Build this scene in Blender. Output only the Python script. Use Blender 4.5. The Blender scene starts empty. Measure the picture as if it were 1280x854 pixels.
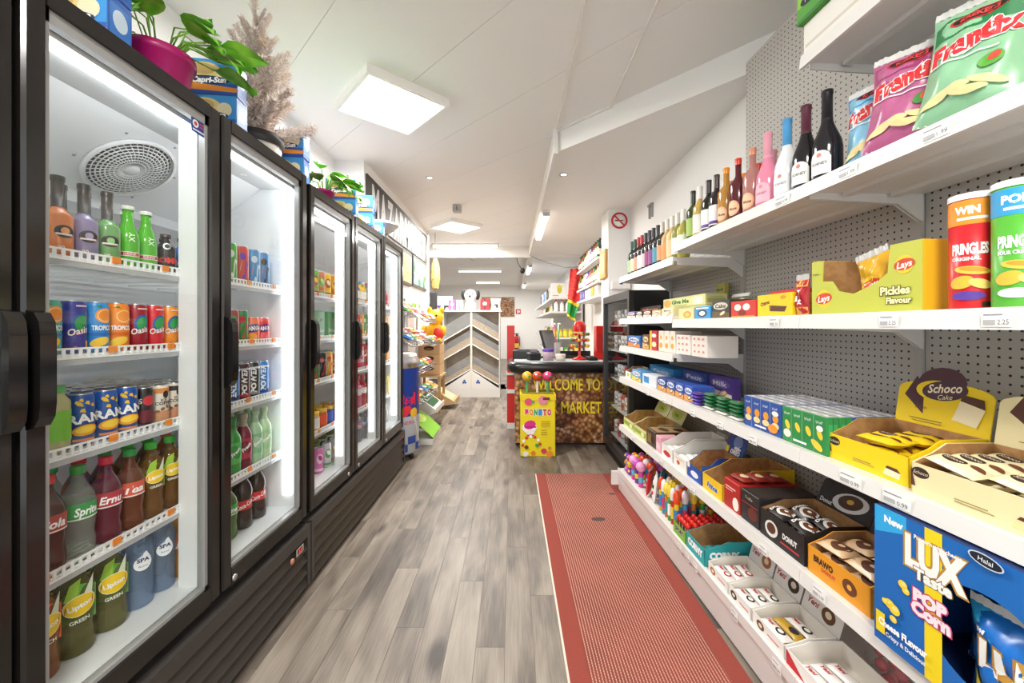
import bpy, math, random
from math import sin, cos, pi, radians, atan2, sqrt
from mathutils import Vector, Matrix, Euler
SC = bpy.context.scene
COL = SC.collection
RND = random.Random(7)

# ------------------------------------------------------------------ camera, world, exposure
F, CX, CY, EYE = 500.0, 640.0, 408.0, 1.35      # focal length and principal point in pixels of a 1280 x 854 frame
cd = bpy.data.cameras.new('camera'); cam = bpy.data.objects.new('camera', cd); COL.objects.link(cam)
cd.sensor_width = 36.0; cd.lens = 36.0 * F / 1280.0
cd.shift_y = -(427.0 - CY) / 1280.0; cd.clip_start = 0.02
cam.location = (0, 0, EYE); cam.rotation_euler = (pi/2, 0, 0)
SC.camera = cam
w = bpy.data.worlds.new('daylight'); SC.world = w; w.use_nodes = True
w.node_tree.nodes['Background'].inputs[0].default_value = (0.93, 0.97, 1.0, 1)
w.node_tree.nodes['Background'].inputs[1].default_value = 1.9
SC.view_settings.view_transform = 'Standard'; SC.view_settings.look = 'None'
SC.view_settings.gamma = 1.0; SC.view_settings.use_curve_mapping = False
SC.view_settings.exposure = 0.1
SC.cycles.max_bounces = 8; SC.cycles.diffuse_bounces = 5; SC.cycles.glossy_bounces = 3
SC.cycles.transmission_bounces = 4; SC.cycles.transparent_max_bounces = 24
SC.cycles.caustics_reflective = False; SC.cycles.caustics_refractive = False
SC.cycles.sample_clamp_indirect = 6.0
PANEL_W, TUBE_W = 80.0, 34.0                     # watts of the ceiling panels and tubes
LED_E = 5.0                                     # emission of the cooler LED strips

# ------------------------------------------------------------------ materials
def lin(h):
    h = h.lstrip('#'); o = []
    for i in (0, 2, 4):
        c = int(h[i:i+2], 16)/255.0
        o.append(c/12.92 if c <= 0.04045 else ((c+0.055)/1.055)**2.4)
    return (*o, 1.0)
MATS = {}
def new_mat(key):
    m = bpy.data.materials.new(key); m.use_nodes = True
    return m, m.node_tree.nodes, m.node_tree.links, m.node_tree.nodes['Principled BSDF']
def M(key):
    """'rrggbb[/opts]': g glossy, s satin, m metal, e<k> emitter, t<a> see-through plastic of opacity a, x<r> roughness."""
    if key in MATS: return MATS[key]
    if key in SPECIAL: m = SPECIAL[key](key); MATS[key] = m; return m
    p = key.split('/'); m, N, L, b = new_mat(key); c = lin(p[0])
    b.inputs['Base Color'].default_value = c; b.inputs['Roughness'].default_value = 0.55
    for o in p[1:]:
        if o == 'g': b.inputs['Roughness'].default_value = 0.12
        elif o == 's': b.inputs['Roughness'].default_value = 0.3
        elif o == 'm': b.inputs['Metallic'].default_value = 1.0; b.inputs['Roughness'].default_value = 0.28
        elif o[0] == 'x': b.inputs['Roughness'].default_value = float(o[1:])
        elif o[0] == 'e':
            b.inputs['Emission Color'].default_value = c; b.inputs['Emission Strength'].default_value = float(o[1:])
        elif o[0] == 't':
            tr = N.new('ShaderNodeBsdfTransparent'); mx = N.new('ShaderNodeMixShader'); out = N['Material Output']
            tr.inputs[0].default_value = tuple(0.45 + 0.55*x for x in c[:3]) + (1,)
            b.inputs['Roughness'].default_value = 0.08
            mx.inputs[0].default_value = float(o[1:]); L.new(tr.outputs[0], mx.inputs[1]); L.new(b.outputs[0], mx.inputs[2])
            L.new(mx.outputs[0], out.inputs[0])
    if len(p) == 1 or p[1][0] in 'xs':                      # a trace of uneven gloss on plain surfaces
        nz = N.new('ShaderNodeTexNoise'); nz.inputs['Scale'].default_value = 60
        mr = N.new('ShaderNodeMapRange'); r = b.inputs['Roughness'].default_value
        mr.inputs[3].default_value = r*0.85; mr.inputs[4].default_value = min(1, r*1.15)
        tc = N.new('ShaderNodeTexCoord'); L.new(tc.outputs['Object'], nz.inputs['Vector'])
        L.new(nz.outputs[0], mr.inputs[0]); L.new(mr.outputs[0], b.inputs['Roughness'])
    MATS[key] = m; return m
def node(N, t, **kw):
    n = N.new(t)
    for k, v in kw.items(): setattr(n, k, v)
    return n
def ramp(N, stops):
    r = N.new('ShaderNodeValToRGB'); e = r.color_ramp.elements
    while len(e) < len(stops): e.new(0.5)
    for el, (p, c) in zip(e, stops): el.position = p; el.color = lin(c)
    return r
def mathn(N, L, op, a, b=None, c=None):
    n = N.new('ShaderNodeMath'); n.operation = op
    for i, x in enumerate((a, b, c)):
        if x is None: continue
        if isinstance(x, (int, float)): n.inputs[i].default_value = x
        else: L.new(x, n.inputs[i])
    return n.outputs[0]
def m_glass(key):
    m, N, L, b = new_mat(key)
    tr = N.new('ShaderNodeBsdfTransparent'); gl = N.new('ShaderNodeBsdfGlossy'); mx = N.new('ShaderNodeMixShader')
    tr.inputs[0].default_value = (0.975, 0.985, 0.98, 1); gl.inputs['Roughness'].default_value = 0.01
    lw = N.new('ShaderNodeLayerWeight'); lw.inputs[0].default_value = 0.5
    fr = mathn(N, L, 'MULTIPLY_ADD', mathn(N, L, 'POWER', lw.outputs['Facing'], 5.0), 0.5, 0.022)
    L.new(fr, mx.inputs[0]); L.new(tr.outputs[0], mx.inputs[1]); L.new(gl.outputs[0], mx.inputs[2])
    L.new(mx.outputs[0], N['Material Output'].inputs[0]); return m
def m_wood(key):
    m, N, L, b = new_mat(key)
    oi = N.new('ShaderNodeObjectInfo'); tc = N.new('ShaderNodeTexCoord')
    ad = node(N, 'ShaderNodeVectorMath', operation='ADD'); sc = node(N, 'ShaderNodeVectorMath', operation='SCALE')
    cmb = N.new('ShaderNodeCombineXYZ')
    for i in range(3): L.new(oi.outputs['Random'], cmb.inputs[i])
    L.new(cmb.outputs[0], sc.inputs[0]); sc.inputs['Scale'].default_value = 37.0
    L.new(tc.outputs['Object'], ad.inputs[0]); L.new(sc.outputs[0], ad.inputs[1])
    def mapped(s):
        mp = N.new('ShaderNodeMapping'); mp.inputs['Scale'].default_value = s; L.new(ad.outputs[0], mp.inputs[0]); return mp.outputs[0]
    def noise(v, scale, det=4, dist=0.0):
        n = N.new('ShaderNodeTexNoise'); n.inputs['Scale'].default_value = scale; n.inputs['Detail'].default_value = det; n.inputs['Distortion'].default_value = dist; L.new(v, n.inputs['Vector']); return n.outputs[0]
    broad = noise(mapped((1, 0.28, 1)), 7, 3, 0.8)
    fine = noise(mapped((1, 0.03, 1)), 210, 3)
    ring = N.new('ShaderNodeTexWave'); ring.wave_type = 'RINGS'; ring.inputs['Scale'].default_value = 13; ring.inputs['Distortion'].default_value = 5; ring.inputs['Detail'].default_value = 2; ring.inputs['Detail Scale'].default_value = 1.0
    L.new(mapped((1, 0.13, 1)), ring.inputs['Vector'])
    vo = N.new('ShaderNodeTexVoronoi'); vo.inputs['Scale'].default_value = 3.4; L.new(mapped((1, 0.42, 1)), vo.inputs['Vector'])
    knot = node(N, 'ShaderNodeMapRange'); knot.inputs[1].default_value = 0.03; knot.inputs[2].default_value = 0.17; knot.inputs[3].default_value = -0.26; knot.inputs[4].default_value = 0.0; L.new(vo.outputs['Distance'], knot.inputs[0])
    s = mathn(N, L, 'MULTIPLY', broad, 0.42)
    s = mathn(N, L, 'MULTIPLY_ADD', fine, 0.24, s)
    s = mathn(N, L, 'MULTIPLY_ADD', ring.outputs[0], 0.10, s)
    s = mathn(N, L, 'MULTIPLY_ADD', oi.outputs['Random'], 0.17, s)
    s = mathn(N, L, 'ADD', knot.outputs[0], s)
    r = ramp(N, [(0.22, '332b25'), (0.37, '62584f'), (0.5, '82776b'), (0.68, '9f9487')]); L.new(s, r.inputs[0])
    L.new(r.outputs[0], b.inputs['Base Color']); b.inputs['Roughness'].default_value = 0.42
    bp = N.new('ShaderNodeBump'); bp.inputs['Strength'].default_value = 0.06; L.new(fine, bp.inputs['Height']); L.new(bp.outputs[0], b.inputs['Normal'])
    return m
def m_rug(key):
    m, N, L, b = new_mat(key)
    tc = N.new('ShaderNodeTexCoord'); sp = N.new('ShaderNodeSeparateXYZ'); L.new(tc.outputs['Object'], sp.inputs[0])
    sx = mathn(N, L, 'MULTIPLY', sp.outputs[0], 78.0); fx = mathn(N, L, 'FRACT', sx)
    fy = mathn(N, L, 'FRACT', mathn(N, L, 'MULTIPLY_ADD', mathn(N, L, 'FLOOR', sx), 0.31, mathn(N, L, 'MULTIPLY', sp.outputs[1], 78.0)))
    spot = mathn(N, L, 'MULTIPLY', mathn(N, L, 'GREATER_THAN', fx, 0.70), mathn(N, L, 'MULTIPLY_ADD', mathn(N, L, 'GREATER_THAN', fy, 0.35), 0.55, 0.3))
    nz = N.new('ShaderNodeTexNoise'); nz.inputs['Scale'].default_value = 4; nz.inputs['Detail'].default_value = 6; L.new(tc.outputs['Object'], nz.inputs['Vector'])
    base = ramp(N, [(0.3, '7d362c'), (0.7, '924337')]); L.new(nz.outputs[0], base.inputs[0])
    mx = node(N, 'ShaderNodeMix', data_type='RGBA'); L.new(spot, mx.inputs[0]); L.new(base.outputs[0], mx.inputs[6]); mx.inputs[7].default_value = lin('cda893')
    L.new(mx.outputs[2], b.inputs['Base Color']); b.inputs['Roughness'].default_value = 0.95
    bp = N.new('ShaderNodeBump'); bp.inputs['Strength'].default_value = 0.4; bp.inputs['Distance'].default_value = 0.004; L.new(spot, bp.inputs['Height']); L.new(bp.outputs[0], b.inputs['Normal'])
    return m
def m_fibre(key):
    m, N, L, b = new_mat(key)
    nz = N.new('ShaderNodeTexNoise'); nz.inputs['Scale'].default_value = 260; nz.inputs['Detail'].default_value = 3
    r = ramp(N, [(0.3, '7d342b'), (0.7, '9a4638')]); L.new(nz.outputs[0], r.inputs[0]); L.new(r.outputs[0], b.inputs['Base Color']); b.inputs['Roughness'].default_value = 0.95
    return m
def m_peg(key):
    m, N, L, b = new_mat(key)
    tc = N.new('ShaderNodeTexCoord'); sp = N.new('ShaderNodeSeparateXYZ'); L.new(tc.outputs['Object'], sp.inputs[0])
    def cell(o): return mathn(N, L, 'SUBTRACT', mathn(N, L, 'FRACT', mathn(N, L, 'MULTIPLY', o, 1/0.025)), 0.5)
    a, c = cell(sp.outputs[1]), cell(sp.outputs[2])
    d = mathn(N, L, 'SQRT', mathn(N, L, 'ADD', mathn(N, L, 'MULTIPLY', a, a), mathn(N, L, 'MULTIPLY', c, c)))
    hole = mathn(N, L, 'LESS_THAN', d, 0.15)
    mx = node(N, 'ShaderNodeMix', data_type='RGBA'); L.new(hole, mx.inputs[0]); mx.inputs[6].default_value = lin('bdb9b4'); mx.inputs[7].default_value = lin('2c2a28')
    L.new(mx.outputs[2], b.inputs['Base Color']); b.inputs['Roughness'].default_value = 0.5; return m
def m_plaster(c, sc=9, st=0.05, ro=0.75):
    def f(key):
        m, N, L, b = new_mat(key); b.inputs['Base Color'].default_value = lin(c); b.inputs['Roughness'].default_value = ro
        nz = N.new('ShaderNodeTexNoise'); nz.inputs['Scale'].default_value = sc; nz.inputs['Detail'].default_value = 6
        bp = N.new('ShaderNodeBump'); bp.inputs['Strength'].default_value = st; L.new(nz.outputs[0], bp.inputs['Height']); L.new(bp.outputs[0], b.inputs['Normal'])
        return m
    return f
def m_nuts(key):
    m, N, L, b = new_mat(key)
    tc = N.new('ShaderNodeTexCoord')
    vo = N.new('ShaderNodeTexVoronoi'); vo.inputs['Scale'].default_value = 24; L.new(tc.outputs['Object'], vo.inputs['Vector'])
    big = N.new('ShaderNodeTexVoronoi'); big.inputs['Scale'].default_value = 5.5; L.new(tc.outputs['Object'], big.inputs['Vector'])
    sp = N.new('ShaderNodeSeparateColor'); L.new(big.outputs['Color'], sp.inputs[0])
    hue = ramp(N, [(0.0, 'b07850'), (0.22, 'f0c488'), (0.42, 'c88a5c'), (0.6, 'f4e6c8'), (0.78, 'd68e4c'), (1.0, 'fff8ec')]); L.new(sp.outputs[0], hue.inputs[0])
    sh = ramp(N, [(0.0, 'ffffff'), (0.4, 'd8c8b8'), (0.72, '8a6444')]); L.new(vo.outputs['Distance'], sh.inputs[0])
    mx = node(N, 'ShaderNodeMix', data_type='RGBA', blend_type='MULTIPLY'); mx.inputs[0].default_value = 1
    L.new(hue.outputs[0], mx.inputs[6]); L.new(sh.outputs[0], mx.inputs[7])
    s2 = N.new('ShaderNodeSeparateColor'); L.new(vo.outputs['Color'], s2.inputs[0])
    v2 = ramp(N, [(0, 'b8a898'), (1, 'ffffff')]); L.new(s2.outputs[1], v2.inputs[0])
    m2 = node(N, 'ShaderNodeMix', data_type='RGBA', blend_type='MULTIPLY'); m2.inputs[0].default_value = 1
    L.new(mx.outputs[2], m2.inputs[6]); L.new(v2.outputs[0], m2.inputs[7])
    L.new(m2.outputs[2], b.inputs['Base Color']); b.inputs['Roughness'].default_value = 0.3; return m
def m_two(c1, c2, scale, rough=0.6, lo=0.4, hi=0.6, kind='ShaderNodeTexNoise'):
    def f(key):
        m, N, L, b = new_mat(key); tc = N.new('ShaderNodeTexCoord')
        nz = N.new(kind); nz.inputs['Scale'].default_value = scale; L.new(tc.outputs['Object'], nz.inputs['Vector'])
        r = ramp(N, [(lo, c1), (hi, c2)]); L.new(nz.outputs[0], r.inputs[0]); L.new(r.outputs[0], b.inputs['Base Color'])
        b.inputs['Roughness'].default_value = rough; return m
    return f
SPECIAL = {'glass': m_glass, 'wood': m_wood, 'rug': m_rug, 'fibre': m_fibre, 'peg': m_peg, 'nuts': m_nuts,
    'wall': m_plaster('f4f3f1'), 'ceil': m_plaster('f3f1ee', 3, 0.03, 0.6), 'liner': m_plaster('eef0f1', 20, 0.02, 0.35),
    'kraft': m_two('a87b4c', 'b98d5c', 40), 'leaf': m_two('62ad28', 'a6de52', 12, 0.4), 'needle': m_two('dbc6b8', 'fffaf4', 30, 0.9),
    'photo': m_two('3f6f3a', '9cc4ec', 5, 0.3), 'gold': m_two('8a6a2c', 'd9bd78', 60, 0.5), 'stonegrey': m_two('b4b3b0', 'c6c5c2', 6, 0.5),
    'nutmix': m_two('b07c48', 'efd2a0', 90, 0.6), 'foil': m_two('c9c9c4', 'f4f4f2', 80, 0.2), 'animals': m_two('e0c48e', '4b9be0', 14, 0.4, 0.42, 0.5),
    'gingham': m_two('d8a95f', 'f2d9a8', 50, 0.6), 'hanky': m_two('c8202c', 'e5483c', 30, 0.8)}

# ------------------------------------------------------------------ geometry helper
class G:
    def __init__(s): s.v, s.f, s.m, s.s = [], [], [], []
    def add(s, vs, fs, m, smooth=False):
        o = len(s.v); s.v += [tuple(v) for v in vs]
        for f in fs: s.f.append(tuple(i+o for i in f)); s.m.append(m); s.s.append(smooth)
        return s
    def box(s, x0, x1, y0, y1, z0, z1, m):
        return s.add([(x0,y0,z0),(x1,y0,z0),(x1,y1,z0),(x0,y1,z0),(x0,y0,z1),(x1,y0,z1),(x1,y1,z1),(x0,y1,z1)],
                     [(3,2,1,0),(4,5,6,7),(0,1,5,4),(1,2,6,5),(2,3,7,6),(3,0,4,7)], m)
    def rbox(s, x0, x1, y0, y1, z0, z1, m, b=0.003):
        b = min(b, (x1-x0)/3, (y1-y0)/3, (z1-z0)/3); vs = []
        for z, i in ((z0, b), (z0+b, 0), (z1-b, 0), (z1, b)):
            for x, y in ((x0+i+b*(i == 0), y0+i), (x1-i-b*(i == 0), y0+i), (x1-i, y0+i+b*(i == 0)), (x1-i, y1-i-b*(i == 0)),
                         (x1-i-b*(i == 0), y1-i), (x0+i+b*(i == 0), y1-i), (x0+i, y1-i-b*(i == 0)), (x0+i, y0+i+b*(i == 0))):
                vs.append((x, y, z))
        fs = [tuple(range(7, -1, -1)), tuple(range(24, 32))]
        for k in range(3):
            for j in range(8): fs.append((k*8+j, k*8+(j+1) % 8, k*8+8+(j+1) % 8, k*8+8+j))
        return s.add(vs, fs, m)
    def lathe(s, prof, m, seg=20, c=(0,0,0), sx=1.0, sy=1.0, smooth=True, axis='z'):
        vs, fs, rings = [], [], []
        for r, z in prof:
            if r <= 1e-6: rings.append([len(vs)]); vs.append((0, 0, z))
            else:
                rings.append(list(range(len(vs), len(vs)+seg)))
                vs += [(r*sin(2*pi*k/seg)*sx, -r*cos(2*pi*k/seg)*sy, z) for k in range(seg)]
        for a, b in zip(rings, rings[1:]):
            for k in range(seg):
                k2 = (k+1) % seg
                if len(a) == 1 and len(b) == 1: continue
                if len(a) == 1: fs.append((a[0], b[k2], b[k]))
                elif len(b) == 1: fs.append((a[k], a[k2], b[0]))
                else: fs.append((a[k], a[k2], b[k2], b[k]))
        if axis == 'x': vs = [(z, x, y) for x, y, z in vs]
        if axis == 'y': vs = [(y, z, x) for x, y, z in vs]
        return s.add([(x+c[0], y+c[1], z+c[2]) for x, y, z in vs], fs, m, smooth)
    def ball(s, c, r, m, seg=12, rings=7, sz=1.0, sx=1.0, sy=1.0):
        return s.lathe([(r*sin(pi*k/rings) if 0 < k < rings else 0, -r*cos(pi*k/rings)*sz) for k in range(rings+1)], m, seg, c, sx, sy)
    def tube(s, pts, r, m, seg=6, closed=False, taper=None):
        P = [Vector(p) for p in pts]; n = len(P); vs, fs = [], []
        for i, p in enumerate(P):
            t = (P[(i+1) % n] - P[i-1]) if closed else (P[min(i+1, n-1)] - P[max(i-1, 0)])
            t.normalize(); u = t.cross(Vector((0, 0, 1)) if abs(t.z) < 0.9 else Vector((1, 0, 0))).normalized(); v = t.cross(u)
            rr = r*(taper[i] if taper else 1)
            vs += [p + (u*cos(2*pi*k/seg) + v*sin(2*pi*k/seg))*rr for k in range(seg)]
        for i in range(n if closed else n-1):
            j = (i+1) % n
            for k in range(seg): fs.append((i*seg+k, i*seg+(k+1) % seg, j*seg+(k+1) % seg, j*seg+k))
        if not closed: fs += [tuple(range(seg-1, -1, -1)), tuple((n-1)*seg+k for k in range(seg))]
        return s.add(vs, fs, m, True)
    def grid(s, fn, nu, nv, m, smooth=True, flip=False):
        vs = [fn(i/nu, j/nv) for j in range(nv+1) for i in range(nu+1)]; W = nu+1
        fs = [(j*W+i, j*W+i+1, (j+1)*W+i+1, (j+1)*W+i) for j in range(nv) for i in range(nu)]
        return s.add(vs, [f[::-1] for f in fs] if flip else fs, m, smooth)
    def prism(s, pts, y0, y1, m):
        """outline in x,z extruded along y"""
        n = len(pts); vs = [(x, y0, z) for x, z in pts] + [(x, y1, z) for x, z in pts]
        return s.add(vs, [tuple(range(n)), tuple(range(2*n-1, n-1, -1))] + [(i, i+n, (i+1) % n+n, (i+1) % n) for i in range(n)], m)
    def slab(s, pts, z0, z1, m):
        """outline in x,y (counter-clockwise) extruded along z"""
        n = len(pts); vs = [(x, y, z0) for x, y in pts] + [(x, y, z1) for x, y in pts]
        return s.add(vs, [tuple(range(n-1, -1, -1)), tuple(range(n, 2*n))] + [(i, (i+1) % n, (i+1) % n+n, i+n) for i in range(n)], m)
    def mesh(s, name):
        me = bpy.data.meshes.new(name); me.from_pydata(s.v, [], s.f)
        ks = list(dict.fromkeys(s.m))
        for k in ks: me.materials.append(M(k))
        me.polygons.foreach_set('material_index', [ks.index(k) for k in s.m])
        me.polygons.foreach_set('use_smooth', s.s); me.update(); return me

TXT = {}
def text2d(t, bold=0.0, shear=0.0):
    """flat outline of a word, cap height 1, centred: (points, faces, width)"""
    k = (t, bold, shear)
    if k in TXT: return TXT[k]
    c = bpy.data.curves.new('t', 'FONT'); c.body = t; c.resolution_u = 2; c.offset = bold; c.shear = shear; c.fill_mode = 'FRONT'
    o = bpy.data.objects.new('t', c); COL.objects.link(o)
    me = o.evaluated_get(bpy.context.evaluated_depsgraph_get()).to_mesh()
    vs = [(v.co.x, v.co.y) for v in me.vertices]; fs = [tuple(p.vertices) for p in me.polygons]
    bpy.data.objects.remove(o); bpy.data.curves.remove(c)
    xs = [v[0] for v in vs]; x0, x1 = min(xs), max(xs); cap = 0.69
    TXT[k] = ([((x-(x0+x1)/2)/cap, (y-cap/2)/cap) for x, y in vs], fs, (x1-x0)/cap)
    return TXT[k]
def art(els, fn, name='print', g=None, dl=0.00025):
    """flat print laid on a surface; fn(u, v, lift) gives the point"""
    g = g or G(); lay = 1
    for e in els:
        t, o = e[0], lay*dl; lay += 1
        if t == 'r':
            _, u0, v0, u1, v1, m = e; n = max(1, min(48, int(abs(u1-u0)/0.006)))
            g.grid(lambda a, b: fn(u0+(u1-u0)*a, v0+(v1-v0)*b, o), n, 1, m)
        elif t == 'e':
            u, v, ru, rv, m = e[1:6]; ro = e[6] if len(e) > 6 else 0; ns = 20
            vs = [fn(u, v, o)]; fs = []
            for q in (1/3, 2/3, 1):
                for k in range(ns):
                    a = 2*pi*k/ns; x, y = ru*q*cos(a), rv*q*sin(a)
                    vs.append(fn(u+x*cos(ro)-y*sin(ro), v+x*sin(ro)+y*cos(ro), o))
            for k in range(ns):
                k2 = (k+1) % ns; fs.append((0, 1+k, 1+k2))
                for q in (0, 1): fs.append((1+q*ns+k, 1+(q+1)*ns+k, 1+(q+1)*ns+k2, 1+q*ns+k2))
            g.add(vs, fs, m, True)
        elif t == 'p':
            _, pts, m = e; n = len(pts); cu = sum(p[0] for p in pts)/n; cv = sum(p[1] for p in pts)/n
            g.add([fn(cu, cv, o)] + [fn(a, b, o) for a, b in pts], [(0, 1+i, 1+(i+1) % n) for i in range(n)], m, True)
        elif t == 't':
            _, s, u, v, h, m = e[:6]; k = e[6] if len(e) > 6 else {}
            P, fs, wd = text2d(s, k.get('b', 0.0), k.get('sh', 0.0)); sx = k.get('sx', 1.0); ro = k.get('ro', 0)
            if 'w' in k: sx = k['w']/(wd*h)
            def lay_out(P, fs, m, o):
                vs = []
                for x, y in P:
                    x, y = x*h*sx, y*h; vs.append(fn(u+x*cos(ro)-y*sin(ro), v+x*sin(ro)+y*cos(ro), o))
                g.add(vs, fs, m)
            if 'ol' in k:
                P2, f2, w2 = text2d(s, k.get('b', 0.0)+k.get('ow', 0.045), k.get('sh', 0.0)); lay_out(P2, f2, k['ol'], o); o += dl; lay += 1
            lay_out(P, fs, m, o)
    return g.mesh(name)
def on_front(y=0.0): return lambda u, v, o: (u, y-o, v)
def on_end(x): return lambda u, v, o: (x+o, u, v)
def on_top(z): return lambda u, v, o: (u, v, z+o)
def on_cyl(R, tw=0.0): return lambda u, v, o: ((R+o)*sin(u/R+tw), -(R+o)*cos(u/R+tw), v)

# ------------------------------------------------------------------ objects
def link(name, data, parent=None, loc=None, rot=None, scale=None):
    o = bpy.data.objects.new(name, data); COL.objects.link(o)
    if parent: o.parent = parent
    if loc: o.location = loc
    if rot: o.rotation_euler = rot
    if scale: o.scale = (scale,)*3 if isinstance(scale, (int, float)) else scale
    return o
def tag(o, label, cat, group=None, kind=None):
    o['label'] = label; o['category'] = cat
    if group: o['group'] = group
    if kind: o['kind'] = kind
    return o
def struct(name, g, parent=None):
    o = link(name, g.mesh(name) if isinstance(g, G) else g, parent)
    if not parent: o['kind'] = 'structure'
    return o
class K:
    """a kind of thing: its own mesh (or None) and parts (name, mesh[, subparts])"""
    def __init__(s, name, root, *parts): s.name, s.root, s.parts = name, root, [p for p in parts if p and p[1]]
def put(k, label, cat, loc, rz=0.0, group=None, rot=None, scale=None):
    r = link(k.name, k.root, None, loc, rot or (0, 0, rz), scale); tag(r, label, cat, group)
    for p in k.parts:
        c = link(p[0], p[1], r)
        for sp in (p[2] if len(p) > 2 else ()): link(sp[0], sp[1], c)
    return r
ORD = 'first second third fourth fifth sixth seventh eighth ninth tenth eleventh twelfth thirteenth fourteenth fifteenth sixteenth'.split() + ['seventeenth', 'eighteenth', 'nineteenth', 'twentieth'] + ['twenty-'+x for x in 'first second third fourth fifth sixth seventh eighth ninth'.split()] + ['thirtieth']
# the shelving on the right stands turned by GA against the camera axis; gx(px) turns a pixel column on a plane x' into y'
GA = 0.034
def gw(x, y, z=0.0): return (x*cos(GA)-y*sin(GA), x*sin(GA)+y*cos(GA), z)
def gy(px, x):
    d = (px-CX)/F; return x*(cos(GA)-d*sin(GA))/(d*cos(GA)+sin(GA))
def gput(k, label, cat, x, y, z, turn=0.0, group=None, scale=None, tilt=None):
    rot = None
    if tilt: rot = (Matrix.Rotation(GA-pi/2+turn, 3, 'Z') @ Euler(tilt).to_matrix()).to_euler()
    return put(k, label, cat, gw(x, y, z), GA-pi/2+turn, group, rot, scale)
# ------------------------------------------------------------------ the room
XL, XR, XJ, YJ0, YJ1, YB, ZC, ZL = -1.80, 1.52, -1.50, 4.05, 7.05, 16.6, 3.03, 2.85
fl = struct('floor', G().box(-3.3, XR+0.1, -1.7, YB, -0.12, -0.004, '6d655c'))
plank_len, plank_w = 1.2, 0.122
pk = G().box(0.0006, plank_w-0.0006, 0.0006, plank_len-0.0006, -0.006, 0.0, 'wood').mesh('plank')
for c in range(28):
    off = (c*0.437) % plank_len
    for r in range(-1, 9):
        y = r*plank_len - off + 0.6
        if y > 8.8: continue
        link('plank', pk, fl, (-1.86+c*plank_w, y, 0.0))
far_f = struct('far_flooring', G().box(-3.2, XR, 8.6, YB, -0.003, 0.0, 'wood'), fl)
struct('wall_left', G().box(XL-0.1, XL, -1.7, YJ0, 0, ZC+0.1, 'wall').box(XL-0.1, XJ, YJ0, YJ1, 0, ZC+0.1, 'wall').box(-3.3, -3.2, YJ1, YB, 0, ZC+0.1, 'wall').box(-3.2, XL-0.1, YJ1-0.1, YJ1, 0, ZC+0.1, 'wall'))
struct('wall_right', G().box(XR, XR+0.1, -1.7, YB, 0, ZC+0.1, 'wall'))
struct('wall_back', G().box(-3.3, XR+0.1, YB, YB+0.1, 0, ZC+0.1, 'wall'))
struct('wall_front', G().box(XL, XR, -1.7, -1.6, 2.75, ZC+0.1, 'wall').box(XL, XL+0.12, -1.7, -1.6, 0, 2.75, 'wall').box(XR-0.12, XR, -1.7, -1.6, 0, 2.75, 'wall'))
struct('pillar', G().box(1.235, XR, 5.13, 5.52, 0, ZL, 'wall'))
ce = struct('ceiling', G().box(-3.3, XR+0.1, -1.7, YB+0.1, ZC+0.005, ZC+0.12, 'e4e0da'))
def clip(poly, a, b, c):                       # keep a*x + b*y <= c
    out = []
    for p, q in zip(poly, poly[1:]+poly[:1]):
        dp, dq = a*p[0]+b*p[1]-c, a*q[0]+b*q[1]-c
        if dp <= 0: out.append(p)
        if dp*dq < 0: t = dp/(dp-dq); out.append((p[0]+(q[0]-p[0])*t, p[1]+(q[1]-p[1])*t))
    return out
s0 = 1.15-0.915*4
for i in range(26):                             # ceiling boards laid at 45 degrees, joints left open
    a, b = s0+0.915*i+0.003, s0+0.915*(i+1)-0.003
    po = clip(clip([(XL, -1.7), (XR, -1.7), (XR, YB), (XL, YB)], 1, 1, b), -1, -1, -a)
    if len(po) > 2: struct('ceiling_panel', G().slab(po, ZC, ZC+0.0045, 'ceil'), ce)
struct('ceiling_panel', G().box(-3.2, XL, YJ1, YB, ZC, ZC+0.0045, 'ceil'), ce)
struct('beam', G().slab([(0.39, 3.44), (XR, 2.25), (XR, YB), (0.39, YB)], ZL, ZC+0.01, 'ceil'))
struct('trim_1', G().box(0.355, 0.392, 3.40, YB, ZL-0.03, ZC, 'ece9e4'))              # cable trunking along the drop
struct('trim_2', G().box(0.372, 0.388, -1.6, 3.40, ZC-0.014, ZC, 'ece9e4'))
struct('trim_3', G().box(0.745, 0.760, -1.6, 3.06, ZC-0.014, ZC, 'ece9e4').slab([(0.39, 3.40), (0.74, 3.04), (0.757, 3.056), (0.40, 3.425)], ZC-0.014, ZC, 'ece9e4'))
struct('trim_4', G().box(-3.2, XR, 8.35, 8.47, ZL-0.06, ZC, 'ece9e4'))
struct('wall_sign_end', G().box(XJ-0.02, XJ+0.035, YJ1, YJ1+0.03, 0, ZC, 'f2f0ed'))

# ------------------------------------------------------------------ ceiling lights
def area(name, parent, loc, sx, sy, wt, rz=0.0, col=(1.0, 0.97, 0.92)):
    l = bpy.data.lights.new(name, 'AREA'); l.shape = 'RECTANGLE'; l.size, l.size_y, l.energy, l.color = sx, sy, wt, col
    o = bpy.data.objects.new(name, l); COL.objects.link(o); o.parent = parent; o.location = loc; o.rotation_euler = (0, 0, rz); return o
pn = G().box(-0.31, 0.31, -0.31, -0.285, -0.06, 0, 'f4f2ee').box(-0.31, 0.31, 0.285, 0.31, -0.06, 0, 'f4f2ee').box(-0.31, -0.285, -0.285, 0.285, -0.06, 0, 'f4f2ee').box(0.285, 0.31, -0.285, 0.285, -0.06, 0, 'f4f2ee').mesh('light_panel')
pd = G().box(-0.285, 0.285, -0.285, 0.285, -0.052, -0.03, 'fff9ee/e2.2').mesh('diffuser')
KP = K('ceiling_light', pn, ('diffuser', pd))
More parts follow.
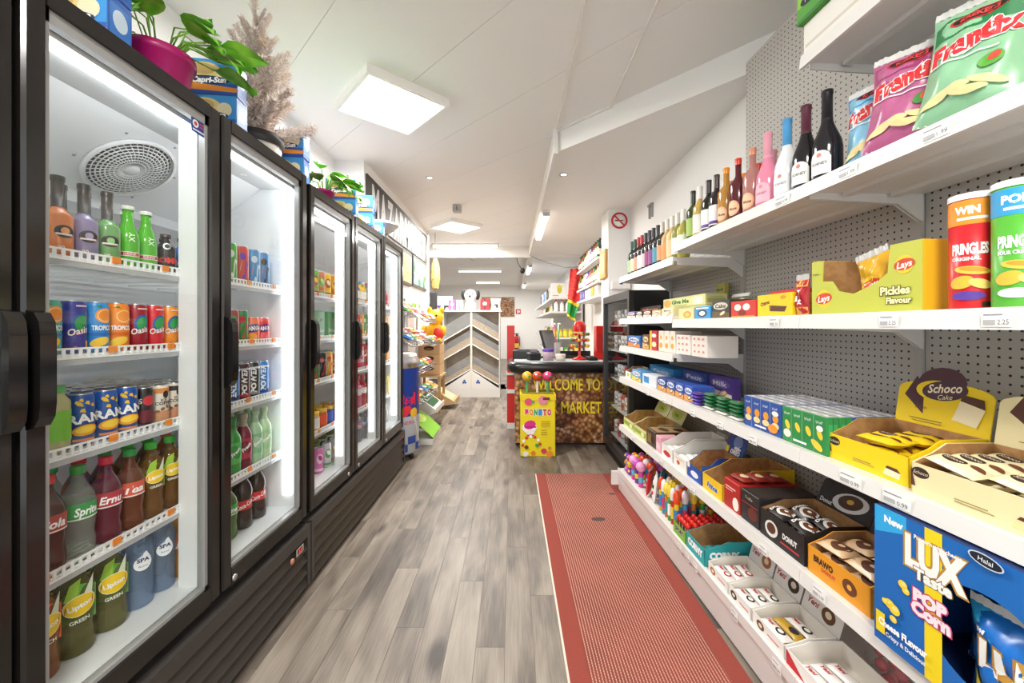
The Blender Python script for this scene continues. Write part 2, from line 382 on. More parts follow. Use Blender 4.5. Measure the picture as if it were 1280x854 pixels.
for x, y, a, lab in ((-0.90, 2.98, 42, 'large square white light panel on the ceiling above the drink coolers'), (-0.92, 6.6, 42, 'smaller-looking square light panel on the ceiling beyond the black letter sign'),
                  (0.05, -0.75, 42, 'added unseen square fill light panel on the ceiling behind the camera')):  # third panel hangs out of view, added to brighten the room
    o = put(KP, lab, 'ceiling light', (x, y, ZC), radians(a)); area('panel_lamp', o, (0, 0, -0.066), 0.55, 0.55, PANEL_W)
def tube_light(x, y, z, ln, along_y, lab):
    g = G().box(-0.05, 0.05, -ln/2, ln/2, -0.03, 0, 'eceae6').mesh('housing')
    t = G().box(-0.04, 0.04, -ln/2+0.02, ln/2-0.02, -0.07, -0.03, 'fffaf0/e3').mesh('tube_cover')
    e = [G().box(-0.045, 0.045, a, a+0.02, -0.075, -0.03, 'b9b7b3').mesh('end_cap') for a in (-ln/2, ln/2-0.02)]
    o = put(K('tube_light', g, ('tube_cover', t), ('end_cap', e[0]), ('end_cap', e[1])), lab, 'tube light', (x, y, z), 0 if along_y else pi/2)
    area('tube_lamp', o, (0, 0, -0.085), 0.08, ln-0.1, TUBE_W)
for i, (y, ln) in enumerate(((5.9, 1.5), (10.4, 1.5), (14.4, 1.4))):
    tube_light(0.44, y, ZL, ln, True, 'fluorescent tube light along the ceiling trunking, '+ORD[i]+' from the shop front')
for i, (x, y, ln) in enumerate(((-0.95, 8.15, 1.35), (-0.95, 11.9, 1.3), (-0.9, 15.0, 0.9))):
    tube_light(x, y, ZC, ln, False, 'fluorescent tube light running across the rear ceiling, '+ORD[i]+' from the shop front')
KD = K('downlight', G().lathe([(0.028, 0), (0.045, 0), (0.045, -0.006), (0.028, -0.004)], 'cfccc6/s', 20).mesh('ring'), ('lens', G().lathe([(0, -0.002), (0.028, -0.002), (0.028, 0)], 'fff4e0/e6', 16).mesh('lens')))
put(KD, 'small round recessed downlight above the black letter sign', 'downlight', (-0.93, 4.52, ZC))
put(KD, 'small round recessed downlight in the lowered ceiling', 'downlight', (0.51, 3.95, ZL))
put(K('smoke_detector', G().rbox(-0.06, 0.06, -0.05, 0.05, -0.10, 0, 'b5b3b0', 0.01).mesh('sensor'), ('slot', G().box(-0.01, 0.01, -0.052, -0.05, -0.08, -0.02, '77757a').mesh('slot'))), 'grey motion sensor box on the ceiling before the far light panel', 'sensor', (-0.76, 5.55, ZC))
cg = G().tube([(0, 0, 0), (0.02, 0, -0.1), (0.1, -0.02, -0.24)], 0.008, '39383a')
put(K('security_camera', cg.mesh('stalk'), ('camera_body', G().lathe([(0, -0.09), (0.05, -0.09), (0.05, 0.07), (0, 0.07)], '1c1c1e', 14, (0.12, -0.02, -0.28), axis='y').mesh('body'))), 'black bullet security camera hanging from the ceiling trunking', 'camera', (0.1, 8.4, ZL-0.06))
put(K('security_camera', G().tube([(0, 0, 0), (0, 0, -0.12)], 0.02, 'e8e6e2').mesh('stalk'), ('camera_body', G().lathe([(0.05, 0.08), (0.05, -0.05), (0, -0.08)], 'dddbd8', 14, (0, 0, -0.16)).mesh('dome'))), 'white dome security camera hanging beside the rear cross light', 'camera', (-0.86, 8.8, ZC))
put(K('cable', G().tube([(0.4, 8.3, 2.80), (0.7, 8.0, 2.62), (1.0, 7.6, 2.47), (1.24, 7.35, 2.44)], 0.012, '8f8d8a').mesh('cable')), 'grey cable sagging from the ceiling trunking to the wall shelves', 'cable', (0, 0, 0))
put(K('wall_bracket', G().box(-0.02, 0, -0.05, -0.03, -0.13, 0.02, '9b9895').box(-0.02, 0, 0.03, 0.05, -0.13, 0.02, '9b9895').box(-0.03, 0, -0.06, 0.06, 0.0, 0.02, '9b9895').mesh('bracket')), 'small metal bracket high on the white wall over the wine bottles', 'bracket', (XR, 4.35, 2.66))

# ------------------------------------------------------------------ runner rug
rg = G()
x0, x1, y0, y1 = 0.22, 0.905, 0.75, 3.64
rr = link('runner_rug', G().box(x0+0.075, x1-0.075, y0, y1, 0.0, 0.009, 'rug').mesh('field')); tag(rr, 'long terracotta red runner rug with pale flecked rows on the plank floor', 'rug')
for a, b in ((x0, x0+0.075), (x1-0.075, x1)): link('border', G().box(a, b, y0, y1, 0.0, 0.0105, 'fibre').mesh('border'), rr)
link('binding', G().box(x0-0.009, x0, y0, y1, 0.0, 0.006, 'd9cdbd').mesh('binding'), rr)
fg = G()
for k in range(70):
    x = x0+0.005+(x1-x0-0.01)*k/69; fg.box(x-0.002, x+0.002, y1, y1+0.012+0.012*RND.random(), 0, 0.004, 'fibre')
link('fringe', fg.mesh('fringe'), rr)
for x, y, a in ((0.60, 2.78, 0.05), (0.80, 3.2, 0.03)):
    link('stain', G().lathe([(0, 0.0098), (a, 0.0098)], '4b2f28', 14, (x, y, 0), 1, 0.6).mesh('stain'), rr)

# ------------------------------------------------------------------ drink coolers on the left
DX = -1.05
BLK, BLK2 = '1d1a18/x.14', '3b3734/x.4'
SHZ = (1.535, 1.275, 1.018, 0.712)
def cooler(name_label, y0, doors, H, kick_top, leds, has_fan):
    yb = doors[-1][1]+0.012
    g = G().box(-1.76, DX-0.045, y0, yb, H-0.07, H, BLK).box(-1.76, -1.73, y0, yb, 0.33, H-0.07, BLK)
    for a in (y0, yb-0.02): g.box(-1.73, DX-0.045, a, a+0.02, 0.33, H-0.07, BLK)
    g.box(-1.76, DX-0.05, y0, yb, 0.035, 0.40, '141312')
    root = tag(link('display_cooler', g.mesh('cabinet')), name_label, 'cooler')
    for a in (y0+0.06, yb-0.06):
        for x in (-1.68, -1.14): link('foot', G().lathe([(0.025, 0), (0.025, 0.035), (0, 0.035)], '1a1a1a', 10, (x, a, 0)).mesh('foot'), root)
    li = G().box(-1.73, -1.70, y0+0.02, yb-0.02, 0.40, H-0.07, 'liner').box(-1.70, DX-0.05, y0+0.02, yb-0.02, 0.40, 0.44, 'liner').box(-1.70, DX-0.05, y0+0.02, yb-0.02, H-0.085, H-0.07, 'liner')
    for a in (y0+0.02, yb-0.04): li.box(-1.70, DX-0.05, a, a+0.02, 0.44, H-0.085, 'liner')
    liner = link('liner', li.mesh('liner'), root)
    ev = G().prism([(-1.27, H-0.086), (-1.55, H-0.295), (-1.57, H-0.33), (-1.70, H-0.335), (-1.70, H-0.086)], y0+0.041, yb-0.041, 'f0f1f2/s')
    evo = link('evaporator_cover', ev.mesh('evaporator_cover'), root)
    if has_fan:
        fgd = G()                                # round fan guard on the sloping cover
        for r in [0.028+0.0125*k for k in range(9)]: fgd.tube([(r*cos(2*pi*k/36), r*sin(2*pi*k/36), 0.012*(1-(r/0.14)**4)) for k in range(36)], 0.0026, 'f4f4f4', 4, True)
        for k in range(40):
            a = 2*pi*k/40; fgd.tube([(q*cos(a+0.25*(q-0.03)/0.1), q*sin(a+0.25*(q-0.03)/0.1), 0.013*(1-(q/0.14)**4)) for q in (0.028, 0.08, 0.134)], 0.002, 'f4f4f4', 4)
        fgd.lathe([(0, 0.014), (0.024, 0.014), (0.026, 0.008)], 'f4f4f4', 20); fgd.lathe([(0.132, 0.0), (0.142, 0.0), (0.142, 0.012), (0.132, 0.012)], 'f4f4f4', 36)
        al = atan2(0.209, 0.28); nx, nz = sin(al), -cos(al); rot = (0, pi-al, 0); fc = (-1.41, 1.475, H-0.1905)
        at = lambda d: (fc[0]+nx*d, fc[1], fc[2]+nz*d)
        link('fan_guard', fgd.mesh('fan_guard'), evo, at(0.004), rot)
        link('fan', G().lathe([(0, 0), (0.132, 0)], '77797c', 30).mesh('fan'), evo, at(0.002), rot)
        sc_ = G().ball((0, 0, 0), 0.005, 'a9a9a9/m', 8, 4).mesh('screw')
        for k in range(6):
            a = k*pi/3+0.3; d = 0.165; link('screw', sc_, evo, (fc[0]+d*cos(a)*cos(al), fc[1]+d*sin(a), fc[2]+d*cos(a)*sin(al)))
    link('led_strip', G().box(DX-0.088, DX-0.074, y0+0.05, yb-0.05, H-0.098, H-0.086, 'f4f9ff/e%g' % (LED_E*3.6)).mesh('led_strip'), root)
    n = len(doors)
    for i, (a, b) in enumerate(doors):
        if i < n-1: link('mullion', G().box(DX-0.115, DX-0.05, b-0.045, b+0.05, 0.44, H-0.085, 'f1f2f0').mesh('mullion'), root)
        if leds[i]:
            e = 'f4f9ff/e%g' % (LED_E*leds[i]); yl = b-0.053 if i < n-1 else b-0.036
            link('led_strip', G().box(DX-0.105, DX-0.065, yl, yl+0.007, 0.50, H-0.16, e).mesh('led_strip'), root)
        for z in SHZ:                            # white wire shelves with a picket front rail
            s = G(); xa, xb, ya, ybb = -1.68, -1.165, a+0.012, b-0.012
            nr = 24
            for k in range(nr+1): x = xa+(xb-xa)*k/nr; s.box(x-0.0022, x+0.0022, ya, ybb, z-0.005, z, 'eef0f0/s')
            for k in range(5): y = ya+(ybb-ya)*k/4; s.box(xa, xb, y-0.003, y+0.003, z-0.011, z-0.005, 'eef0f0/s')
            s.box(xb, xb+0.005, ya, ybb, z+0.013, z+0.018, 'f6f7f7/s'); s.box(xb, xb+0.005, ya, ybb, z-0.012, z-0.006, 'f6f7f7/s')
            nk = int((ybb-ya)/0.02)
            for k in range(nk+1): y = ya+(ybb-ya)*k/nk; s.box(xb+0.0005, xb+0.0045, y-0.0035, y+0.0035, z-0.01, z+0.014, 'f6f7f7/s')
            s.box(xb+0.0005, xb+0.0035, ya, ybb, z-0.028, z-0.012, 'd7dadc/t.6')
            so = link('wire_shelf', s.mesh('wire_shelf'), root)
            for k in range(3): y = ya+(ybb-ya)*(0.17+0.33*k+0.05*RND.random()); link('price_clip', G().box(xb+0.0052, xb+0.0085, y-0.012, y+0.012, z-0.001, z+0.017, 'f08a1d').mesh('price_clip'), so)
        # the glass door
        zb, zt, st = 0.378, H-0.004, 0.047
        d = G().rbox(DX-0.04, DX, a, a+st, zb, zt, BLK, 0.006).rbox(DX-0.04, DX, b-st, b, zb, zt, BLK, 0.006).box(DX-0.038, DX-0.002, a+st, b-st, zb, zb+0.06, BLK).box(DX-0.038, DX-0.002, a+st, b-st, zt-0.045, zt, BLK)
        do = link('door', d.mesh('door_frame'), root)
        q = 0.012; ga = G()
        for (u0, u1, v0, v1) in ((a+st, a+st+q, zb+0.06, zt-0.045), (b-st-q, b-st, zb+0.06, zt-0.045), (a+st, b-st, zb+0.06, zb+0.06+q), (a+st, b-st, zt-0.075, zt-0.045)): ga.box(DX-0.034, DX-0.012, u0, u1, v0, v1, '9a9a98/s')
        link('gasket', ga.mesh('gasket'), do)
        link('glass', G().box(DX-0.022, DX-0.018, a+st, b-st, zb+0.06, zt-0.045, 'glass').mesh('glass'), do)
        hs = b-0.036 if i == 0 and has_fan else a+0.004
        pr = [(DX, 1.385), (DX+0.018, 1.38), (DX+0.029, 1.36), (DX+0.032, 1.33), (DX+0.032, 1.18), (DX+0.029, 1.15), (DX+0.018, 1.13), (DX, 1.125)]
        hd = link('handle', G().prism(pr, hs, hs+0.032, '171514/g').mesh('handle'), do)
        link('lock', G().lathe([(0.012, 0), (0.012, 0.004), (0, 0.005)], 'cfcfcf/m', 14, (DX-0.001, b-0.1 if i == 0 else a+0.06, 0.40), axis='x').mesh('lock'), do)
        if has_fan and i == 1:
            els = [('r', -0.031, -0.033, 0.031, 0.033, '2d4a9c'), ('t', 'DRINK COOL', 0, 0.021, 0.009, 'ffffff', {'w': 0.05}), ('e', -0.013, -0.002, 0.013, 0.013, 'f2f2f2'), ('e', -0.013, -0.002, 0.007, 0.007, 'c8452e'),
                   ('r', 0.004, 0.002, 0.027, 0.006, 'd34b3a'), ('r', 0.004, -0.008, 0.027, -0.004, 'd34b3a'), ('r', -0.026, -0.026, 0.026, -0.021, 'e8e8f4')]
            link('sticker', art(els, lambda u, v, o: (DX-0.016+o, u+b-st-0.035, v+zt-0.088), 'sticker'), do)
    # ventilated kick plate with louvres
    kg = G().box(-1.12, DX-0.03, y0, yb, 0.03, kick_top-0.052, '1b1918').box(-1.10, DX+0.012, y0, yb, kick_top-0.055, kick_top, BLK2).box(-1.10, DX+0.012, yb-0.028, yb, 0.03, kick_top-0.055, BLK2).box(-1.10, DX+0.012, y0, y0+0.028, 0.03, kick_top-0.055, BLK2)
    ko = link('kick_plate', kg.mesh('kick_plate'), root)
    lv = G().prism([(DX+0.008, 0.0), (DX+0.012, 0.003), (DX-0.016, 0.066), (DX-0.022, 0.066)], y0+0.03, yb-0.03, BLK2).mesh('louver')
    for k in range(4): link('louver', lv, ko, (0, 0, 0.034+k*(kick_top-0.092)/4))
    if has_fan:
        link('thermostat_display', art([('r', -0.033, -0.018, 0.033, 0.018, 'b9b9b6'), ('r', -0.022, -0.012, 0.022, 0.012, '30090a'), ('t', '3.7', 0, 0, 0.015, 'ff2a1e/e2.5', {'b': 0.02})], lambda u, v, o: (DX+0.013+o*4, u+1.955, v+kick_top-0.08), 'display'), ko)
        link('switch_button', G().lathe([(0.013, 0), (0.013, 0.006), (0, 0.008)], 'c07a62/s', 14, (DX+0.012, 1.885, kick_top-0.095), axis='x').mesh('button'), ko)
    else:
        link('badge', G().box(DX+0.012, DX+0.014, yb-0.13, yb-0.05, kick_top-0.06, kick_top-0.035, '9c4a4a').mesh('badge'), ko)
    return root
DOORS_A = [(0.262, 0.845), (0.859, 1.442), (1.454, 2.05)]
DOORS_B = [(2.085, 2.672), (2.682, 3.272), (3.282, 3.868)]
cooler('nearest black three-door glass drinks cooler with a round white fan guard inside', 0.25, DOORS_A, 2.127, 0.335, (0, 0, 1.1), True)
cooler('far black three-door glass drinks cooler next to the slim can cooler', 2.073, DOORS_B, 2.10, 0.345, (0.45, 0.2, 1.2), False)

# ------------------------------------------------------------------ white shop shelving on the right
BX, FX = 1.42, 1.00
BAYS = [(0.285, 1.285, (2.235, 1.81, 1.385, 0.94, 0.547), 2.86), (1.285, 2.25, (1.81, 1.385, 0.94, 0.547), 2.86), (2.25, 3.25, (1.745, 1.41, 1.19, 0.94, 0.547), 1.9)]
SH_WHITE = 'e0ddd9/s'
def bay(y0, y1, zs, top, label):
    root = link('shelving_bay', None); root.location = gw(0, 0); root.rotation_euler = (0, 0, GA); tag(root, label, 'shelving', 'bays of the white shop shelving')
    link('back_panel', G().box(BX, BX+0.02, y0+0.002, y1-0.002, 0.1, top, 'peg').mesh('back_panel'), root)
    for y in (y0, y1):
        if y == y1 and y1 < 3: continue
        link('upright', G().box(BX-0.012, BX+0.03, y+(0.0005 if y == y0 else -0.0245), y+(0.0245 if y == y0 else -0.0005), 0, top, 'b9b6b2').mesh('upright'), root)
    bs = link('base_shelf', G().box(FX-0.015, BX, y0+0.001, y1-0.001, 0.165, 0.187, SH_WHITE).box(FX-0.015, FX+0.005, y0+0.001, y1-0.001, 0.02, 0.165, 'dcd9d5/s').mesh('base_shelf'), root)
    link('price_rail', G().box(FX-0.024, FX-0.015, y0+0.002, y1-0.002, 0.15, 0.192, 'e6e3df/s').mesh('price_rail'), bs)
    for z in zs:
        g = G().box(FX, BX-0.014, y0+0.001, y1-0.001, z-0.022, z, SH_WHITE)
        g.box(FX+0.12, FX+0.15, y0+0.02, y1-0.02, z-0.036, z-0.022, SH_WHITE).box(FX+0.28, FX+0.31, y0+0.02, y1-0.02, z-0.036, z-0.022, SH_WHITE)
        s = link('shelf', g.mesh('shelf'), root)
        link('price_rail', G().prism([(FX-0.001, z+0.003), (FX-0.006, z+0.003), (FX-0.012, z-0.042), (FX-0.001, z-0.042)], y0+0.0015, y1-0.0015, 'e6e3df/s').mesh('price_rail'), s)
        for y in (y0+0.003, y1-0.008):
            link('bracket', G().prism([(FX+0.02, z-0.022), (FX+0.02, z-0.042), (BX-0.10, z-0.055), (BX-0.02, z-0.11), (BX-0.013, z-0.11), (BX-0.013, z-0.022)], y, y+0.005, 'dad7d3/s').mesh('bracket'), s)
    return root, bs
b0 = bay(*BAYS[0], 'nearest bay of the white pegboard shelving, holding the crisp tubes and bags')
b1 = bay(*BAYS[1], 'middle bay of the white pegboard shelving, with tall pegboard behind the sparkling wine')
b2 = bay(*BAYS[2], 'far bay of the white shelving with an extra short shelf beside the black fridge')
def price_tags(root, z, ys, wd=0.05, ht=0.032, drop=0.0, txt='0.99', x=FX-0.0125):
    for y in ys:
        fn = lambda u, v, o: (x-o*3, y-u, z-0.02+v-drop)
        link('price_tag', art([('r', -wd/2, -ht/2, wd/2, ht/2, 'fbfbf9'), ('r', -wd/2+0.004, ht*0.22, wd*0.2, ht*0.30, '9a9a9a'), ('r', -wd/2+0.004, -ht*0.36, -wd*0.02, -ht*0.06, 'b8b8b8'), ('t', txt, wd*0.24, -ht*0.2, ht*0.3, '5a5a5a', {'w': wd*0.36})], fn, 'price_tag'), root)
price_tags(b0[0], 1.385, (0.98, 0.76), txt='2.25'); price_tags(b0[0], 0.94, (1.09, 0.96), 0.07, 0.036); price_tags(b0[0], 0.547, (1.2,)); price_tags(b0[0], 1.81, (1.10, 0.87), 0.06, txt='1.99')
price_tags(b1[0], 1.385, (1.4,), txt='1.50'); price_tags(b1[0], 0.94, (1.52, 1.75, 2.0), drop=0.012); price_tags(b1[0], 0.547, (1.46, 2.0), drop=0.012); price_tags(b1[0], 1.81, (1.36,), 0.07)
price_tags(b1[0], 0.19, (1.37, 1.62, 1.95, 2.03, 2.12), 0.045, 0.04, drop=0.012, x=FX-0.025); price_tags(b2[0], 0.94, (2.35, 2.62), drop=0.01); price_tags(b2[0], 0.547, (2.4, 2.9), drop=0.0)
link('end_foot', G().box(FX-0.07, BX, 3.253, 3.275, 0.05, 0.16, 'f0eeeb/s').mesh('end_foot'), b2[0])
# ------------------------------------------------------------------ drinks: kinds
def lathe_mesh(prof, m, seg=20, name='body'): return G().lathe(prof, m, seg).mesh(name)
LID = {}
def can(name, R, H, col, els=(), top='c9cacb/m'):
    b = lathe_mesh([(0, 0.002), (R*0.72, 0.0), (R*0.8, 0.001), (R, 0.011), (R, H-0.013), (R*0.86, H-0.003)], col, 20, 'can')
    if (R, H) not in LID: LID[(R, H)] = lathe_mesh([(R*0.86, H-0.003), (R*0.87, H), (R*0.83, H), (R*0.81, H-0.005), (0, H-0.005)], top, 20, 'lid')
    return K(name, b, ('lid', LID[(R, H)]), ('print', art(els, on_cyl(R))) if els else None)
def bottle(name, R, H, rn, zs, zn, body, cap, caph=0.016, label=None, els=(), neck=None, waist=None, seg=20, capr=1.18, pet=False):
    """R body radius, rn neck radius, zs where the shoulder starts, zn where the neck starts; label (z0, z1, colour); neck (z0, z1, colour) sleeve"""
    pr = [(0, 0.004), (R*0.55, 0.0), (R*0.9, 0.002), (R, 0.012)]
    if waist: pr += [(R, waist*0.6), (R*0.9, waist), (R, waist*1.45)]
    if pet:
        for q in range(3): z = 0.03+q*(zs*0.35-0.03)/3; pr += [(R, z), (R*0.965, z+0.006), (R, z+0.012)]
    pr += [(R, zs)]
    for k in range(1, 6): t = k/5; pr.append((R+(rn-R)*(3*t*t-2*t**3), zs+(zn-zs)*t))
    pr += [(rn, H-caph), (0, H-caph)]
    parts = []
    if cap: parts.append(('cap', lathe_mesh([(rn*capr, H-caph-0.002), (rn*capr, H-0.001), (rn*capr*0.92, H), (0, H)], cap, 16, 'cap')))
    if neck:
        z0, z1, c = neck; seg_p = [(max(R+(rn-R)*(3*t*t-2*t**3), rn)+0.0007, zs+(zn-zs)*t) for t in [i/8 for i in range(9)] if z0 <= zs+(zn-zs)*t <= z1]
        parts.append(('neck_sleeve', lathe_mesh(([] if not seg_p else seg_p)+[(rn+0.0007, max(z0, zn)), (rn+0.0007, z1)], c, 20, 'sleeve')))
    if label: parts.append(('label', lathe_mesh([(R+0.0006, label[0]), (R+0.0006, label[1])], label[2], 24, 'label')))
    if els: parts.append(('print', art(els, on_cyl(R+0.0007))))
    return K(name, lathe_mesh(pr, body, seg, 'bottle'), *parts)
BO = {'b': 0.03}
def alco(name, body, spot):
    return bottle(name, 0.030, 0.215, 0.012, 0.105, 0.135, body, '3a3632/s', 0.012, neck=(0.128, 0.205, '4a433d/s'),
                  els=[('e', 0.004, 0.065, 0.021, 0.017, '3b302c'), ('e', 0.004, 0.067, 0.009, 0.009, spot), ('r', -0.014, 0.055, 0.020, 0.060, 'e6dcd4'), ('t', '20', -0.004, 0.022, 0.009, 'f3e6d8', BO)])
def greensoda(name): return bottle(name, 0.029, 0.192, 0.0125, 0.085, 0.155, '4fae1e/g', 'd6d8cc/s', 0.010, capr=1.25, els=[('t', 'XY', 0.004, 0.092, 0.014, 'eaf5e2', {'b': .02, 'ro': pi/2}), ('r', -0.026, 0.032, 0.026, 0.046, 'f4efe6'), ('r', -0.024, 0.034, 0.024, 0.044, 'b8323a'), ('t', 'DRINK', 0, 0.039, 0.007, 'ffffff')])
def bomb(name, body, tc): return bottle(name, 0.029, 0.135, 0.013, 0.085, 0.108, body, '3b2a2a/s', 0.010, label=None, els=[('r', -0.03, 0.03, 0.03, 0.055, '1a1418' if tc == 'e8322c' else '1d5fb8'), ('t', 'BOMB', 0, 0.042, 0.018, tc, {'b': .05}), ('e', 0, 0.09, 0.011, 0.011, 'd9dde0/m'), ('e', 0, 0.09, 0.007, 0.007, body)])
def fruit(u, v, r, c, c2): return [('e', u, v, r, r, c), ('e', u, v, r*0.78, r*0.78, c2), ('e', u, v, r*0.66, r*0.66, c)]
R3, H3 = 0.0285, 0.145
def tropico(name, col, c2): return can(name, R3, H3, col, [('e', 0.012, 0.105, 0.022, 0.022, 'f29a2e', 0.3), ('e', 0.012, 0.105, 0.018, 0.018, 'fbd9a0'), ('e', 0.012, 0.105, 0.016, 0.016, 'f2902a'), ('p', [(-0.02, 0.13), (0.0, 0.135), (0.004, 0.128)], '3c8c34'), ('t', 'TROPICO', 0.006, 0.07, 0.013, 'ffffff', {'b': .04, 'w': 0.047}), ('e', 0.0, 0.03, 0.022, 0.012, 'f3c52e', 0.4), ('r', -0.03, 0.048, 0.03, 0.056, c2)])
def oasis(name, col, c2, dark='1f5fa8'): return can(name, R3, H3, col, [('e', 0.012, 0.085, 0.02, 0.027, dark, -0.3), ('e', 0.012, 0.085, 0.014, 0.02, '2f9c4e', -0.3), ('t', 'Oasis', 0.006, 0.062, 0.017, 'f8f4f0', {'b': .02, 'sh': .3, 'ro': .25, 'ol': 'a01a26', 'w': .044}), ('p', [(-0.03, 0.01), (0.028, 0.01), (0.028, 0.035), (-0.03, 0.02)], c2), ('r', 0.0, 0.128, 0.026, 0.132, 'f0d8d0')])
def rani(name): 
    rr = random.Random(3); e = []
    for k in range(9): u, v = 0.006+(rr.random()-.5)*0.04, 0.098+rr.random()*0.03; s = 0.003+rr.random()*0.003; e.append(('p', [(u-s, v-s*.5), (u+s, v-s), (u+s*.6, v+s), (u-s*.5, v+s*.8)], 'f0c22e'))
    return can(name, R3, H3, '1f4f9e/s', e+[('t', 'RANI', 0.008, 0.078, 0.024, 'f8f8f4', {'b': .04, 'ro': .1}), ('e', 0.004, 0.045, 0.026, 0.015, 'f09a1e', 0.15), ('e', 0.004, 0.047, 0.02, 0.010, 'f8cf3c', 0.15), ('r', -0.02, 0.015, 0.022, 0.022, 'e08a4e')])
def coffee(name, top): return can(name, 0.026, 0.133, 'e4d8c8', [('r', -0.075, 0.105, 0.075, 0.122, top), ('e', 0.01, 0.10, 0.009, 0.013, '2e2623'), ('t', 'ICE', 0.004, 0.082, 0.008, '3a2c26', BO), ('t', 'COFFEE', 0.006, 0.071, 0.010, '2b211d', BO), ('r', -0.07, 0.012, 0.07, 0.045, 'c98d63')] + [('e', -0.05+0.0125*k, 0.045+0.007*((k*7) % 3), 0.006, 0.005, '8a5a3a', k) for k in range(9)])
def fanta(name, col, c2='f08a1d'): return can(name, 0.033, 0.116, col, [('e', 0.004, 0.066, 0.033, 0.019, '27348b', 0.15), ('t', 'FANTA', 0.004, 0.066, 0.018, 'ffffff', {'b': .05, 'ro': .12, 'w': 0.055}), ('e', 0.0, 0.028, 0.02, 0.016, c2)])
def tall(name, col, c2, c3, word=None, wc='ffffff', H=0.168, R=0.033): 
    e = [('p', [(-0.03, 0.03), (-0.012, 0.03), (0.022, H-0.04), (0.004, H-0.04)], c2), ('p', [(0.0, 0.025), (0.012, 0.02), (0.03, H*0.55), (0.018, H*0.6)], c3), ('e', 0.002, H*0.72, 0.013, 0.016, c3)]
    if word: e = [('r', -0.09, 0.02, 0.09, 0.035, c2), ('t', word, 0.004, H/2+0.005, 0.020, wc, {'b': .05, 'ro': pi/2, 'w': H*0.72}), ('r', -0.09, H-0.03, 0.09, H-0.022, c3)]
    return can(name, R, H, col, e)
def tea(name, R, H, liquid, capc, leafc, word, big):
    z = H*0.52; s = R/0.042
    e = [('p', [(-0.05*s, z-0.045*s), (0.05*s, z-0.045*s), (0.05*s, z+0.05*s), (0.0, z+0.075*s), (-0.05*s, z+0.03*s)], leafc), ('p', [(-0.03*s, z+0.03*s), (-0.005*s, z+0.02*s), (0.004*s, z+0.09*s), (-0.018*s, z+0.075*s)], '9fcb3a'), ('p', [(0.01*s, z+0.04*s), (0.03*s, z+0.03*s), (0.035*s, z+0.09*s)], 'dfe9d2'),
         ('e', 0.004*s, z+0.012*s, 0.037*s, 0.030*s, 'fff3c4', .2), ('e', 0.004*s, z+0.012*s, 0.0345*s, 0.028*s, 'f6cf1f', .2), ('p', [(-0.028*s, z-0.004*s), (0.03*s, z+0.006*s), (0.033*s, z+0.028*s), (-0.026*s, z+0.016*s)], '8c2b2a'), ('t', 'Lipton', 0.003*s, z+0.012*s, 0.014*s, 'ffffff', {'b': .03, 'ro': .18, 'w': 0.05*s}),
         ('t', word, 0.002*s, z-0.031*s, 0.010*s, 'f4fbea', {'b': .02, 'w': 0.04*s, 'ro': .08})]
    return bottle(name, R, H, 0.0135 if big else 0.0125, H*0.70, H*0.9, liquid, capc, 0.022, els=e, waist=H*0.3, capr=1.3)
def soda_b(name, R, H, liquid, capc, lab, word, wc='ffffff'): return bottle(name, R, H, 0.0125, H*0.62, H*0.88, liquid, capc, 0.022, label=(H*0.42, H*0.6, lab), els=[('t', word, 0.006, H*0.51, H*0.085, wc, {'b': .03, 'sh': .2, 'w': R*1.5}), ('r', -R*1.2, H*0.425, R*1.2, H*0.44, 'f0f0ea')], waist=H*0.25, capr=1.3)
def water(name): 
    e = [('e', 0.006, 0.165, 0.024, 0.026, 'f6f8fa'), ('p', [(-0.016, 0.178), (0.028, 0.178), (0.014, 0.208)], 'f6f8fa'), ('t', 'SPA', 0.006, 0.178, 0.013, '1d2b5c', {'b': .04}), ('t', 'Reine', 0.006, 0.156, 0.007, '55606e')]
    pr = [(0, .006), (.025, 0), (.038, .004), (.040, .014)]
    for q in range(8): z = 0.02+q*0.014; pr += [(.040, z), (.0375, z+.005), (.040, z+.011)]
    pr += [(.0405, .14), (.0405, .205), (.036, .235), (.022, .258), (.0125, .266), (.0125, .272), (0, .272)]
    return K(name, lathe_mesh(pr, 'a4bcd8/t.28', 20, 'bottle'), ('cap', lathe_mesh([(.016, .266), (.016, .284), (0, .284)], '2f6fc2', 16, 'cap')), ('print', art(e, on_cyl(.0412))))
def cola(name):
    pr = [(0, .006), (.025, 0), (.040, .006), (.043, .03), (.041, .075), (.0385, .105), (.0385, .155), (.043, .185), (.0425, .205), (.035, .235), (.022, .262), (.0135, .278), (.0135, .285), (0, .285)]
    return K(name, lathe_mesh(pr, '2a1712/g', 20, 'bottle'), ('cap', lathe_mesh([(.0165, .279), (.0165, .299), (0, .299)], 'c81f24', 16, 'cap')), ('label', lathe_mesh([(.0395, .105), (.0395, .155)], 'd22027', 24, 'label')), ('print', art([('t', 'Coca-Cola', 0.006, .131, .022, 'ffffff', {'b': .02, 'sh': .35, 'ro': .35, 'w': .075})], on_cyl(.0397))))
def jar(name, body, lab, lid): return K(name, lathe_mesh([(0, .002), (.03, 0), (.033, .004), (.033, .09), (.028, .1), (0, .1)], body, 18, 'jar'), ('lid', lathe_mesh([(.031, .098), (.031, .118), (0, .118)], lid, 18, 'lid')), ('label', lathe_mesh([(.0336, .02), (.0336, .08)], lab, 20, 'label')))
def smallb(name, body, cap, lab): return bottle(name, 0.027, 0.17, 0.011, 0.10, 0.14, body, cap, 0.018, label=(0.03, 0.09, lab), capr=1.3)

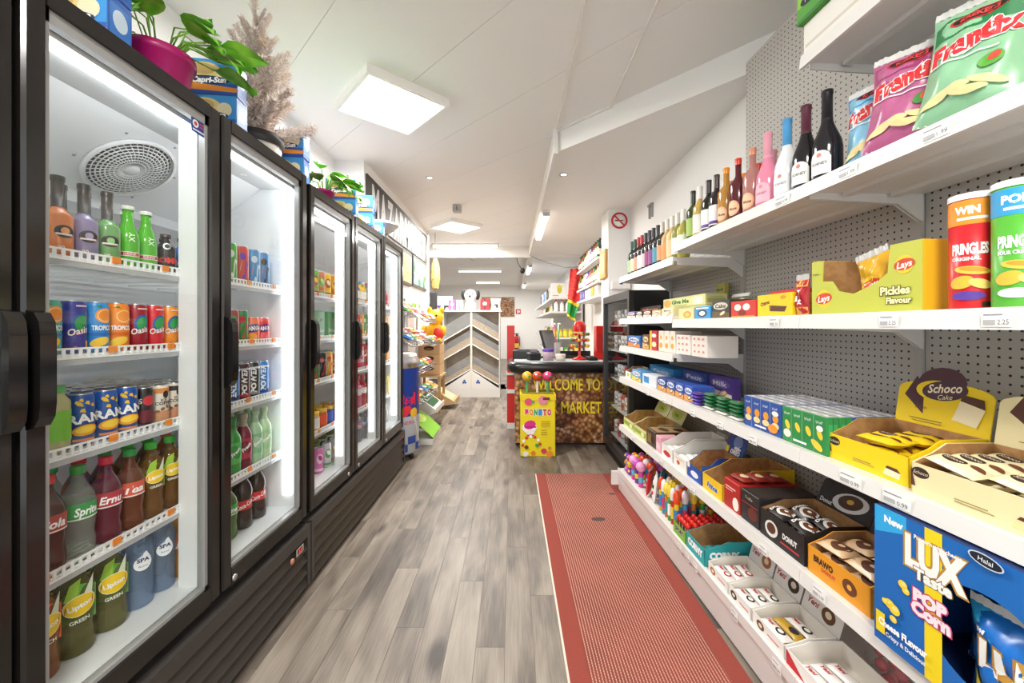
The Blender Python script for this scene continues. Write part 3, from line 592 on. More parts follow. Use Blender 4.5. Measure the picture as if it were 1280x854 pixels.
# ------------------------------------------------------------------ drinks: what stands where, from left to right (pixel column of each)
KD_ = {}
def kd(fn, *a):
    k = (fn.__name__,)+a
    if k not in KD_: KD_[k] = fn(*a)
    return KD_[k]
DOORW = ('nearest', 'second', 'third', 'fourth', 'fifth'); SHW = ('top', 'second', 'third', 'fourth', 'bottom')
ZS = SHZ + (0.44,)
def radius(k): return max(max(sqrt(v.co.x**2+v.co.y**2) for v in m.vertices) for m in [k.root]+[p[1] for p in k.parts])
def height(k): return max(max(v.co.z for v in m.vertices) for m in [k.root]+[p[1] for p in k.parts])
def row(door, sh, items, xf=-1.205, xfac=None, rows=1, pitch=0.062, dirn=0.25):
    last = None; clear = {4: 0.25, 3: 0.248}.get(sh, 9)
    ymax = ((DOORS_A if door < 2 else DOORS_B)[-1][1]-0.035) if door in (1, 4) else 9
    for i, (px, k, desc, cat) in enumerate(sorted(items, key=lambda t: t[0])):
        y0 = -xf*F/(CX-px); rad = radius(k)+0.0008
        if last is not None: y0 = max(y0, last+rad)
        last = y0+rad
        if last > ymax: continue
        hs = min(1.0, clear/height(k))
        for r in range(rows):
            x = xf - r*max(pitch, 2*rad+0.001); y = y0
            th = atan2(-x, y)+dirn+(RND.random()-.5)*0.25
            back = (', %s row' % ORD[r]) if r else ''
            put(k, '%s, %s on %s shelf, %s cooler door%s' % (desc, ORD[i], SHW[sh], DOORW[door], back), cat, (x, y, ZS[sh]+0.0006), th, 'drinks on the %s shelf of the %s cooler door' % (SHW[sh], DOORW[door]), scale=(1, 1, hs))
B, C = 'bottle', 'can'
# door one
row(0, 0, [(72, kd(alco, 'liqueur_bottle', 'd9824e/g', 'e9a46a'), 'orange bottle with dark neck', B), (100, kd(alco, 'liqueur_bottle', '8d83a3/g', 'a99cc0'), 'lilac bottle with dark neck', B), (129, kd(alco, 'liqueur_bottle', '6f9e62/g', '8cc47c'), 'misty green bottle with dark neck', B),
           (156, kd(greensoda, 'soda_bottle'), 'bright green soda bottle', B), (182, kd(greensoda, 'soda_bottle'), 'bright green soda bottle', B), (207, kd(bomb, 'shot_bottle', '2b2226/g', 'e8322c'), 'small black bottle with red lettering', B), (228, kd(bomb, 'shot_bottle', '2f7fd0/g', '8fd8f2'), 'small blue bottle with pale lettering', B)], -1.21, rows=2, pitch=0.066)
row(0, 1, [(57, kd(tropico, 'drink_can', '3aa7a0/s', '2f6fc2'), 'teal slim can at the door edge', C), (79, kd(oasis, 'drink_can', '3b3f9c/s', 'f0a02e'), 'violet blue slim can', C), (104, kd(tropico, 'drink_can', '2f8fd6/s', '2f6fc2'), 'sky blue slim can with orange slice', C), (134, kd(tropico, 'drink_can', 'f0851d/s', 'd8641a'), 'orange slim can with white lettering', C),
           (157, kd(oasis, 'drink_can', '9c1c2c/s', '7c1424'), 'dark red slim can', C), (180, kd(oasis, 'drink_can', 'd5232f/s', 'b81a28'), 'bright red slim can', C), (205, kd(oasis, 'drink_can', 'f0942a/s', '7a2a5c'), 'orange and purple slim can', C), (226, kd(oasis, 'drink_can', '62c83c/s', '2f6fc2'), 'lime green slim can', C)], rows=2)
row(0, 2, [(68, kd(bottle, 'juice_bottle', 0.03, 0.175, 0.017, 0.13, 0.155, 'c9c48e/t.8', '3f9c3a', 0.018, (0.03, 0.11, '7cc242')), 'apple juice bottle with green label', B), (98, kd(rani, 'drink_can'), 'blue fruit-chunk can', C), (129, kd(rani, 'drink_can'), 'blue fruit-chunk can', C), (154, kd(rani, 'drink_can'), 'blue fruit-chunk can', C),
           (178, kd(can, 'drink_can', 0.026, 0.133, '2a2422/s', (('e', 0.006, 0.09, 0.016, 0.016, 'c8323a'), ('t', 'S', -0.016, 0.09, 0.016, 'f0f0ee'), ('r', -0.02, 0.02, 0.02, 0.06, '6e2430'))), 'dark can with a red heart', C),
           (198, kd(coffee, 'drink_can', 'd9893f'), 'cream iced coffee can with orange top', C), (216, kd(coffee, 'drink_can', '2e2623'), 'cream iced coffee can with black top', C), (233, kd(coffee, 'drink_can', '7a4a3a'), 'cream iced coffee can with brown top', C)], rows=6, pitch=0.06)
row(0, 3, [(58, kd(soda_b, 'soda_bottle', 0.036, 0.272, '4a2a22/t.8', 'c83a2a', 'b03a2c', 'Cola'), 'brown soda bottle at the door edge', B), (82, kd(soda_b, 'soda_bottle', 0.036, 0.275, 'c8d2ca/t.22', '2f9c46', '2f9c46', 'Sprite'), 'clear soda bottle with green label', B), (116, kd(soda_b, 'soda_bottle', 0.036, 0.272, '6a2638/t.7', 'c8232c', 'b8283a', 'Ernu'), 'dark berry soda bottle with red cap', B), (143, kd(soda_b, 'soda_bottle', 0.035, 0.275, '744026/t.65', '2f9c46', 'd8563a', 'Tea'), 'brown soda bottle with coral label', B),
           (168, kd(tea, 'iced_tea_bottle', 0.034, 0.272, '86602f/t.5', '45b83a', '8fc83c', 'GREEN', False), 'iced tea bottle with green cap', B), (192, kd(tea, 'iced_tea_bottle', 0.034, 0.275, '86602f/t.5', '45b83a', '7fc06a', 'GREEN', False), 'iced tea bottle with green cap', B), (213, kd(tea, 'iced_tea_bottle', 0.034, 0.28, 'c0662f/t.6', 'f07a2e', 'e8642a', 'PEACH', False), 'iced tea bottle with orange cap', B)], -1.215, rows=2, pitch=0.08)
row(0, 4, [(46, kd(tea, 'iced_tea_bottle', 0.041, 0.255, 'a8672f/t.5', 'f07a2e', 'f0642a', 'PEACH', True), 'big peach iced tea bottle', B), (92, kd(tea, 'iced_tea_bottle', 0.041, 0.255, '86834a/t.42', '45b83a', '5fae3c', 'GREEN', True), 'big green iced tea bottle', B), (137, kd(tea, 'iced_tea_bottle', 0.041, 0.255, '86834a/t.42', '45b83a', '5fae3c', 'GREEN', True), 'big green iced tea bottle', B),
           (172, kd(water, 'water_bottle'), 'blue water bottle with white drop label', B), (200, kd(water, 'water_bottle'), 'blue water bottle with white drop label', B), (224, kd(soda_b, 'juice_bottle', 0.04, 0.255, 'e09a38/t.7', 'f0942a', 'd8622a', 'Juice'), 'orange juice bottle', B)], -1.225, rows=2, pitch=0.09)
# door two
row(1, 0, [(285, kd(tall, 'energy_drink_can', '4fae3a/s', 'e8f0d8', 'f0f4ea'), 'tall green can', C), (300, kd(tall, 'energy_drink_can', 'd64a3c/s', 'f0c8b0', '7a3ab0'), 'tall coral red can', C), (315, kd(tall, 'energy_drink_can', '3a8fc8/s', 'f08a3c', 'c8e0ee'), 'tall blue can with orange streak', C), (327, kd(tall, 'energy_drink_can', '2f7fb8/s', 'e0662e', '1d2b3c'), 'tall deep blue can with orange streak', C), (339, kd(tall, 'energy_drink_can', '24282a/s', 'c8d83c', '8fa83a'), 'tall black can with lime claw', C), (350, kd(tall, 'energy_drink_can', 'd8dadc/s', '3a3c40', '8a8c90'), 'tall white can', C)], rows=2, pitch=0.07)
row(1, 1, [(289, kd(tall, 'drink_can', 'b03a3a/s', 'f0e8e0', '3f9c46', None, 'ffffff', H3, R3), 'slim red can', C), (300, kd(tall, 'drink_can', '2f8c46/s', 'e8543c', 'c8323a', None, 'ffffff', H3, R3), 'slim green and red can', C), (314, kd(fanta, 'drink_can', 'f0641e/s', 'f8a03c'), 'orange soda can', C), (327, kd(fanta, 'drink_can', 'e0342c/s', 'f0646a'), 'red soda can', C), (340, kd(fanta, 'drink_can', 'f0c81e/s', 'f8e05a'), 'yellow soda can', C), (351, kd(fanta, 'drink_can', '9fd86a/s', 'd8f0b0'), 'pale green soda can', C)], rows=2, pitch=0.07)
row(1, 2, [(288, kd(tall, 'energy_drink_can', '2a6fb8/s', '1d2b5c', 'e0e0e0', 'ENERGY'), 'slate blue energy can', C), (299, kd(tall, 'energy_drink_can', '4a2226/s', 'b83a3a', 'c8c8c8', 'POWER'), 'maroon energy can', C), (310, kd(tall, 'energy_drink_can', '26262a/s', '8a8a8e', 'd8d8d8', 'POWER'), 'black energy can', C), (320, kd(tall, 'energy_drink_can', '2f7fd0/s', '1d3f8c', 'f0f0f0', 'POWER'), 'blue energy can', C), (330, kd(tall, 'energy_drink_can', 'f0b01e/s', '8a5a10', '3a2a10', 'ENERGY', '3a2a10'), 'golden yellow energy can', C), (340, kd(tall, 'beer_can', '2f8c4a/s', 'c8323a', 'f0f0f0', None, 'ffffff', 0.15), 'green beer can', C), (350, kd(tall, 'beer_can', '2f8c4a/s', 'c8323a', 'f0f0f0', None, 'ffffff', 0.15), 'green beer can', C)], rows=2, pitch=0.07)
def softb(name, body, cap, lab): return bottle(name, 0.033, 0.245, 0.0135, 0.15, 0.205, body, cap, 0.018, label=(0.05, 0.14, lab), neck=(0.19, 0.225, cap), capr=1.25, els=[('e', 0.004, 0.10, 0.02, 0.03, body, .4), ('t', 'Fresh', 0.004, 0.10, 0.014, 'ffffff', {'b': .03, 'ro': .7, 'sh': .3})])
row(1, 3, [(290, kd(softb, 'soft_drink_bottle', '3f9c46/g', '2f7c36', '58b85a'), 'green glass soft drink bottle', B), (304, kd(softb, 'soft_drink_bottle', '7c2a3a/g', '9a8f7c', 'b02f4a'), 'raspberry red soft drink bottle', B), (318, kd(softb, 'soft_drink_bottle', 'a9cfa8/g', '8fae8a', '7fb88a'), 'pale mint soft drink bottle', B), (329, kd(softb, 'soft_drink_bottle', 'b8d4b0/g', 'a0b89a', '9cc8a0'), 'pale lime soft drink bottle', B), (341, kd(softb, 'soft_drink_bottle', 'd8a03c/g', '3f9c46', 'e07a3c'), 'amber soft drink bottle', B), (351, kd(softb, 'soft_drink_bottle', 'c8b060/g', '3f9c46', '8fae3c'), 'yellow soft drink bottle', B)], rows=2, pitch=0.075)
row(1, 4, [(283, kd(soda_b, 'soda_bottle', 0.04, 0.262, '5a7a3a/t.8', '3f9c46', '3fae46', 'Lime'), 'green soda bottle', B), (302, kd(cola, 'cola_bottle'), 'big cola bottle with red label', B), (320, kd(cola, 'cola_bottle'), 'big cola bottle with red label', B), (337, kd(cola, 'cola_bottle'), 'big cola bottle with red label', B)], -1.225, rows=2, pitch=0.09)
# door three
def carton(name, w, d, h, col, els=(), end=(), top=(), b=0.003):
    body = G().rbox(-w/2, w/2, 0, d, 0, h, col, b).mesh('carton'); g = G()
    if els: art(els, on_front(), 'print', g)
    if end: art(end, lambda u, v, o: on_end(w/2)(u+d/2, v, o), 'print', g)
    if top: art(top, lambda u, v, o: on_top(h)(u, v+d/2, o), 'print', g)
    return K(name, body, ('print', g.mesh('print')) if g.f else None)
def slim(name, col, c2, c3): return can(name, R3, 0.155, col, [('e', 0.004, 0.09, 0.02, 0.03, c2), ('e', 0.006, 0.095, 0.011, 0.018, c3, .5), ('r', -0.08, 0.015, 0.08, 0.03, c2)])
row(2, 0, [(392, kd(slim, 'drink_can', '6fb84a/s', 'c8323a', 'f0d83c'), 'green and red can', C), (400, kd(slim, 'drink_can', 'e07a4a/s', '7fb83c', 'f0e0b0'), 'peach coloured can', C), (408, kd(slim, 'drink_can', 'f0c81e/s', 'a05a1e', 'f8f0d0'), 'yellow can with brown oval', C), (416, kd(slim, 'drink_can', 'e8a01e/s', 'f8e05a', '7a4a1e'), 'amber can', C), (424, kd(slim, 'drink_can', '6a3a9c/s', 'f0f0f4', 'c83a8c'), 'purple can', C)], rows=2)
for i, px in enumerate((398, 413)):
    kk = kd(carton, 'beer_crate_pack', 0.165, 0.14, 0.17, '2f8c46/s', (('p', ((-0.05, 0.12), (-0.02, 0.12), (-0.044, 0.1), (-0.035, 0.135), (-0.026, 0.1)), 'd8323a'), ('p', ((0.02, 0.12), (0.05, 0.12), (0.026, 0.1), (0.035, 0.135), (0.044, 0.1)), 'd8323a'), ('t', 'Heineken', 0, 0.05, 0.026, 'ffffff'), ('r', -0.07, 0.01, 0.07, 0.02, 'e8f0e0')), (('r', -0.06, 0.03, 0.06, 0.14, 'b8c8b8'),))
    put(kk, 'green beer multipack with red stars behind third cooler door, ' + ('nearer one' if i == 0 else 'farther one'), 'beer pack', (-1.19, 1.19*F/(CX-px)+0.05*i, ZS[1]+.0006), pi/2)
row(2, 2, [(392, kd(tall, 'beer_can', '2f8c4a/s', 'f0f0f0', 'c8323a'), 'tall green beer can', C), (401, kd(tall, 'beer_can', '2a2626/s', 'f0f0f0', 'c8323a'), 'tall black beer can', C), (409, kd(tall, 'beer_can', 'd8a02e/s', 'f0f0f0', 'c8323a'), 'tall golden beer can', C), (417, kd(tall, 'beer_can', 'eceef0/s', '2f4fa8', 'd8323a', 'WIT', 'd8323a'), 'tall white beer can with red letters', C), (425, kd(tall, 'beer_can', 'dfe2e6/s', '2f4fa8', 'd8323a', 'WIT', '2f4fa8'), 'tall silver beer can with blue letters', C)], rows=2, pitch=0.07)
row(2, 3, [(392, kd(jar, 'drink_jar', 'e8c8a8/t.8', 'f0f0ec', 'e0b02e'), 'jar with white label and yellow lid', 'jar'), (402, kd(jar, 'drink_jar', 'd86a3a/t.8', 'e8542e', 'e0b02e'), 'jar with red label and yellow lid', 'jar'), (411, kd(jar, 'drink_jar', '3a5aa8/t.8', '3a5ab8', 'd8a83a'), 'jar with blue label and yellow lid', 'jar'), (420, kd(jar, 'drink_jar', 'b87a3a/t.8', 'd0a03a', 'a8843a'), 'jar with amber label and tan lid', 'jar')], rows=2, pitch=0.075)
row(2, 4, [(392, kd(softb, 'soft_drink_bottle', '5a6a3a/g', 'e0e0dc', '8a9a5a'), 'olive bottle', B), (402, kd(softb, 'soft_drink_bottle', '3f5a3a/g', 'd8d8d4', 'b0c0a8'), 'dark green bottle', B), (411, kd(softb, 'soft_drink_bottle', '4a5a3a/g', 'd8d8d4', 'c0c8b0'), 'grey green bottle', B), (420, kd(softb, 'soft_drink_bottle', '5a7a5a/g', 'c8c8c0', '7a9a8a'), 'sage green bottle', B)], -1.31, rows=1)
row(2, 4, [(384, kd(slim, 'drink_can', 'd83a9c/s', 'f0a8d0', 'ffffff'), 'hot pink can', C), (398, kd(slim, 'drink_can', 'e070b8/s', 'f8d8ec', 'b0287a'), 'light pink can', C), (408, kd(slim, 'drink_can', 'c8cace/s', '5a9c5a', 'f0f0f0'), 'silver can with green oval', C), (417, kd(slim, 'drink_can', 'b0b4b8/s', 'c8a04a', 'f0f0f0'), 'silver can with tan oval', C)])
# doors four and five
def ix(x0, x1, n): return [x0+(x1-x0)*i/(n-1) for i in range(n)]
PAL = [('c8323a', 'red'), ('f0a02e', 'orange'), ('6a4a9c', 'violet'), ('f0d03c', 'yellow'), ('4f9c4a', 'green'), ('3a7fc8', 'blue'), ('d86a9c', 'pink'), ('e8e4dc', 'white'), ('8a5a3a', 'brown'), ('3a3a3e', 'black'), ('5fb8b0', 'teal')]
def pal(name): return next(c for c, n in PAL if n == name)
row(3, 0, [(px, kd(smallb, 'small_bottle', pal(n)+'/g', pal(n2), 'f0ece4'), 'small %s bottle with %s cap' % (n, n2), B) for px, n, n2 in zip(ix(441, 458, 5), ('pink', 'violet', 'yellow', 'orange', 'green'), ('blue', 'white', 'blue', 'white', 'red'))], rows=2)
row(3, 1, [(px, kd(tall, 'drink_can', pal(n)+'/s', 'f0e8e0', pal('white')), 'tall %s can' % n, C) for px, n in zip(ix(440, 459, 5), ('brown', 'red', 'orange', 'green', 'black'))], rows=2)
row(3, 2, [(px, kd(softb, 'soft_drink_bottle', pal(n)+'/g', 'e8e4dc', pal(m)), '%s drink bottle with %s label' % (n, m), B) for px, n, m in zip(ix(440, 459, 5), ('red', 'red', 'pink', 'red', 'brown'), ('white', 'pink', 'white', 'brown', 'red'))], rows=2, pitch=0.075)
row(3, 3, [(px, kd(soda_b, 'soda_bottle', 0.034, 0.26, pal(n)+'/t.8', pal('red'), pal(m), 'Soda'), '%s soda bottle with %s label' % (n, m), B) for px, n, m in zip(ix(440, 459, 4), ('red', 'pink', 'red', 'brown'), ('pink', 'white', 'white', 'red'))], rows=2, pitch=0.08)
row(3, 4, [(px, kd(soda_b, 'water_bottle', 0.036, 0.25, 'aeb4bc/t.4', c, l, 'Eau'), 'clear water bottle with %s label' % n, B) for px, c, l, n in zip(ix(440, 459, 4), ('2f6fc2', 'd86a9c', '2f6fc2', 'e8e4dc'), ('6a4a9c', 'd86a9c', '3a7fc8', 'e8e4dc'), ('violet', 'pink', 'blue', 'white'))], -1.225, rows=2, pitch=0.08)
for sh, names in enumerate((('orange', 'red', 'orange', 'white', 'brown'), ('yellow', 'orange', 'white', 'orange', 'red'), ('yellow', 'orange', 'yellow', 'orange', 'yellow'), ('green', 'yellow', 'green', 'white', 'green'), ('blue', 'white', 'blue', 'white', 'blue'))):
    seen = {}; its = []
    for px, n in zip(ix(478, 490, 5), names):
        kk = kd(tall, 'drink_can', pal(n)+'/s', 'f0e8e0', pal('white')) if sh % 2 else kd(smallb, 'small_bottle', pal(n)+'/g', 'e8e4dc', pal(n))
        its.append((px, kk, '%s %s' % (n, 'can' if sh % 2 else 'bottle'), C if sh % 2 else B))
    row(4, sh, its, rows=2, pitch=0.07)
# ------------------------------------------------------------------ packaging kinds
def tray(name, w, d, h, col, fh, els=(), end=(), header=None, hels=(), inner='kraft', lean=0.12):
    """open display carton: front fh high, back h high; header card of height `header` rises behind"""
    t = 0.003; g = G()
    g.box(-w/2, w/2, 0, d, 0, t, col).box(-w/2, w/2, 0, t, t, fh, col).box(-w/2, w/2, d-t, d, t, h, col)
    for x in (-w/2, w/2-t):
        n = 5; pts = [(0, t), (d, t), (d, h), (d*0.42, h), (d*0.25, (h+fh)/2), (0, fh)]
        vs = [(x, a, b) for a, b in pts]+[(x+t, a, b) for a, b in pts]; m = len(pts)
        g.add(vs, [tuple(range(m)), tuple(range(2*m-1, m-1, -1))]+[(i, i+m, (i+1) % m+m, (i+1) % m) for i in range(m)], col)
        xi = x+t+.0004 if x < 0 else x-.0004; g.add([(xi, min(max(a, t), d-t), b-.001 if b > t else b) for a, b in pts], [tuple(range(m))], inner)
    g.box(-w/2+t, w/2-t, t, t+0.0006, t, fh-0.001, inner).box(-w/2+t, w/2-t, d-t-0.0006, d-t, t, h-0.001, inner).box(-w/2+t, w/2-t, t, d-t, t, t+0.0006, inner)
    parts = []; pg = G()
    if els: art(els, on_front(), 'print', pg)
    if end: art(end, lambda u, v, o: (w/2+o, u+d/2, v), 'print', pg)
    if pg.f: parts.append(('print', pg.mesh('print')))
    if header:
        hg = G(); n = 10
        top = [(w/2*cos(pi*k/n), h+header-0.03+0.03*sin(pi*k/n)) for k in range(n+1)]
        pts = [(-w/2, h-0.02), (w/2, h-0.02)]+top
        vs = []
        for yy in (0, 0.003): vs += [(x, d+0.001+yy+(z-h+0.02)*lean, z) for x, z in pts]
        m = len(pts); hg.add(vs, [tuple(range(m)), tuple(range(2*m-1, m-1, -1))]+[(i, i+m, (i+1) % m+m, (i+1) % m) for i in range(m)], col)
        subs = [('print', art(hels, lambda u, v, o: (u, d+0.001+(v-h+0.02)*lean-o*1.5, v)))] if hels else []
        parts.append(('header_card', hg.mesh('header_card'), subs))
    return K(name, g.mesh('tray'), *parts)
def pack(name, L, W, T, col, els=(), seg=14):
    """flow-wrapped bar lying flat, length along x"""
    def hh(u, v): return T*max(0, 1-abs(2*u-1)**7)*max(0, 1-abs(2*v-1)**3)
    def wid(u): return 1+0.12*abs(2*u-1)**8
    up = lambda u, v: ((u-.5)*L, (v-.5)*W*wid(u), T*0.45+0.55*hh(u, v)+0.0015*sin(u*70)*(abs(2*u-1) > 0.86))
    dn = lambda u, v: ((u-.5)*L, (v-.5)*W*wid(u), T*0.45-0.45*hh(u, v)+0.0015*sin(u*70)*(abs(2*u-1) > 0.86))
    g = G().grid(up, seg, 8, col).grid(dn, seg, 8, col, flip=True)
    return K(name, g.mesh('pack'), ('print', art(els, lambda a, b, o: (a, b, up(a/L+.5, b/W+.5)[2]+o*2))) if els else None)
def bag(name, w, h, t, col, els=(), seal='d8d8d4/s', crown=True):
    """upright pillow bag, front towards -y, standing on its lower seal"""
    def puff(u, v): return t/2*max(0, 1-abs(2*u-1)**3.2)*max(0, 1-abs(2*v-1)**4)**0.8
    wv = lambda u, v: 0.0035*sin(9*u+14*v)+0.003*sin(23*u-11*v)
    wd = lambda v: 1-0.10*(1-abs(2*v-1)**2)
    fr = lambda u, v: ((u-.5)*w*wd(v), -puff(u, v)-wv(u, v)*min(1, puff(u, v)*60), v*h)
    bk = lambda u, v: ((u-.5)*w*wd(v), puff(u, v)*0.9, v*h)
    g = G().grid(fr, 16, 20, col).grid(bk, 12, 12, col, flip=True)
    SL = []
    for z in (0.0, h):
        s = 1 if z else -1
        sl = G(); SL.append(sl); sl.grid(lambda a, b: ((a-.5)*w, 0.0025*sin(a*80)-0.0008, z+s*(b*0.018)*(1+0.1*sin(a*150)*crown) if z else 0.0+b*0.012), 30, 1, seal)
    def at(u, v, o):
        uu, vv = min(1, max(0, u/w+.5)), min(1, max(0, v/h)); p = fr(uu, vv); return (p[0], p[1]-0.0005-o*2, p[2])
    return K(name, g.mesh('bag'), ('seal', SL[0].mesh('seal')), ('seal', SL[1].mesh('seal')), ('print', art(els, at)) if els else None)
def tin(name, R, H, col, els, lid='f0f0ee'):
    return K(name, lathe_mesh([(0, 0.001), (R*0.97, 0), (R, 0.003), (R, H-0.012), (R*0.99, H-0.012), (0, H-0.012)], col, 28, 'tube'), ('lid', lathe_mesh([(R*1.03, H-0.014), (R*1.03, H-0.001), (R*0.98, H), (0, H)], lid, 28, 'lid')), ('print', art(els, on_cyl(R))))
def ybox(px0, px1, x): a, b = gy(px0, x), gy(px1, x); return (a+b)/2, abs(a-b)
def sell(px0, px1, z, h, col, label, cat, name='snack_box', els=None, end=None, top=None, xf=1.03, d=0.12, turn=0.0, fix=None):
    yc, wd = ybox(px0, px1, xf); wd -= 0.004
    k = carton(name, wd, d, h, col, els(wd, h) if els else (), end(d, h) if end else (), top(wd, d) if top else ())
    return gput(k, label, cat, xf, yc, z+0.0006, turn)
def design(c2, c3, word, wc='ffffff', ol=None, blob='8a5a34'):
    def f(w, h):
        k = {'b': .03, 'w': w*0.62}
        if ol: k['ol'] = ol
        return [('p', [(-w/2, h*0.03), (w/2, h*0.03), (w/2, h*0.3), (-w/2, h*0.42)], c2), ('e', 0, h*0.68, w*0.42, h*0.2, c3), ('t', word, 0, h*0.68, min(h*0.2, w*0.22), wc, k), ('e', w*0.12, h*0.26, w*0.2, h*0.14, blob, .3), ('e', w*0.12, h*0.28, w*0.15, h*0.08, 'f3e3c0', .3)]
    return f
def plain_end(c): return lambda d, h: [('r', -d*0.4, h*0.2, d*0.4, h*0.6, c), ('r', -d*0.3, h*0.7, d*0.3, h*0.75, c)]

# ------------------------------------------------------------------ crisp shelf (eye level)
ZP = 1.3856
def tube_art(cTop, w1, cMid, flav, blob):
    R = 0.038
    return [('r', -0.119, 0.19, 0.119, 0.244, cTop), ('t', w1, -0.004, 0.222, 0.016, 'ffffff', {'b': .05, 'w': .04}), ('r', -0.02, 0.200, 0.028, 0.206, 'ffffff'), 
            ('t', 'PRINGLES', 0.0, 0.136, 0.022, 'ffffff', {'b': .05, 'w': .058}), ('t', flav, -0.006, 0.114, 0.007, 'ffffff', {'b': .04, 'w': .046}), ('e', 0.004, 0.088, 0.028, 0.009, 'f2c64a', -.15), ('e', 0.006, 0.09, 0.022, 0.005, 'd99a2a', -.15), ('e', -0.012, 0.062, 0.02, 0.014, 'f0b83c', .3), ('e', 0.016, 0.058, 0.018, 0.01, 'f6d070', -.4), ('e', -0.002, 0.032, 0.026, 0.010, blob), ('r', 0.018, 0.008, 0.034, 0.018, '1c1c1c')]
kt = tin('crisp_tube', 0.038, 0.26, 'd3232b/s', tube_art('f0941e', 'WIN', 'd3232b', 'ORIGINAL', '5a3a9c'))
kt2 = tin('crisp_tube', 0.038, 0.262, '58b23a/s', tube_art('2f9fd8', 'POP', '58b23a', 'SOUR CREAM', 'f0f4f0'))
yt = gy(1216, 1.07)
gput(kt, 'red and orange cardboard crisp tube with white lid beside the lime carton', 'crisp tube', 1.07, yt, ZP, 0.55)
gput(kt2, 'green and blue cardboard crisp tube with white lid at the picture edge', 'crisp tube', 1.07, yt-0.081, ZP, 0.6)
# lime crisp carton with a torn-out front, one bag left in it
yc, wd = ybox(1015, 1152, 1.03); dp, hh, t = 0.2, 0.178, 0.004
LIME = 'c3c64a'
fp = [(-wd/2, 0), (wd/2, 0), (wd/2, hh), (wd*0.27, hh), (wd*0.25, hh*0.6), (wd*0.16, hh*0.47), (-wd*0.05, hh*0.33), (-wd*0.2, hh*0.4), (-wd*0.27, hh*0.58), (-wd*0.38, hh*0.6), (-wd*0.37, hh*0.97), (-wd/2, hh*0.97)]
g = G().prism(fp, 0, t, LIME).box(-wd/2, wd/2, dp-t, dp, 0, hh, LIME).box(-wd/2, -wd/2+t, t, dp-t, 0, hh, 'e0b41e').box(wd/2-t, wd/2, t, dp-t, 0, hh, 'e6b81c').box(-wd/2+t, wd/2-t, t, dp-t, 0, t, 'kraft').box(-wd/2+t, wd/2-t, dp-t-0.001, dp-t, t, hh-0.002, 'kraft').box(-wd/2+t, -wd/2+t+0.001, t, dp-t, t, hh-0.002, 'kraft')
logo = lambda u, v, s: [('e', u, v, 0.030*s, 0.030*s, 'f4cf2e'), ('e', u, v, 0.034*s, 0.019*s, 'd2452c', .12), ('t', 'Lays', u, v, 0.020*s, 'fff6e8', {'b': .03, 'sh': .25, 'ro': .12})]
lays = K('crisp_carton', g.mesh('carton'), ('flap', G().add([(-wd*0.37, dp-0.03, hh), (wd/2-0.004, dp-0.03, hh), (wd/2-0.004, dp-0.001, hh+0.001), (-wd*0.37, dp-0.001, hh+0.001)], [(0, 1, 2, 3)], 'kraft').mesh('flap')),
         ('print', art(logo(-wd*0.36, 0.052, 0.92)+logo(wd*0.38, 0.122, 0.78)+[('t', 'Pickles', wd*0.31, 0.058, 0.020, 'f6e9b0', {'b': .05, 'ol': '3a3a1c', 'ow': .06}), ('t', 'Flavour', wd*0.34, 0.032, 0.015, 'f6e9b0', {'b': .05, 'ol': '3a3a1c', 'ow': .06}), ('r', -wd*0.48, 0.13, -wd*0.41, 0.133, '7a7a2c')], on_front())))
gput(lays, 'lime green crisp carton with torn-open front on the eye-level shelf', 'carton', 1.03, yc, ZP)
gput(bag('crisp_bag', 0.105, 0.145, 0.042, 'd9a31e/s', [('p', [(-0.06, 0.03), (0.06, 0.03), (0.06, 0.07), (-0.06, 0.09)], 'b9c63a')]+logo(0, 0.06, 0.9)), 'small yellow crisp bag slumped inside the lime carton', 'crisp bag', 1.068, yc-0.035, ZP+0.022, 0.0, tilt=(0, -0.22, 0))
redy = [('r', -0.028, 0.005, 0.028, 0.03, 'e8b04a'), ('r', -0.028, 0.10, 0.028, 0.125, 'e8a03c'), ('t', 'Mixes', 0, 0.065, 0.012, 'ffffff', {'ro': pi/2, 'b': .04, 'w': .05}), ('r', -0.022, 0.05, -0.008, 0.07, 'f4eef0')]
y_, w_ = ybox(991, 1013, 1.04)
gput(bag('nut_bag', 0.062, 0.125, 0.03, 'b3242c/s', redy), 'narrow red and orange snack bag next to the lime carton', 'snack bag', 1.05, y_+0.004, ZP)
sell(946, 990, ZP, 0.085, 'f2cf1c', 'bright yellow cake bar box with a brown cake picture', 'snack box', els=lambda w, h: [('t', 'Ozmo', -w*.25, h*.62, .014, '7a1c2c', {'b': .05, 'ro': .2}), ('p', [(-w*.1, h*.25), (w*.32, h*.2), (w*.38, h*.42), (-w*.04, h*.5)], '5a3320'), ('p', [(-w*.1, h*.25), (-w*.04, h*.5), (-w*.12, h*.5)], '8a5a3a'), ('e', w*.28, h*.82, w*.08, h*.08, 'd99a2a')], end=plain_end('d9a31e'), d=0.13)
sell(962, 1003, ZP, 0.115, 'd8322a', 'tall red box standing behind the bright yellow cake box', 'snack box', els=design('e0563a', 'f0c83c', 'Snack', 'a01c1c'), xf=1.19, d=0.06)
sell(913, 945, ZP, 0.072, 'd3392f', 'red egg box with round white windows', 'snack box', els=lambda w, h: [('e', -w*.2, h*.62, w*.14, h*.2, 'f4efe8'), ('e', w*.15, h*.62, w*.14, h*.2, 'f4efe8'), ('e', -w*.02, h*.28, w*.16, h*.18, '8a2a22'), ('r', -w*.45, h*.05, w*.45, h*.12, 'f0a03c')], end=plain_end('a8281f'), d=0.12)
sell(890, 912, ZP, 0.085, '3b3a36', 'dark chocolate cake box with tan cake picture', 'snack box', els=design('6a5a3c', 'd8d0c0', 'Cake', '3a2a1c'), d=0.14)
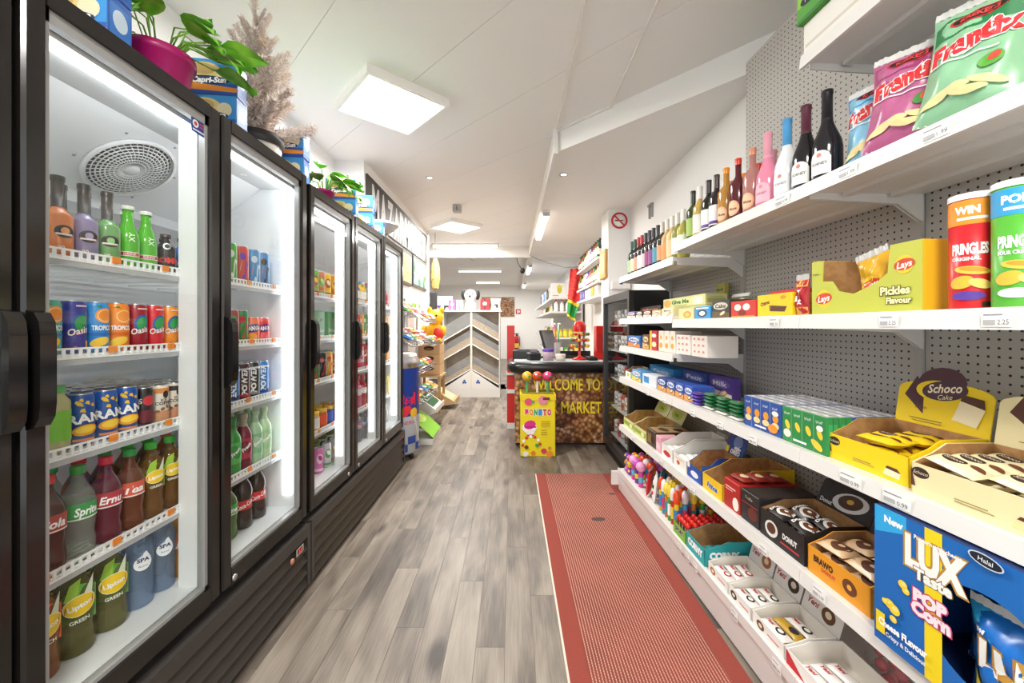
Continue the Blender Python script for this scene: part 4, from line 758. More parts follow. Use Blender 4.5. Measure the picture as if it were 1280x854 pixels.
sell(868, 888, ZP, 0.065, '3a9ad8', 'sky blue cookie box beside the cream biscuit box', 'snack box', els=lambda w, h: [('e', 0, h*.45, w*.3, h*.28, '3a3430'), ('e', 0, h*.45, w*.2, h*.18, 'f4f0ea'), ('r', -w*.4, h*.8, w*.4, h*.9, 'f0f4f8')], d=0.1)
sell(848, 867, ZP, 0.062, 'ead9a0', 'cream biscuit box at the shelf joint', 'snack box', els=lambda w, h: [('e', w*.1, h*.45, w*.26, h*.3, 'd0a03c'), ('e', w*.1, h*.45, w*.16, h*.18, 'e8c878')], d=0.1)
gput(bag('dark_snack_bag', 0.16, 0.13, 0.05, '6f6a4a/s', [('p', [(-0.07, 0.05), (0.07, 0.06), (0.06, 0.1), (-0.06, 0.1)], '3a3830')]), 'olive and black snack bag leaning behind the dark cake box', 'snack bag', 1.24, gy(915, 1.24), ZP, tilt=(-0.35, 0, 0))
# far bay, same height
ZQ = 1.4106
for px0, px1, h, c, lab, dz, word in ((827, 842, 0.05, 'e4d9a2', 'pale biscuit box at the shelf end', 0, 'Bits'), (815, 826, 0.045, 'c9b27c', 'tan biscuit box on the far eye-level shelf', 0, 'Oat'), (804, 814, 0.05, '4a3440', 'plum coloured chocolate box', 0, 'Choc'), (795, 803, 0.05, '3c3034', 'dark brown chocolate box', 0, 'Dark'), (784, 794, 0.052, '6a4a9c', 'purple chocolate box at the far shelf end', 0, 'Milk')):
    sell(px0, px1, ZQ+dz, h, c, lab+' with round print', 'snack box', els=design('e8e0d0', 'f2ead8', word, '5a3a2c'), xf=1.03, d=0.14)
gm = lambda w, h: [('t', 'Give Me', -w*.05, h*.55, h*.36, '2f7a2c', {'b': .05, 'w': w*.42}), ('e', -w*.38, h*.5, w*.1, h*.38, 'e3b35a'), ('r', w*.25, h*.15, w*.45, h*.8, 'f4f0e0'), ('r', -w*.2, h*.15, w*.12, h*.22, '8fa85a')]
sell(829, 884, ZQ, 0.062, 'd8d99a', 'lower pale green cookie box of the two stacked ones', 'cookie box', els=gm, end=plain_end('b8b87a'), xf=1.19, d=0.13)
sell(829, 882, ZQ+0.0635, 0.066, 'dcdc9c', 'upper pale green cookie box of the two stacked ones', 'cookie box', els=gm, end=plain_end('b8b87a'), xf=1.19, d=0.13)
gput(carton('cookie_box', .09, .03, .2, 'b9b257', [('e', 0, .09, .03, .03, 'd8b060'), ('t', 'Give Me', 0, .16, .014, '2f6a2c', {'b': .04, 'w': .07})]), 'olive cookie box standing upright beside the stacked pale green boxes', 'cookie box', 1.345, gy(898, 1.345), ZQ+.004, 0, tilt=(-.06, 0, 0))
sell(800, 826, ZQ, 0.095, '2a2020', 'dark chocolate bar box with red lettering and gold edge', 'chocolate box', els=lambda w, h: [('t', 'Mars', 0, h*.72, h*.2, 'c8342c', {'b': .05, 'ol': 'd8b04a', 'w': w*.7}), ('r', -w/2, h*.5, w/2, h*.53, 'd8b04a')], xf=1.19, d=0.12)
# short extra shelf
ZE = 1.1906
for i, (px0, px1, h, c, lab) in enumerate(((864, 884, 0.11, 'efe7df', 'white wafer box with pink dots at the bracket end'), (845, 863, 0.11, 'f1eae2', 'white wafer box with pink dots, second from the bracket'), (837, 844, 0.13, 'f0e4d4', 'narrow white box with orange drops, nearest of three'), (830, 836.5, 0.13, 'f1e6d6', 'narrow white box with orange drops, middle of three'), (823, 829.5, 0.13, 'efe2d0', 'narrow white box with orange drops, farthest of three'))):
    if i < 2: e = lambda w, h: [('e', (k % 3-1)*w*.28, h*(.25+.3*(k//3)), w*.07, h*.06, 'd99a8a') for k in range(9)]
    else: e = lambda w, h: [('e', 0, h*.3, w*.3, h*.13, 'e8a04a'), ('e', 0, h*.68, w*.22, h*.1, 'e0b070')]
    sell(px0, px1, ZE, h, c, lab, 'wafer box', els=e, d=0.16)
sell(812, 821.5, ZE, 0.13, 'c02a2c', 'red wafer pack with yellow strip on the short shelf', 'wafer pack', els=lambda w, h: [('r', -w/2, 0, -w*.2, h, 'e8b83c'), ('e', w*.1, h*.3, w*.3, h*.14, 'f2e4c0'), ('e', w*.1, h*.75, w*.3, h*.1, 'f4f0ea')], d=0.1)
sell(803, 811, ZE, 0.10, '7a4a2a', 'brown wafer pack behind the red one on the short shelf', 'wafer pack', els=design('e0b060', 'f0e0b0', 'Nut', '5a2a1c'), d=0.1)
sell(785, 800, ZE, 0.085, '2f6fb8', 'blue and orange biscuit pack at the short shelf end', 'biscuit pack', els=design('e8843a', 'f4f0ea', 'Mini', '2f4fa8'), d=0.1)

# ------------------------------------------------------------------ shelf below eye level (juice packs, cake cartons)
Z4 = 0.9406
kb_front = lambda w, h: [('e', (k-1.5)*w*.24, h*.52, w*.07, h*.13, 'f09a2e') for k in range(4)] + [('e', (k-1.5)*w*.24, h*.3, w*.09, h*.1, 'f3d9a0') for k in range(4)] + [('e', w*.3, h*.2, w*.12, h*.13, 'f0942a'), ('e', w*.36, h*.68, w*.08, h*.08, 'f4f4f0')] + [('t', 'Vruit', (k-1.5)*w*.24, h*.83, h*.08, 'f4f6fa', {'sh': .3, 'ro': .1}) for k in range(4)] + [('r', (k-1)*w*.25-0.0006, 0, (k-1)*w*.25+0.0006, h, 'b8c4d8') for k in range(3)] + [('r', -w*.15, h*.1, w*.15, h*.16, 'f0f2f8')]
kg_front = lambda w, h: [('e', (k-1.5)*w*.24, h*.5, w*.05, h*.14, 'f0cf3c', .5) for k in range(4)] + [('e', -w*.36, h*.25, w*.09, h*.12, 'f4efe0')] + [('e', w*.3, h*.2, w*.13, h*.1, 'f3d040', -.5)] + [('e', w*.36, h*.66, w*.07, h*.08, 'f4f4f0')] + [('t', 'Vruit', (k-1.5)*w*.24, h*.83, h*.08, 'f4f6fa', {'sh': .3, 'ro': .1}) for k in range(4)] + [('r', (k-1)*w*.25-0.0006, 0, (k-1)*w*.25+0.0006, h, '9cc8a8') for k in range(3)] + [('r', -w*.2, h*.1, w*.1, h*.16, 'f0f2f8')]
kfoil = lambda w, d: [('r', -w*.48, -d*.45, w*.48, d*.45, 'foil')] + [('e', (k-1.5)*w*.24, 0, w*.04, d*.16, 'e8eaea') for k in range(4)]
yc1, w1 = ybox(930, 977, 1.03); yc2, w2 = ybox(977.5, 1034, 1.03)
for r in range(6):
    kb = carton('juice_multipack', w1-0.002, 0.040, 0.122, '27509e', kb_front(w1, .122) if r == 0 else (), [('r', -.015, .02, .015, .1, '2f64b8')], kfoil(w1-.002, .04), 0.002)
    c2, e2, n2 = ('2a8a45', '3aa85a', 'green') if r < 2 else ('27509e', '2f6fc2', 'blue')
    kg = carton('juice_multipack', w2-0.002, 0.040, 0.122, c2, kg_front(w2, .122) if r == 0 else (), [('r', -.015, .02, .015, .1, e2), ('r', -.001, .0, .001, .12, '1d3f6c')], kfoil(w2-.002, .04), 0.002)
    gput(kb, 'blue juice box multipack in the far row, %s from the shelf edge' % ORD[r], 'juice pack', 1.03+r*0.0415, yc1, Z4)
    gput(kg, '%s juice box multipack in the near row, %s from the shelf edge' % (n2, ORD[r]), 'juice pack', 1.03+r*0.0415, yc2, Z4)
def schoco(col, dark, cake, wd, hdr):
    f = [('e', -wd*.42, .055, .02, .013, '3a2620'), ('t', 'Schoco', -wd*.42, .055, .008, 'f2e2c0', {'sh': .3}), ('p', [(wd*.22, .012), (wd*.4, .01), (wd*.42, .026), (wd*.25, .03)], cake), ('p', [(wd*.25, .03), (wd*.42, .026), (wd*.38, .036), (wd*.27, .037)], '5a3020'), ('p', [(-wd/2, .02), (-wd*.46, .02), (-wd*.5, .07)], dark), ('r', -wd*.15, .018, wd*.12, .02, '9a8a4a'), ('r', -wd*.15, .024, wd*.08, .026, '9a8a4a')]
    h = [('p', [(-wd*.42, .2), (-wd*.18, .15), (-wd*.2, .23), (-wd*.3, .26)], dark), ('e', -wd*.02, .245, wd*.26, .045, dark, .12), ('e', -wd*.04, .222, wd*.25, .030, col), ('e', wd*.02, .225, wd*.24, .028, '4a2f3c', .15), ('t', 'Schoco', wd*.02, .232, .024, 'f4e6c8', {'sh': .3, 'b': .02, 'ro': .15, 'w': wd*.36}), ('t', 'Cake', wd*.04, .208, .013, 'f4e6c8', {'sh': .3, 'ro': .15}), ('p', [(wd*.14, .15), (wd*.38, .14), (wd*.44, .19), (wd*.2, .205)], cake), ('p', [(wd*.2, .205), (wd*.44, .19), (wd*.42, .215), (wd*.22, .222)], '54301f'), ('t', '6 Cm', -wd*.2, .17, .010, '7a4a2a', {'sh': .3}), ('r', -wd*.32, .135, wd*.05, .137, '8a7a3a'), ('r', -wd*.28, .128, wd*.05, .13, '8a7a3a')]
    return tray('cake_carton', wd, 0.21, 0.12, col, 0.075, f, [('r', -.08, .03, .08, .035, dark)], hdr, h, lean=0.15)
def cakepack(col, dark): return pack('cake_bar', 0.108, 0.05, 0.026, col, [('e', -.01, 0, .024, .012, dark, .1), ('t', 'Schoco', -.01, 0, .009, 'f2e2c0', {'sh': .3}), ('e', .035, .003, .014, .008, '6a3a24')])
yA, wA = ybox(1036, 1137, 1.04); kY = schoco('f0cf12', '4f2b36', 'f3e6c0', wA-.004, 0.13)
gput(kY, 'yellow cake bar carton with tall scalloped header card', 'cake carton', 1.04, yA, Z4)
yB_ = gy(1139, 1.02)-0.135; kW = schoco('ecdfae', '5a3326', 'f0dba0', 0.27, 0.13)
gput(kW, 'cream cake bar carton with brown corner at the shelf front', 'cake carton', 1.02, yB_, Z4)
kpy, kpc = cakepack('eec81c/s', '4f2b36'), cakepack('e9dcb0/s', '3f2a26')
n = 0
for lv in range(3):
    for j in range(4):
        n += 1; gput(kpy, 'yellow wrapped cake bar in the yellow carton, %s layer, %s from front' % (ORD[lv], ORD[j]), 'cake bar', 1.04+0.036+j*0.0455, yA+0.015*(j % 2)-0.012+(RND.random()-.5)*.01, Z4+0.008+lv*0.031+.006*(lv > 0), (RND.random()-.5)*.12, 'yellow cake bars in their carton', tilt=((RND.random()-.5)*.2, (RND.random()-.5)*.16, 0) if lv else None)
for lv in range(3):
    for j in range(4):
        for s in (0, 1):
            gput(kpc, 'cream wrapped cake bar, %s end of cream carton, %s layer, %s from front' % (('far', 'near')[s], ORD[lv], ORD[j]), 'cake bar', 1.02+0.038+j*0.0455, yB_+0.064-s*0.128, Z4+0.008+lv*0.029+.009*(lv == 2), -0.06+0.03*RND.random(), 'cream cake bars in their carton', tilt=(.16+(RND.random()-.5)*.1, .10+(RND.random()-.5)*.12, 0) if lv == 2 else None)
# stacked wafers, biscuit boxes and cartons towards the far end
wf = lambda c, c2: pack('wafer_pack', 0.085, 0.045, 0.016, c, [('r', -.03, -.014, .03, .014, c2), ('e', .015, 0, .01, .008, 'c8862e')], 8)
wg, wr_, wp = wf('1f6a3a/s', 'f0efe8'), wf('e8e2da/s', 'b8283a'), wf('5a3f9c/s', '8a6fd0')
for i, px in enumerate((922, 905, 889)):
    for lv in range(5):
        k, nm = ((wr_, 'white and red') if lv == 0 else (wg, 'green'))
        gput(k, '%s wafer pack, %s stack from the juice packs, %s from the bottom' % (nm, ORD[i], ORD[lv]), 'wafer pack', 1.045, gy(px, 1.045), Z4+lv*0.0165, (RND.random()-.5)*.12, 'stacked wafer packs')
for lv in range(4): gput(wp, 'purple wafer pack in the stack beside the blue boxes, %s from the bottom' % ORD[lv], 'wafer pack', 1.045, gy(874, 1.045)+0.01, Z4+lv*0.0165, 0.05, 'stacked purple wafer packs')
for i, (a, b) in enumerate(((855, 866), (844, 854.5), (833, 843.5), (822, 832.5))):
    sell(a, b, Z4, 0.085, ('2f55b0', '2d4fa8', '35508f', '2a4488')[i], 'small dark blue biscuit box, %s in the row from the purple wafers' % ORD[i], 'biscuit box', els=design('e8a04a', 'e4ecf6', 'Bebe', '2f4fa8'), d=0.12)
sell(886, 915, Z4, 0.13, '5a3f96', 'purple biscuit box with cookie picture standing at the back', 'biscuit box', els=design('e8dcc8', '7a62b8', 'Milka'[:4], 'f4f0fa', blob='d8a04a'), xf=1.24, d=0.05)
sell(853, 884, Z4, 0.125, '2f49a0', 'royal blue biscuit box with red berry standing at the back', 'biscuit box', els=design('c8323a', '4f6fd0', 'Petit', 'f4f0fa', blob='e0b060'), xf=1.24, d=0.05)
sell(812, 842, Z4, 0.11, '2f8fd0', 'light blue cookie carton behind the small dark boxes', 'carton', els=design('e8e4da', '5ab0e8', 'Cookie'), xf=1.2, d=0.15)
sell(803, 820, Z4, 0.075, 'e4e6ea', 'white biscuit carton with blue corner near the shelf end', 'carton', els=lambda w, h: [('r', -w*.4, h*.2, 0, h*.8, '3a8fd0')], d=0.13)
sell(790, 801, Z4, 0.08, '5a9cd0', 'pale blue biscuit pack beside the lime tray', 'biscuit pack', els=design('f0d03c', 'f4f0ea', 'Go', '2f4fa8'), d=0.12)
kl = tray('snack_tray', 0.12, 0.14, 0.085, 'f0ece4', 0.05, [('e', 0, .025, .03, .014, 'a8c83c')])
gput(kl, 'white snack tray at the far end of the juice shelf', 'tray', 1.03, gy(784, 1.03)-0.02, Z4)

# ------------------------------------------------------------------ lower shelf (cartons of sweets)
Z5 = 0.5476
def gtray(y0, y1, d, h, fh, col, label, els=(), end=(), header=None, hels=(), xf=1.02, inner='kraft', lean=.12, name='display_carton'):
    w = y1-y0; k = tray(name, w, d, h, col, fh, els, end, header, hels, inner, lean)
    return gput(k, label, 'carton', xf, (y0+y1)/2, Z5 if xf > 0 else 0), (y0+y1)/2, w
# big blue popcorn box with a cut-out
PX, PY0, PY1, PH = 0.972, 0.50, 1.002, 0.342
pc = (PY0+PY1)/2
U = lambda px: pc-gy(px, PX)
def V(px, py): x, y, _ = gw(PX, gy(px, PX)); return EYE-(py-CY)/F*y-Z5
n = 26; eu, ev_, ru, rv = U(1232), V(1232, 812), 0.115, 0.105
hole = [(eu+ru*cos(2*pi*k/n), max(0.004, ev_+rv*sin(2*pi*k/n))) for k in range(n)]
hw = (PY1-PY0)/2; g = G(); rim = []
for k in range(n):                                # front face with a hole: ring out to the rectangle
    a = 2*pi*k/n; dx, dz = cos(a), sin(a); tt = 1e9
    if dx > 1e-6: tt = min(tt, (hw-eu)/dx)
    if dx < -1e-6: tt = min(tt, (-hw-eu)/dx)
    if dz > 1e-6: tt = min(tt, (PH-ev_)/dz)
    if dz < -1e-6: tt = min(tt, (0-ev_)/dz)
    rim.append((eu+dx*tt, ev_+dz*tt))
BLUE = '1668b8'
cor = [(-hw, 0), (hw, 0), (hw, PH), (-hw, PH)]
g.add([(x, 0, z) for x, z in hole]+[(x, 0, z) for x, z in rim], [(k, (k+1) % n, n+(k+1) % n, n+k) for k in range(n)], BLUE)
for cx_, cz_ in cor:
    near = sorted(range(n), key=lambda k: (rim[k][0]-cx_)**2+(rim[k][1]-cz_)**2)[:2]
    g.add([(rim[near[0]][0], 0, rim[near[0]][1]), (rim[near[1]][0], 0, rim[near[1]][1]), (cx_, 0, cz_)], [(0, 1, 2)], BLUE)
g.box(-hw, hw, 0.27, 0.273, 0, PH, BLUE).box(-hw, -hw+.003, 0.001, 0.27, 0, PH, BLUE).box(hw-.003, hw, 0.001, 0.27, 0, PH, BLUE).box(-hw, hw, 0.001, 0.27, PH-.003, PH, '152a5c').box(-hw, hw, 0.001, .27, 0, .003, '152a5c')
e = []
e += [('p', [(U(1094), PH), (U(1133), PH), (U(1133), V(1133, 664)), (U(1128), V(1128, 670)), (U(1094), V(1094, 664))], '2fa8e4'), ('t', 'New', U(1117), V(1117, 655), .016, 'ffffff', {'b': .05}), ('r', U(1156), 0.0, U(1178), PH, 'f0d51e')]
e += [('t', 'LUX', U(1168), V(1168, 706), .066, 'f6f6f2', {'b': .06, 'ol': 'b98a3a', 'ow': .045, 'w': U(1205)-U(1128)}), ('t', 'Taste', U(1166), V(1166, 728)-.003, .024, 'f6f6f2', {'b': .05, 'ol': '8a6a2a', 'ow': .05}), ('t', 'Popcorn with cheese', U(1172), V(1172, 690)+.006, .009, 'ffffff', {'b': .03, 'w': U(1205)-U(1144)}),
      ('t', 'POP', U(1163), V(1163, 752)-.008, .026, 'f8e6ee', {'b': .07, 'ol': 'c83a6a', 'ow': .07}), ('t', 'Corn', U(1164), V(1164, 771)-.004, .026, 'f8e6ee', {'b': .07, 'ol': 'c83a6a', 'ow': .07})]
for px, py, r in ((1130, 733, .011), (1134, 741, .009), (1114, 757, .013), (1120, 764, .014), (1119, 776, .009), (1109, 753, .008)): e.append(('e', U(px), V(px, py), r, r*.9, 'f4d23a')); e.append(('e', U(px)+.002, V(px, py)+.002, r*.5, r*.4, 'fae889'))
e += [('r', U(1098), V(1098, 787), U(1109), V(1109, 770), 'f0d51e'), ('t', 'Cheese FLavour', U(1130), V(1130, 797), .016, 'ffffff', {'b': .05, 'w': U(1162)-U(1101)}), ('t', 'Crispy & Delicious', U(1134), V(1134, 812), .010, 'e8eef6', {'b': .03, 'w': U(1160)-U(1110)}), ('e', U(1236), V(1236, 704), .03, .013, 'c8d4e6', -.12), ('e', U(1236), V(1236, 704), .027, .0105, '14202c', -.12), ('t', 'Halal', U(1236), V(1236, 704), .009, 'ffffff', {'ro': -.1})]
lux = K('popcorn_box', g.mesh('box'), ('print', art(e, on_front())))
gput(lux, 'big bright blue popcorn display box with round cut-out front', 'popcorn box', PX, pc, Z5+.0035)
lb = bag('popcorn_bag', 0.20, 0.20, 0.08, '1d6cc0/s', [('p', [(-.1, .15), (-.04, .15), (-.04, .2), (-.1, .2)], '2fa8e4'), ('t', 'New', -.07, .165, .014, 'ffffff', {'b': .05}), ('p', [(.02, .13), (.08, .13), (.08, .2), (.02, .2)], 'f0d51e'), ('t', 'LUX', .01, .12, .05, 'f6f6f2', {'b': .06, 'ol': 'b98a3a', 'ow': .05}), ('t', 'Taste', .02, .08, .022, 'f6f6f2', {'b': .05, 'ol': '8a6a2a'}), ('e', -.07, .06, .016, .016, 'f4d23a'), ('e', -.06, .04, .012, .014, 'f4d23a')])
gput(lb, 'glossy blue popcorn bag inside the cut-out of the big blue box', 'popcorn bag', PX+0.055, pc-eu-0.03, Z5+0.012)
gput(lb, 'blue popcorn bag deeper inside the big blue box', 'popcorn bag', PX+0.16, pc-eu+0.06, Z5+0.012)
# donut cartons
_, yq, wq = gtray(1.062, 1.285, 0.2, 0.125, 0.085, 'e79a23', 'orange donut carton next to the big blue popcorn box', [('t', 'BRAWO', -.05, .055, .018, '3a2418', {'b': .06, 'w': .075}), ('t', 'DONUT', -.03, .034, .010, 'd8443a', {'b': .05}), ('e', .045, .042, .024, .022, '6a3a1e'), ('e', .045, .042, .008, .008, 'f0b04a')], [('e', 0, .05, .04, .03, 'f2c070')], inner='kraft')
kdn = pack('donut_pack', 0.098, 0.068, 0.032, 'd8b48a/s', [('e', .01, 0, .03, .026, '5a3320'), ('e', .01, 0, .01, .008, 'd8b48a'), ('r', -.045, -.02, -.03, .02, '8a5a34')])
for lv in range(3):
    for j in range(2):
        for s in (0, 1): gput(kdn, 'tan wrapped donut, %s side of orange carton, %s layer, %s row' % (('far', 'near')[s], ORD[lv], ('front', 'back')[j]), 'donut pack', 1.02+0.055+j*0.085, yq+.053-s*.106, Z5+0.006+lv*0.034+.008*(lv == 2), (RND.random()-.5)*.08, 'wrapped donuts in the orange carton', tilt=((RND.random()-.5)*.2, (RND.random()-.5)*.2, 0) if lv == 2 else None)
milk = [('e', .02, .165, .07, .032, 'e8e6e2', .2), ('e', .02, .168, .048, .024, '4a2a1a', .2), ('e', .02, .17, .014, .008, 'e0b03c', .2), ('t', 'Donut', -.07, .14, .014, 'f0eee8', {'b': .03})]
_, yq, wq = gtray(1.30, 1.525, 0.215, 0.13, 0.10, '231f1e', 'black donut carton with splash picture card at its back', [('e', -.05, .045, .035, .03, 'e6e2dc', .3), ('e', -.05, .047, .024, .02, '5a3320', .3), ('t', 'DONUT', .045, .05, .018, 'f0eee8', {'b': .05, 'w': .07}), ('r', .0, .02, .09, .026, 'c8323a')], (), 0.10, milk, lean=0.45)
kdk = pack('donut_pack', 0.098, 0.074, 0.03, '262220/s', [('e', .01, 0, .034, .028, 'e6e2dc'), ('e', .012, 0, .024, .02, '6a3c20'), ('e', .012, 0, .008, .006, 'f0e8e0'), ('t', 'DONUT', -.03, 0, .012, 'f0eee8', {'ro': pi/2, 'b': .05})])
for lv in range(3):
    for j in range(2):
        for s in (0, 1): gput(kdk, 'black wrapped donut, %s side of black carton, %s layer, %s row' % (('far', 'near')[s], ORD[lv], ORD[j]), 'donut pack', 1.02+0.052+j*0.09, yq+.053-s*.106, Z5+0.006+lv*0.032+.012*(lv == 2), (RND.random()-.5)*.08, 'wrapped donuts in the black carton', tilt=((RND.random()-.5)*.3, (RND.random()-.5)*.3, 0) if lv == 2 else None)
sq = lambda y0, y1, h, col, label, cat, els=(), end=(), top=(), xf=1.02, d=.25, z=Z5, name='sweets_box': gput(carton(name, y1-y0, d, h, col, els, end, top), label, cat, xf, (y0+y1)/2, z)
sq(1.535, 1.65, 0.125, '2a2423', 'black cake box with red lettering beside the black donut carton', 'cake box', [('e', .02, .045, .03, .025, '6a2a1e'), ('t', 'Truffle', -.005, .1, .012, 'c8b8a0'), ('r', -.05, .075, .05, .078, 'b8323a')], [('r', -.1, .02, .1, .03, '5a1c1e')], [('r', -.05, -.11, .05, .11, '38302c')])
sq(1.66, 1.775, 0.125, 'b3241f', 'red cake box with white cream picture', 'cake box', [('e', .03, .035, .022, .028, 'f4eee4'), ('r', -.045, .09, .03, .096, 'f0c8c0'), ('r', -.045, .08, .01, .084, 'f0c8c0')], (), [('r', -.05, -.11, .05, .11, 'a02420')])
kch = pack('choc_pack', 0.10, 0.06, 0.024, '8a2a1e/s', [('e', .01, 0, .02, .016, 'f0d8a8'), ('r', -.04, -.02, -.02, .02, 'd8a03c')])
for j in range(3): gput(kch, 'red wrapped chocolate cake lying on the red box, %s from the edge' % ORD[j], 'cake bar', 1.07+j*.068, 1.717, Z5+0.1265, (RND.random()-.5)*.2, 'cakes lying on the red box')
_, yq, wq = gtray(1.79, 1.965, 0.34, 0.14, 0.075, 'efc41a', 'yellow carton with plain brown inside, nearly empty', [('t', 'Prince', 0, .035, .024, '2f55b0', {'b': .05, 'sh': .2, 'ol': 'f4f4f0'})], [('t', 'x2 140 g  6 x 23,30 g', .05, .085, .010, '4a3a1c', {'b': .03}), ('t', 'Family', .08, .065, .009, '4a3a1c', {'b': .03}), ('r', -.12, .08, -.04, .084, 'b8961a')])
orh = [('r', -.07, .13, .07, .29, '24479c'), ('t', 'OREO', 0, .245, .028, 'ffffff', {'b': .07, 'w': .11}), ('e', .01, .195, .036, .026, 'a9bce0'), ('e', .01, .2, .036, .026, '7a92cc'), ('e', .02, .165, .03, .008, 'f4f6fa'), ('t', 'OREO', .01, .145, .02, 'ffffff', {'b': .07}), ('r', -.07, .13, -.045, .165, 'f0d51e')]
_, yq, wq = gtray(1.975, 2.125, 0.2, 0.135, 0.07, '2a4fa8', 'blue cookie carton with a leaning blue header card', [('e', 0, .03, .04, .016, 'f0f2f8'), ('p', [(-.075, .05), (-.05, .05), (-.05, .08), (-.075, .08)], 'f0f2f8')], [('r', -.1, .03, .1, .1, '35589c')], 0.13, orh, lean=0.35)
kw_ = [('e', -.02, .03, .02, .012, 'd04a3a'), ('r', -.05, .05, .05, .053, 'c8a03c')]
_, ya_, _w = gtray(2.135, 2.30, 0.3, 0.13, 0.07, 'ece7df', 'white carton of blue striped bars', kw_, (), inner='e8e4dc')
_, yb_, _w = gtray(2.31, 2.47, 0.32, 0.14, 0.075, 'f0ebe6', 'white carton of red striped bars', [('e', 0, .03, .05, .016, 'c8323a')], (), inner='ece8e2')
for nm, yy, c1, c2 in (('blue striped', ya_, 'e9ece8/s', '5a9cd0'), ('red striped', yb_, 'f0e6e2/s', 'd0322c')):
    kk = pack('snack_bar', 0.12, 0.04, 0.02, c1, [('r', -.02, -.015, .02, .015, c2)], 10)
    for j in range(6):
        for lv in range(3): gput(kk, 'white %s snack bar in its carton, %s layer, %s from the front' % (nm, ORD[lv], ORD[j]), 'snack bar', 1.055+j*.043, yy, Z5+.006+lv*.022, (RND.random()-.5)*.2, 'snack bars, '+nm)
gput(bag('pink_pouch', 0.13, 0.12, 0.04, 'd99ab8/s', [('e', 0, .06, .03, .02, 'f0d0e0')]), 'pink pouch leaning against the pegboard behind the white cartons', 'pouch', 1.372, 2.43, Z5+.001, tilt=(-.12, 0, 0))
sq(2.48, 2.56, 0.10, 'e3a6b4', 'small pink sweets box beside the dark brown box', 'sweets box', [('r', -.03, .02, .03, .06, 'f0d0d8')], d=.12)
sq(2.565, 2.72, 0.11, '4a3626', 'dark brown chocolate box with tan top', 'chocolate box', [('r', -.06, .02, .0, .08, '8a6a44'), ('e', .03, .05, .025, .02, '2a1c14')], [('r', -.1, .02, .1, .08, '6a5036')], [('r', -.07, -.11, .07, .11, 'a88a62'), ('e', 0, -.04, .05, .03, '5a3a24'), ('e', .02, .05, .04, .03, '3a2418')])
for i, (a, b) in enumerate(((2.73, 2.97), (2.98, 3.22))):
    gtray(a, b, 0.24, 0.12, 0.07, 'd9d29a', '%s olive and cream carton at the far end of the lower shelf' % ('nearer', 'farther')[i], [('r', -.11, .02, .11, .05, '8fae2e'), ('e', .05, .035, .03, .014, 'f0e8b0')], (), 0.10, [('e', 0, .16, .08, .03, 'b8c83a'), ('t', 'Fruit', 0, .16, .02, '4a6a1c', {'b': .04})], lean=.5)
    for j in range(6): gput(kd(pack, 'lime_pack', 0.1, 0.06, 0.024, 'c4cf3c/s', (('e', 0, 0, .02, .015, 'f0ecc0'),)), 'lime wrapped sweet bar in the %s olive carton, %s from the front' % (('nearer', 'farther')[i], ORD[j]), 'sweet bar', 1.065+(j//2)*.068, (a+b)/2+(j % 2-.5)*.108, Z5+.006+.0, (RND.random()-.5)*.2, 'lime bars in the olive cartons')

# ------------------------------------------------------------------ base shelf (bars, lollies, toys)
Z1 = 0.1876
def btray(y0, y1, d, h, fh, col, label, els=(), end=(), header=None, hels=(), xf=0.995, inner='kraft', lean=.35):
    gput(tray('display_carton', y1-y0, d, h, col, fh, els, end, header, hels, inner, lean), label, 'carton', xf, (y0+y1)/2, Z1); return (y0+y1)/2
WH = 'efece6'
cof = lambda c: [('t', 'Yeni', -.04, .11, .02, 'b8283a', {'sh': .3, 'b': .03}), ('e', .03, .105, .03, .026, c), ('e', .03, .107, .014, .012, 'e8d8c0')]
specs = [(1.36, 1.535, 'white carton of striped bars with a coffee cup card, nearest of three', '6a4226', ('e6e2da/s', '2a2422')), (1.545, 1.695, 'white carton of striped bars with a dark bean card, middle of three', '3a2a22', ('ece8e0/s', '3a302a')), (1.705, 1.865, 'white carton of striped bars with a cookie card, farthest of three', 'b06a3a', ('e8e4de/s', 'b8322c'))]
for q, (a, b, lab, cc, (c1, c2)) in enumerate(specs):
    yy = btray(a, b, 0.19, 0.07, 0.05, WH, lab, [('e', -.04, .025, .022, .016, cc), ('e', -.04, .025, .01, .007, 'f0e0c8'), ('r', 0, .02, .06, .024, 'c83a3a')], (), 0.085, cof(cc), inner='e6e0d6', lean=.3)
    kk = pack('wafer_bar', 0.122, 0.044, 0.02, c1, [('e', .02, 0, .02, .014, c2), ('e', .02, 0, .012, .008, 'f0ece4'), ('t', 'Yeni', -.028, 0, .014, 'c0282c', {'sh': .3, 'b': .03})], 10)
    kg2 = pack('wafer_bar', 0.122, 0.044, 0.02, 'b8922c/s', [('e', .02, 0, .02, .014, '2a2422')], 10)
    for j in range(3):
        for lv in range(2):
            gold = q == 0 and j == 1
            gput(kg2 if gold else kk, '%s wrapped wafer bar, %s of the three white cartons, %s layer, %s from front' % ('gold' if gold else 'white', ('nearest', 'middle', 'farthest')[q], ORD[lv], ORD[j]), 'wafer bar', 0.995+.035+j*.05, yy, Z1+.006+lv*.022, (RND.random()-.5)*.12, 'wafer bars in the white cartons')
yy = btray(1.18, 1.35, 0.2, 0.07, 0.05, 'f0ede8', 'white carton with red corner holding red and white packs', [('p', [(-.085, 0), (0, 0), (-.085, .05)], 'c8202c')], inner='e6e0d6')
kk = pack('wafer_bar', 0.12, 0.045, 0.02, 'f2eeea/s', [('r', .02, -.016, .05, .016, 'c8202c'), ('t', 'Yeni', -.02, 0, .014, 'c0282c', {'sh': .3, 'b': .03})], 10)
for j in range(3): gput(kk, 'red and white wafer pack in the red-cornered carton, %s from the front' % ORD[j], 'wafer bar', .995+.04+j*.05, yy, Z1+.006, .1, 'red and white wafer packs')
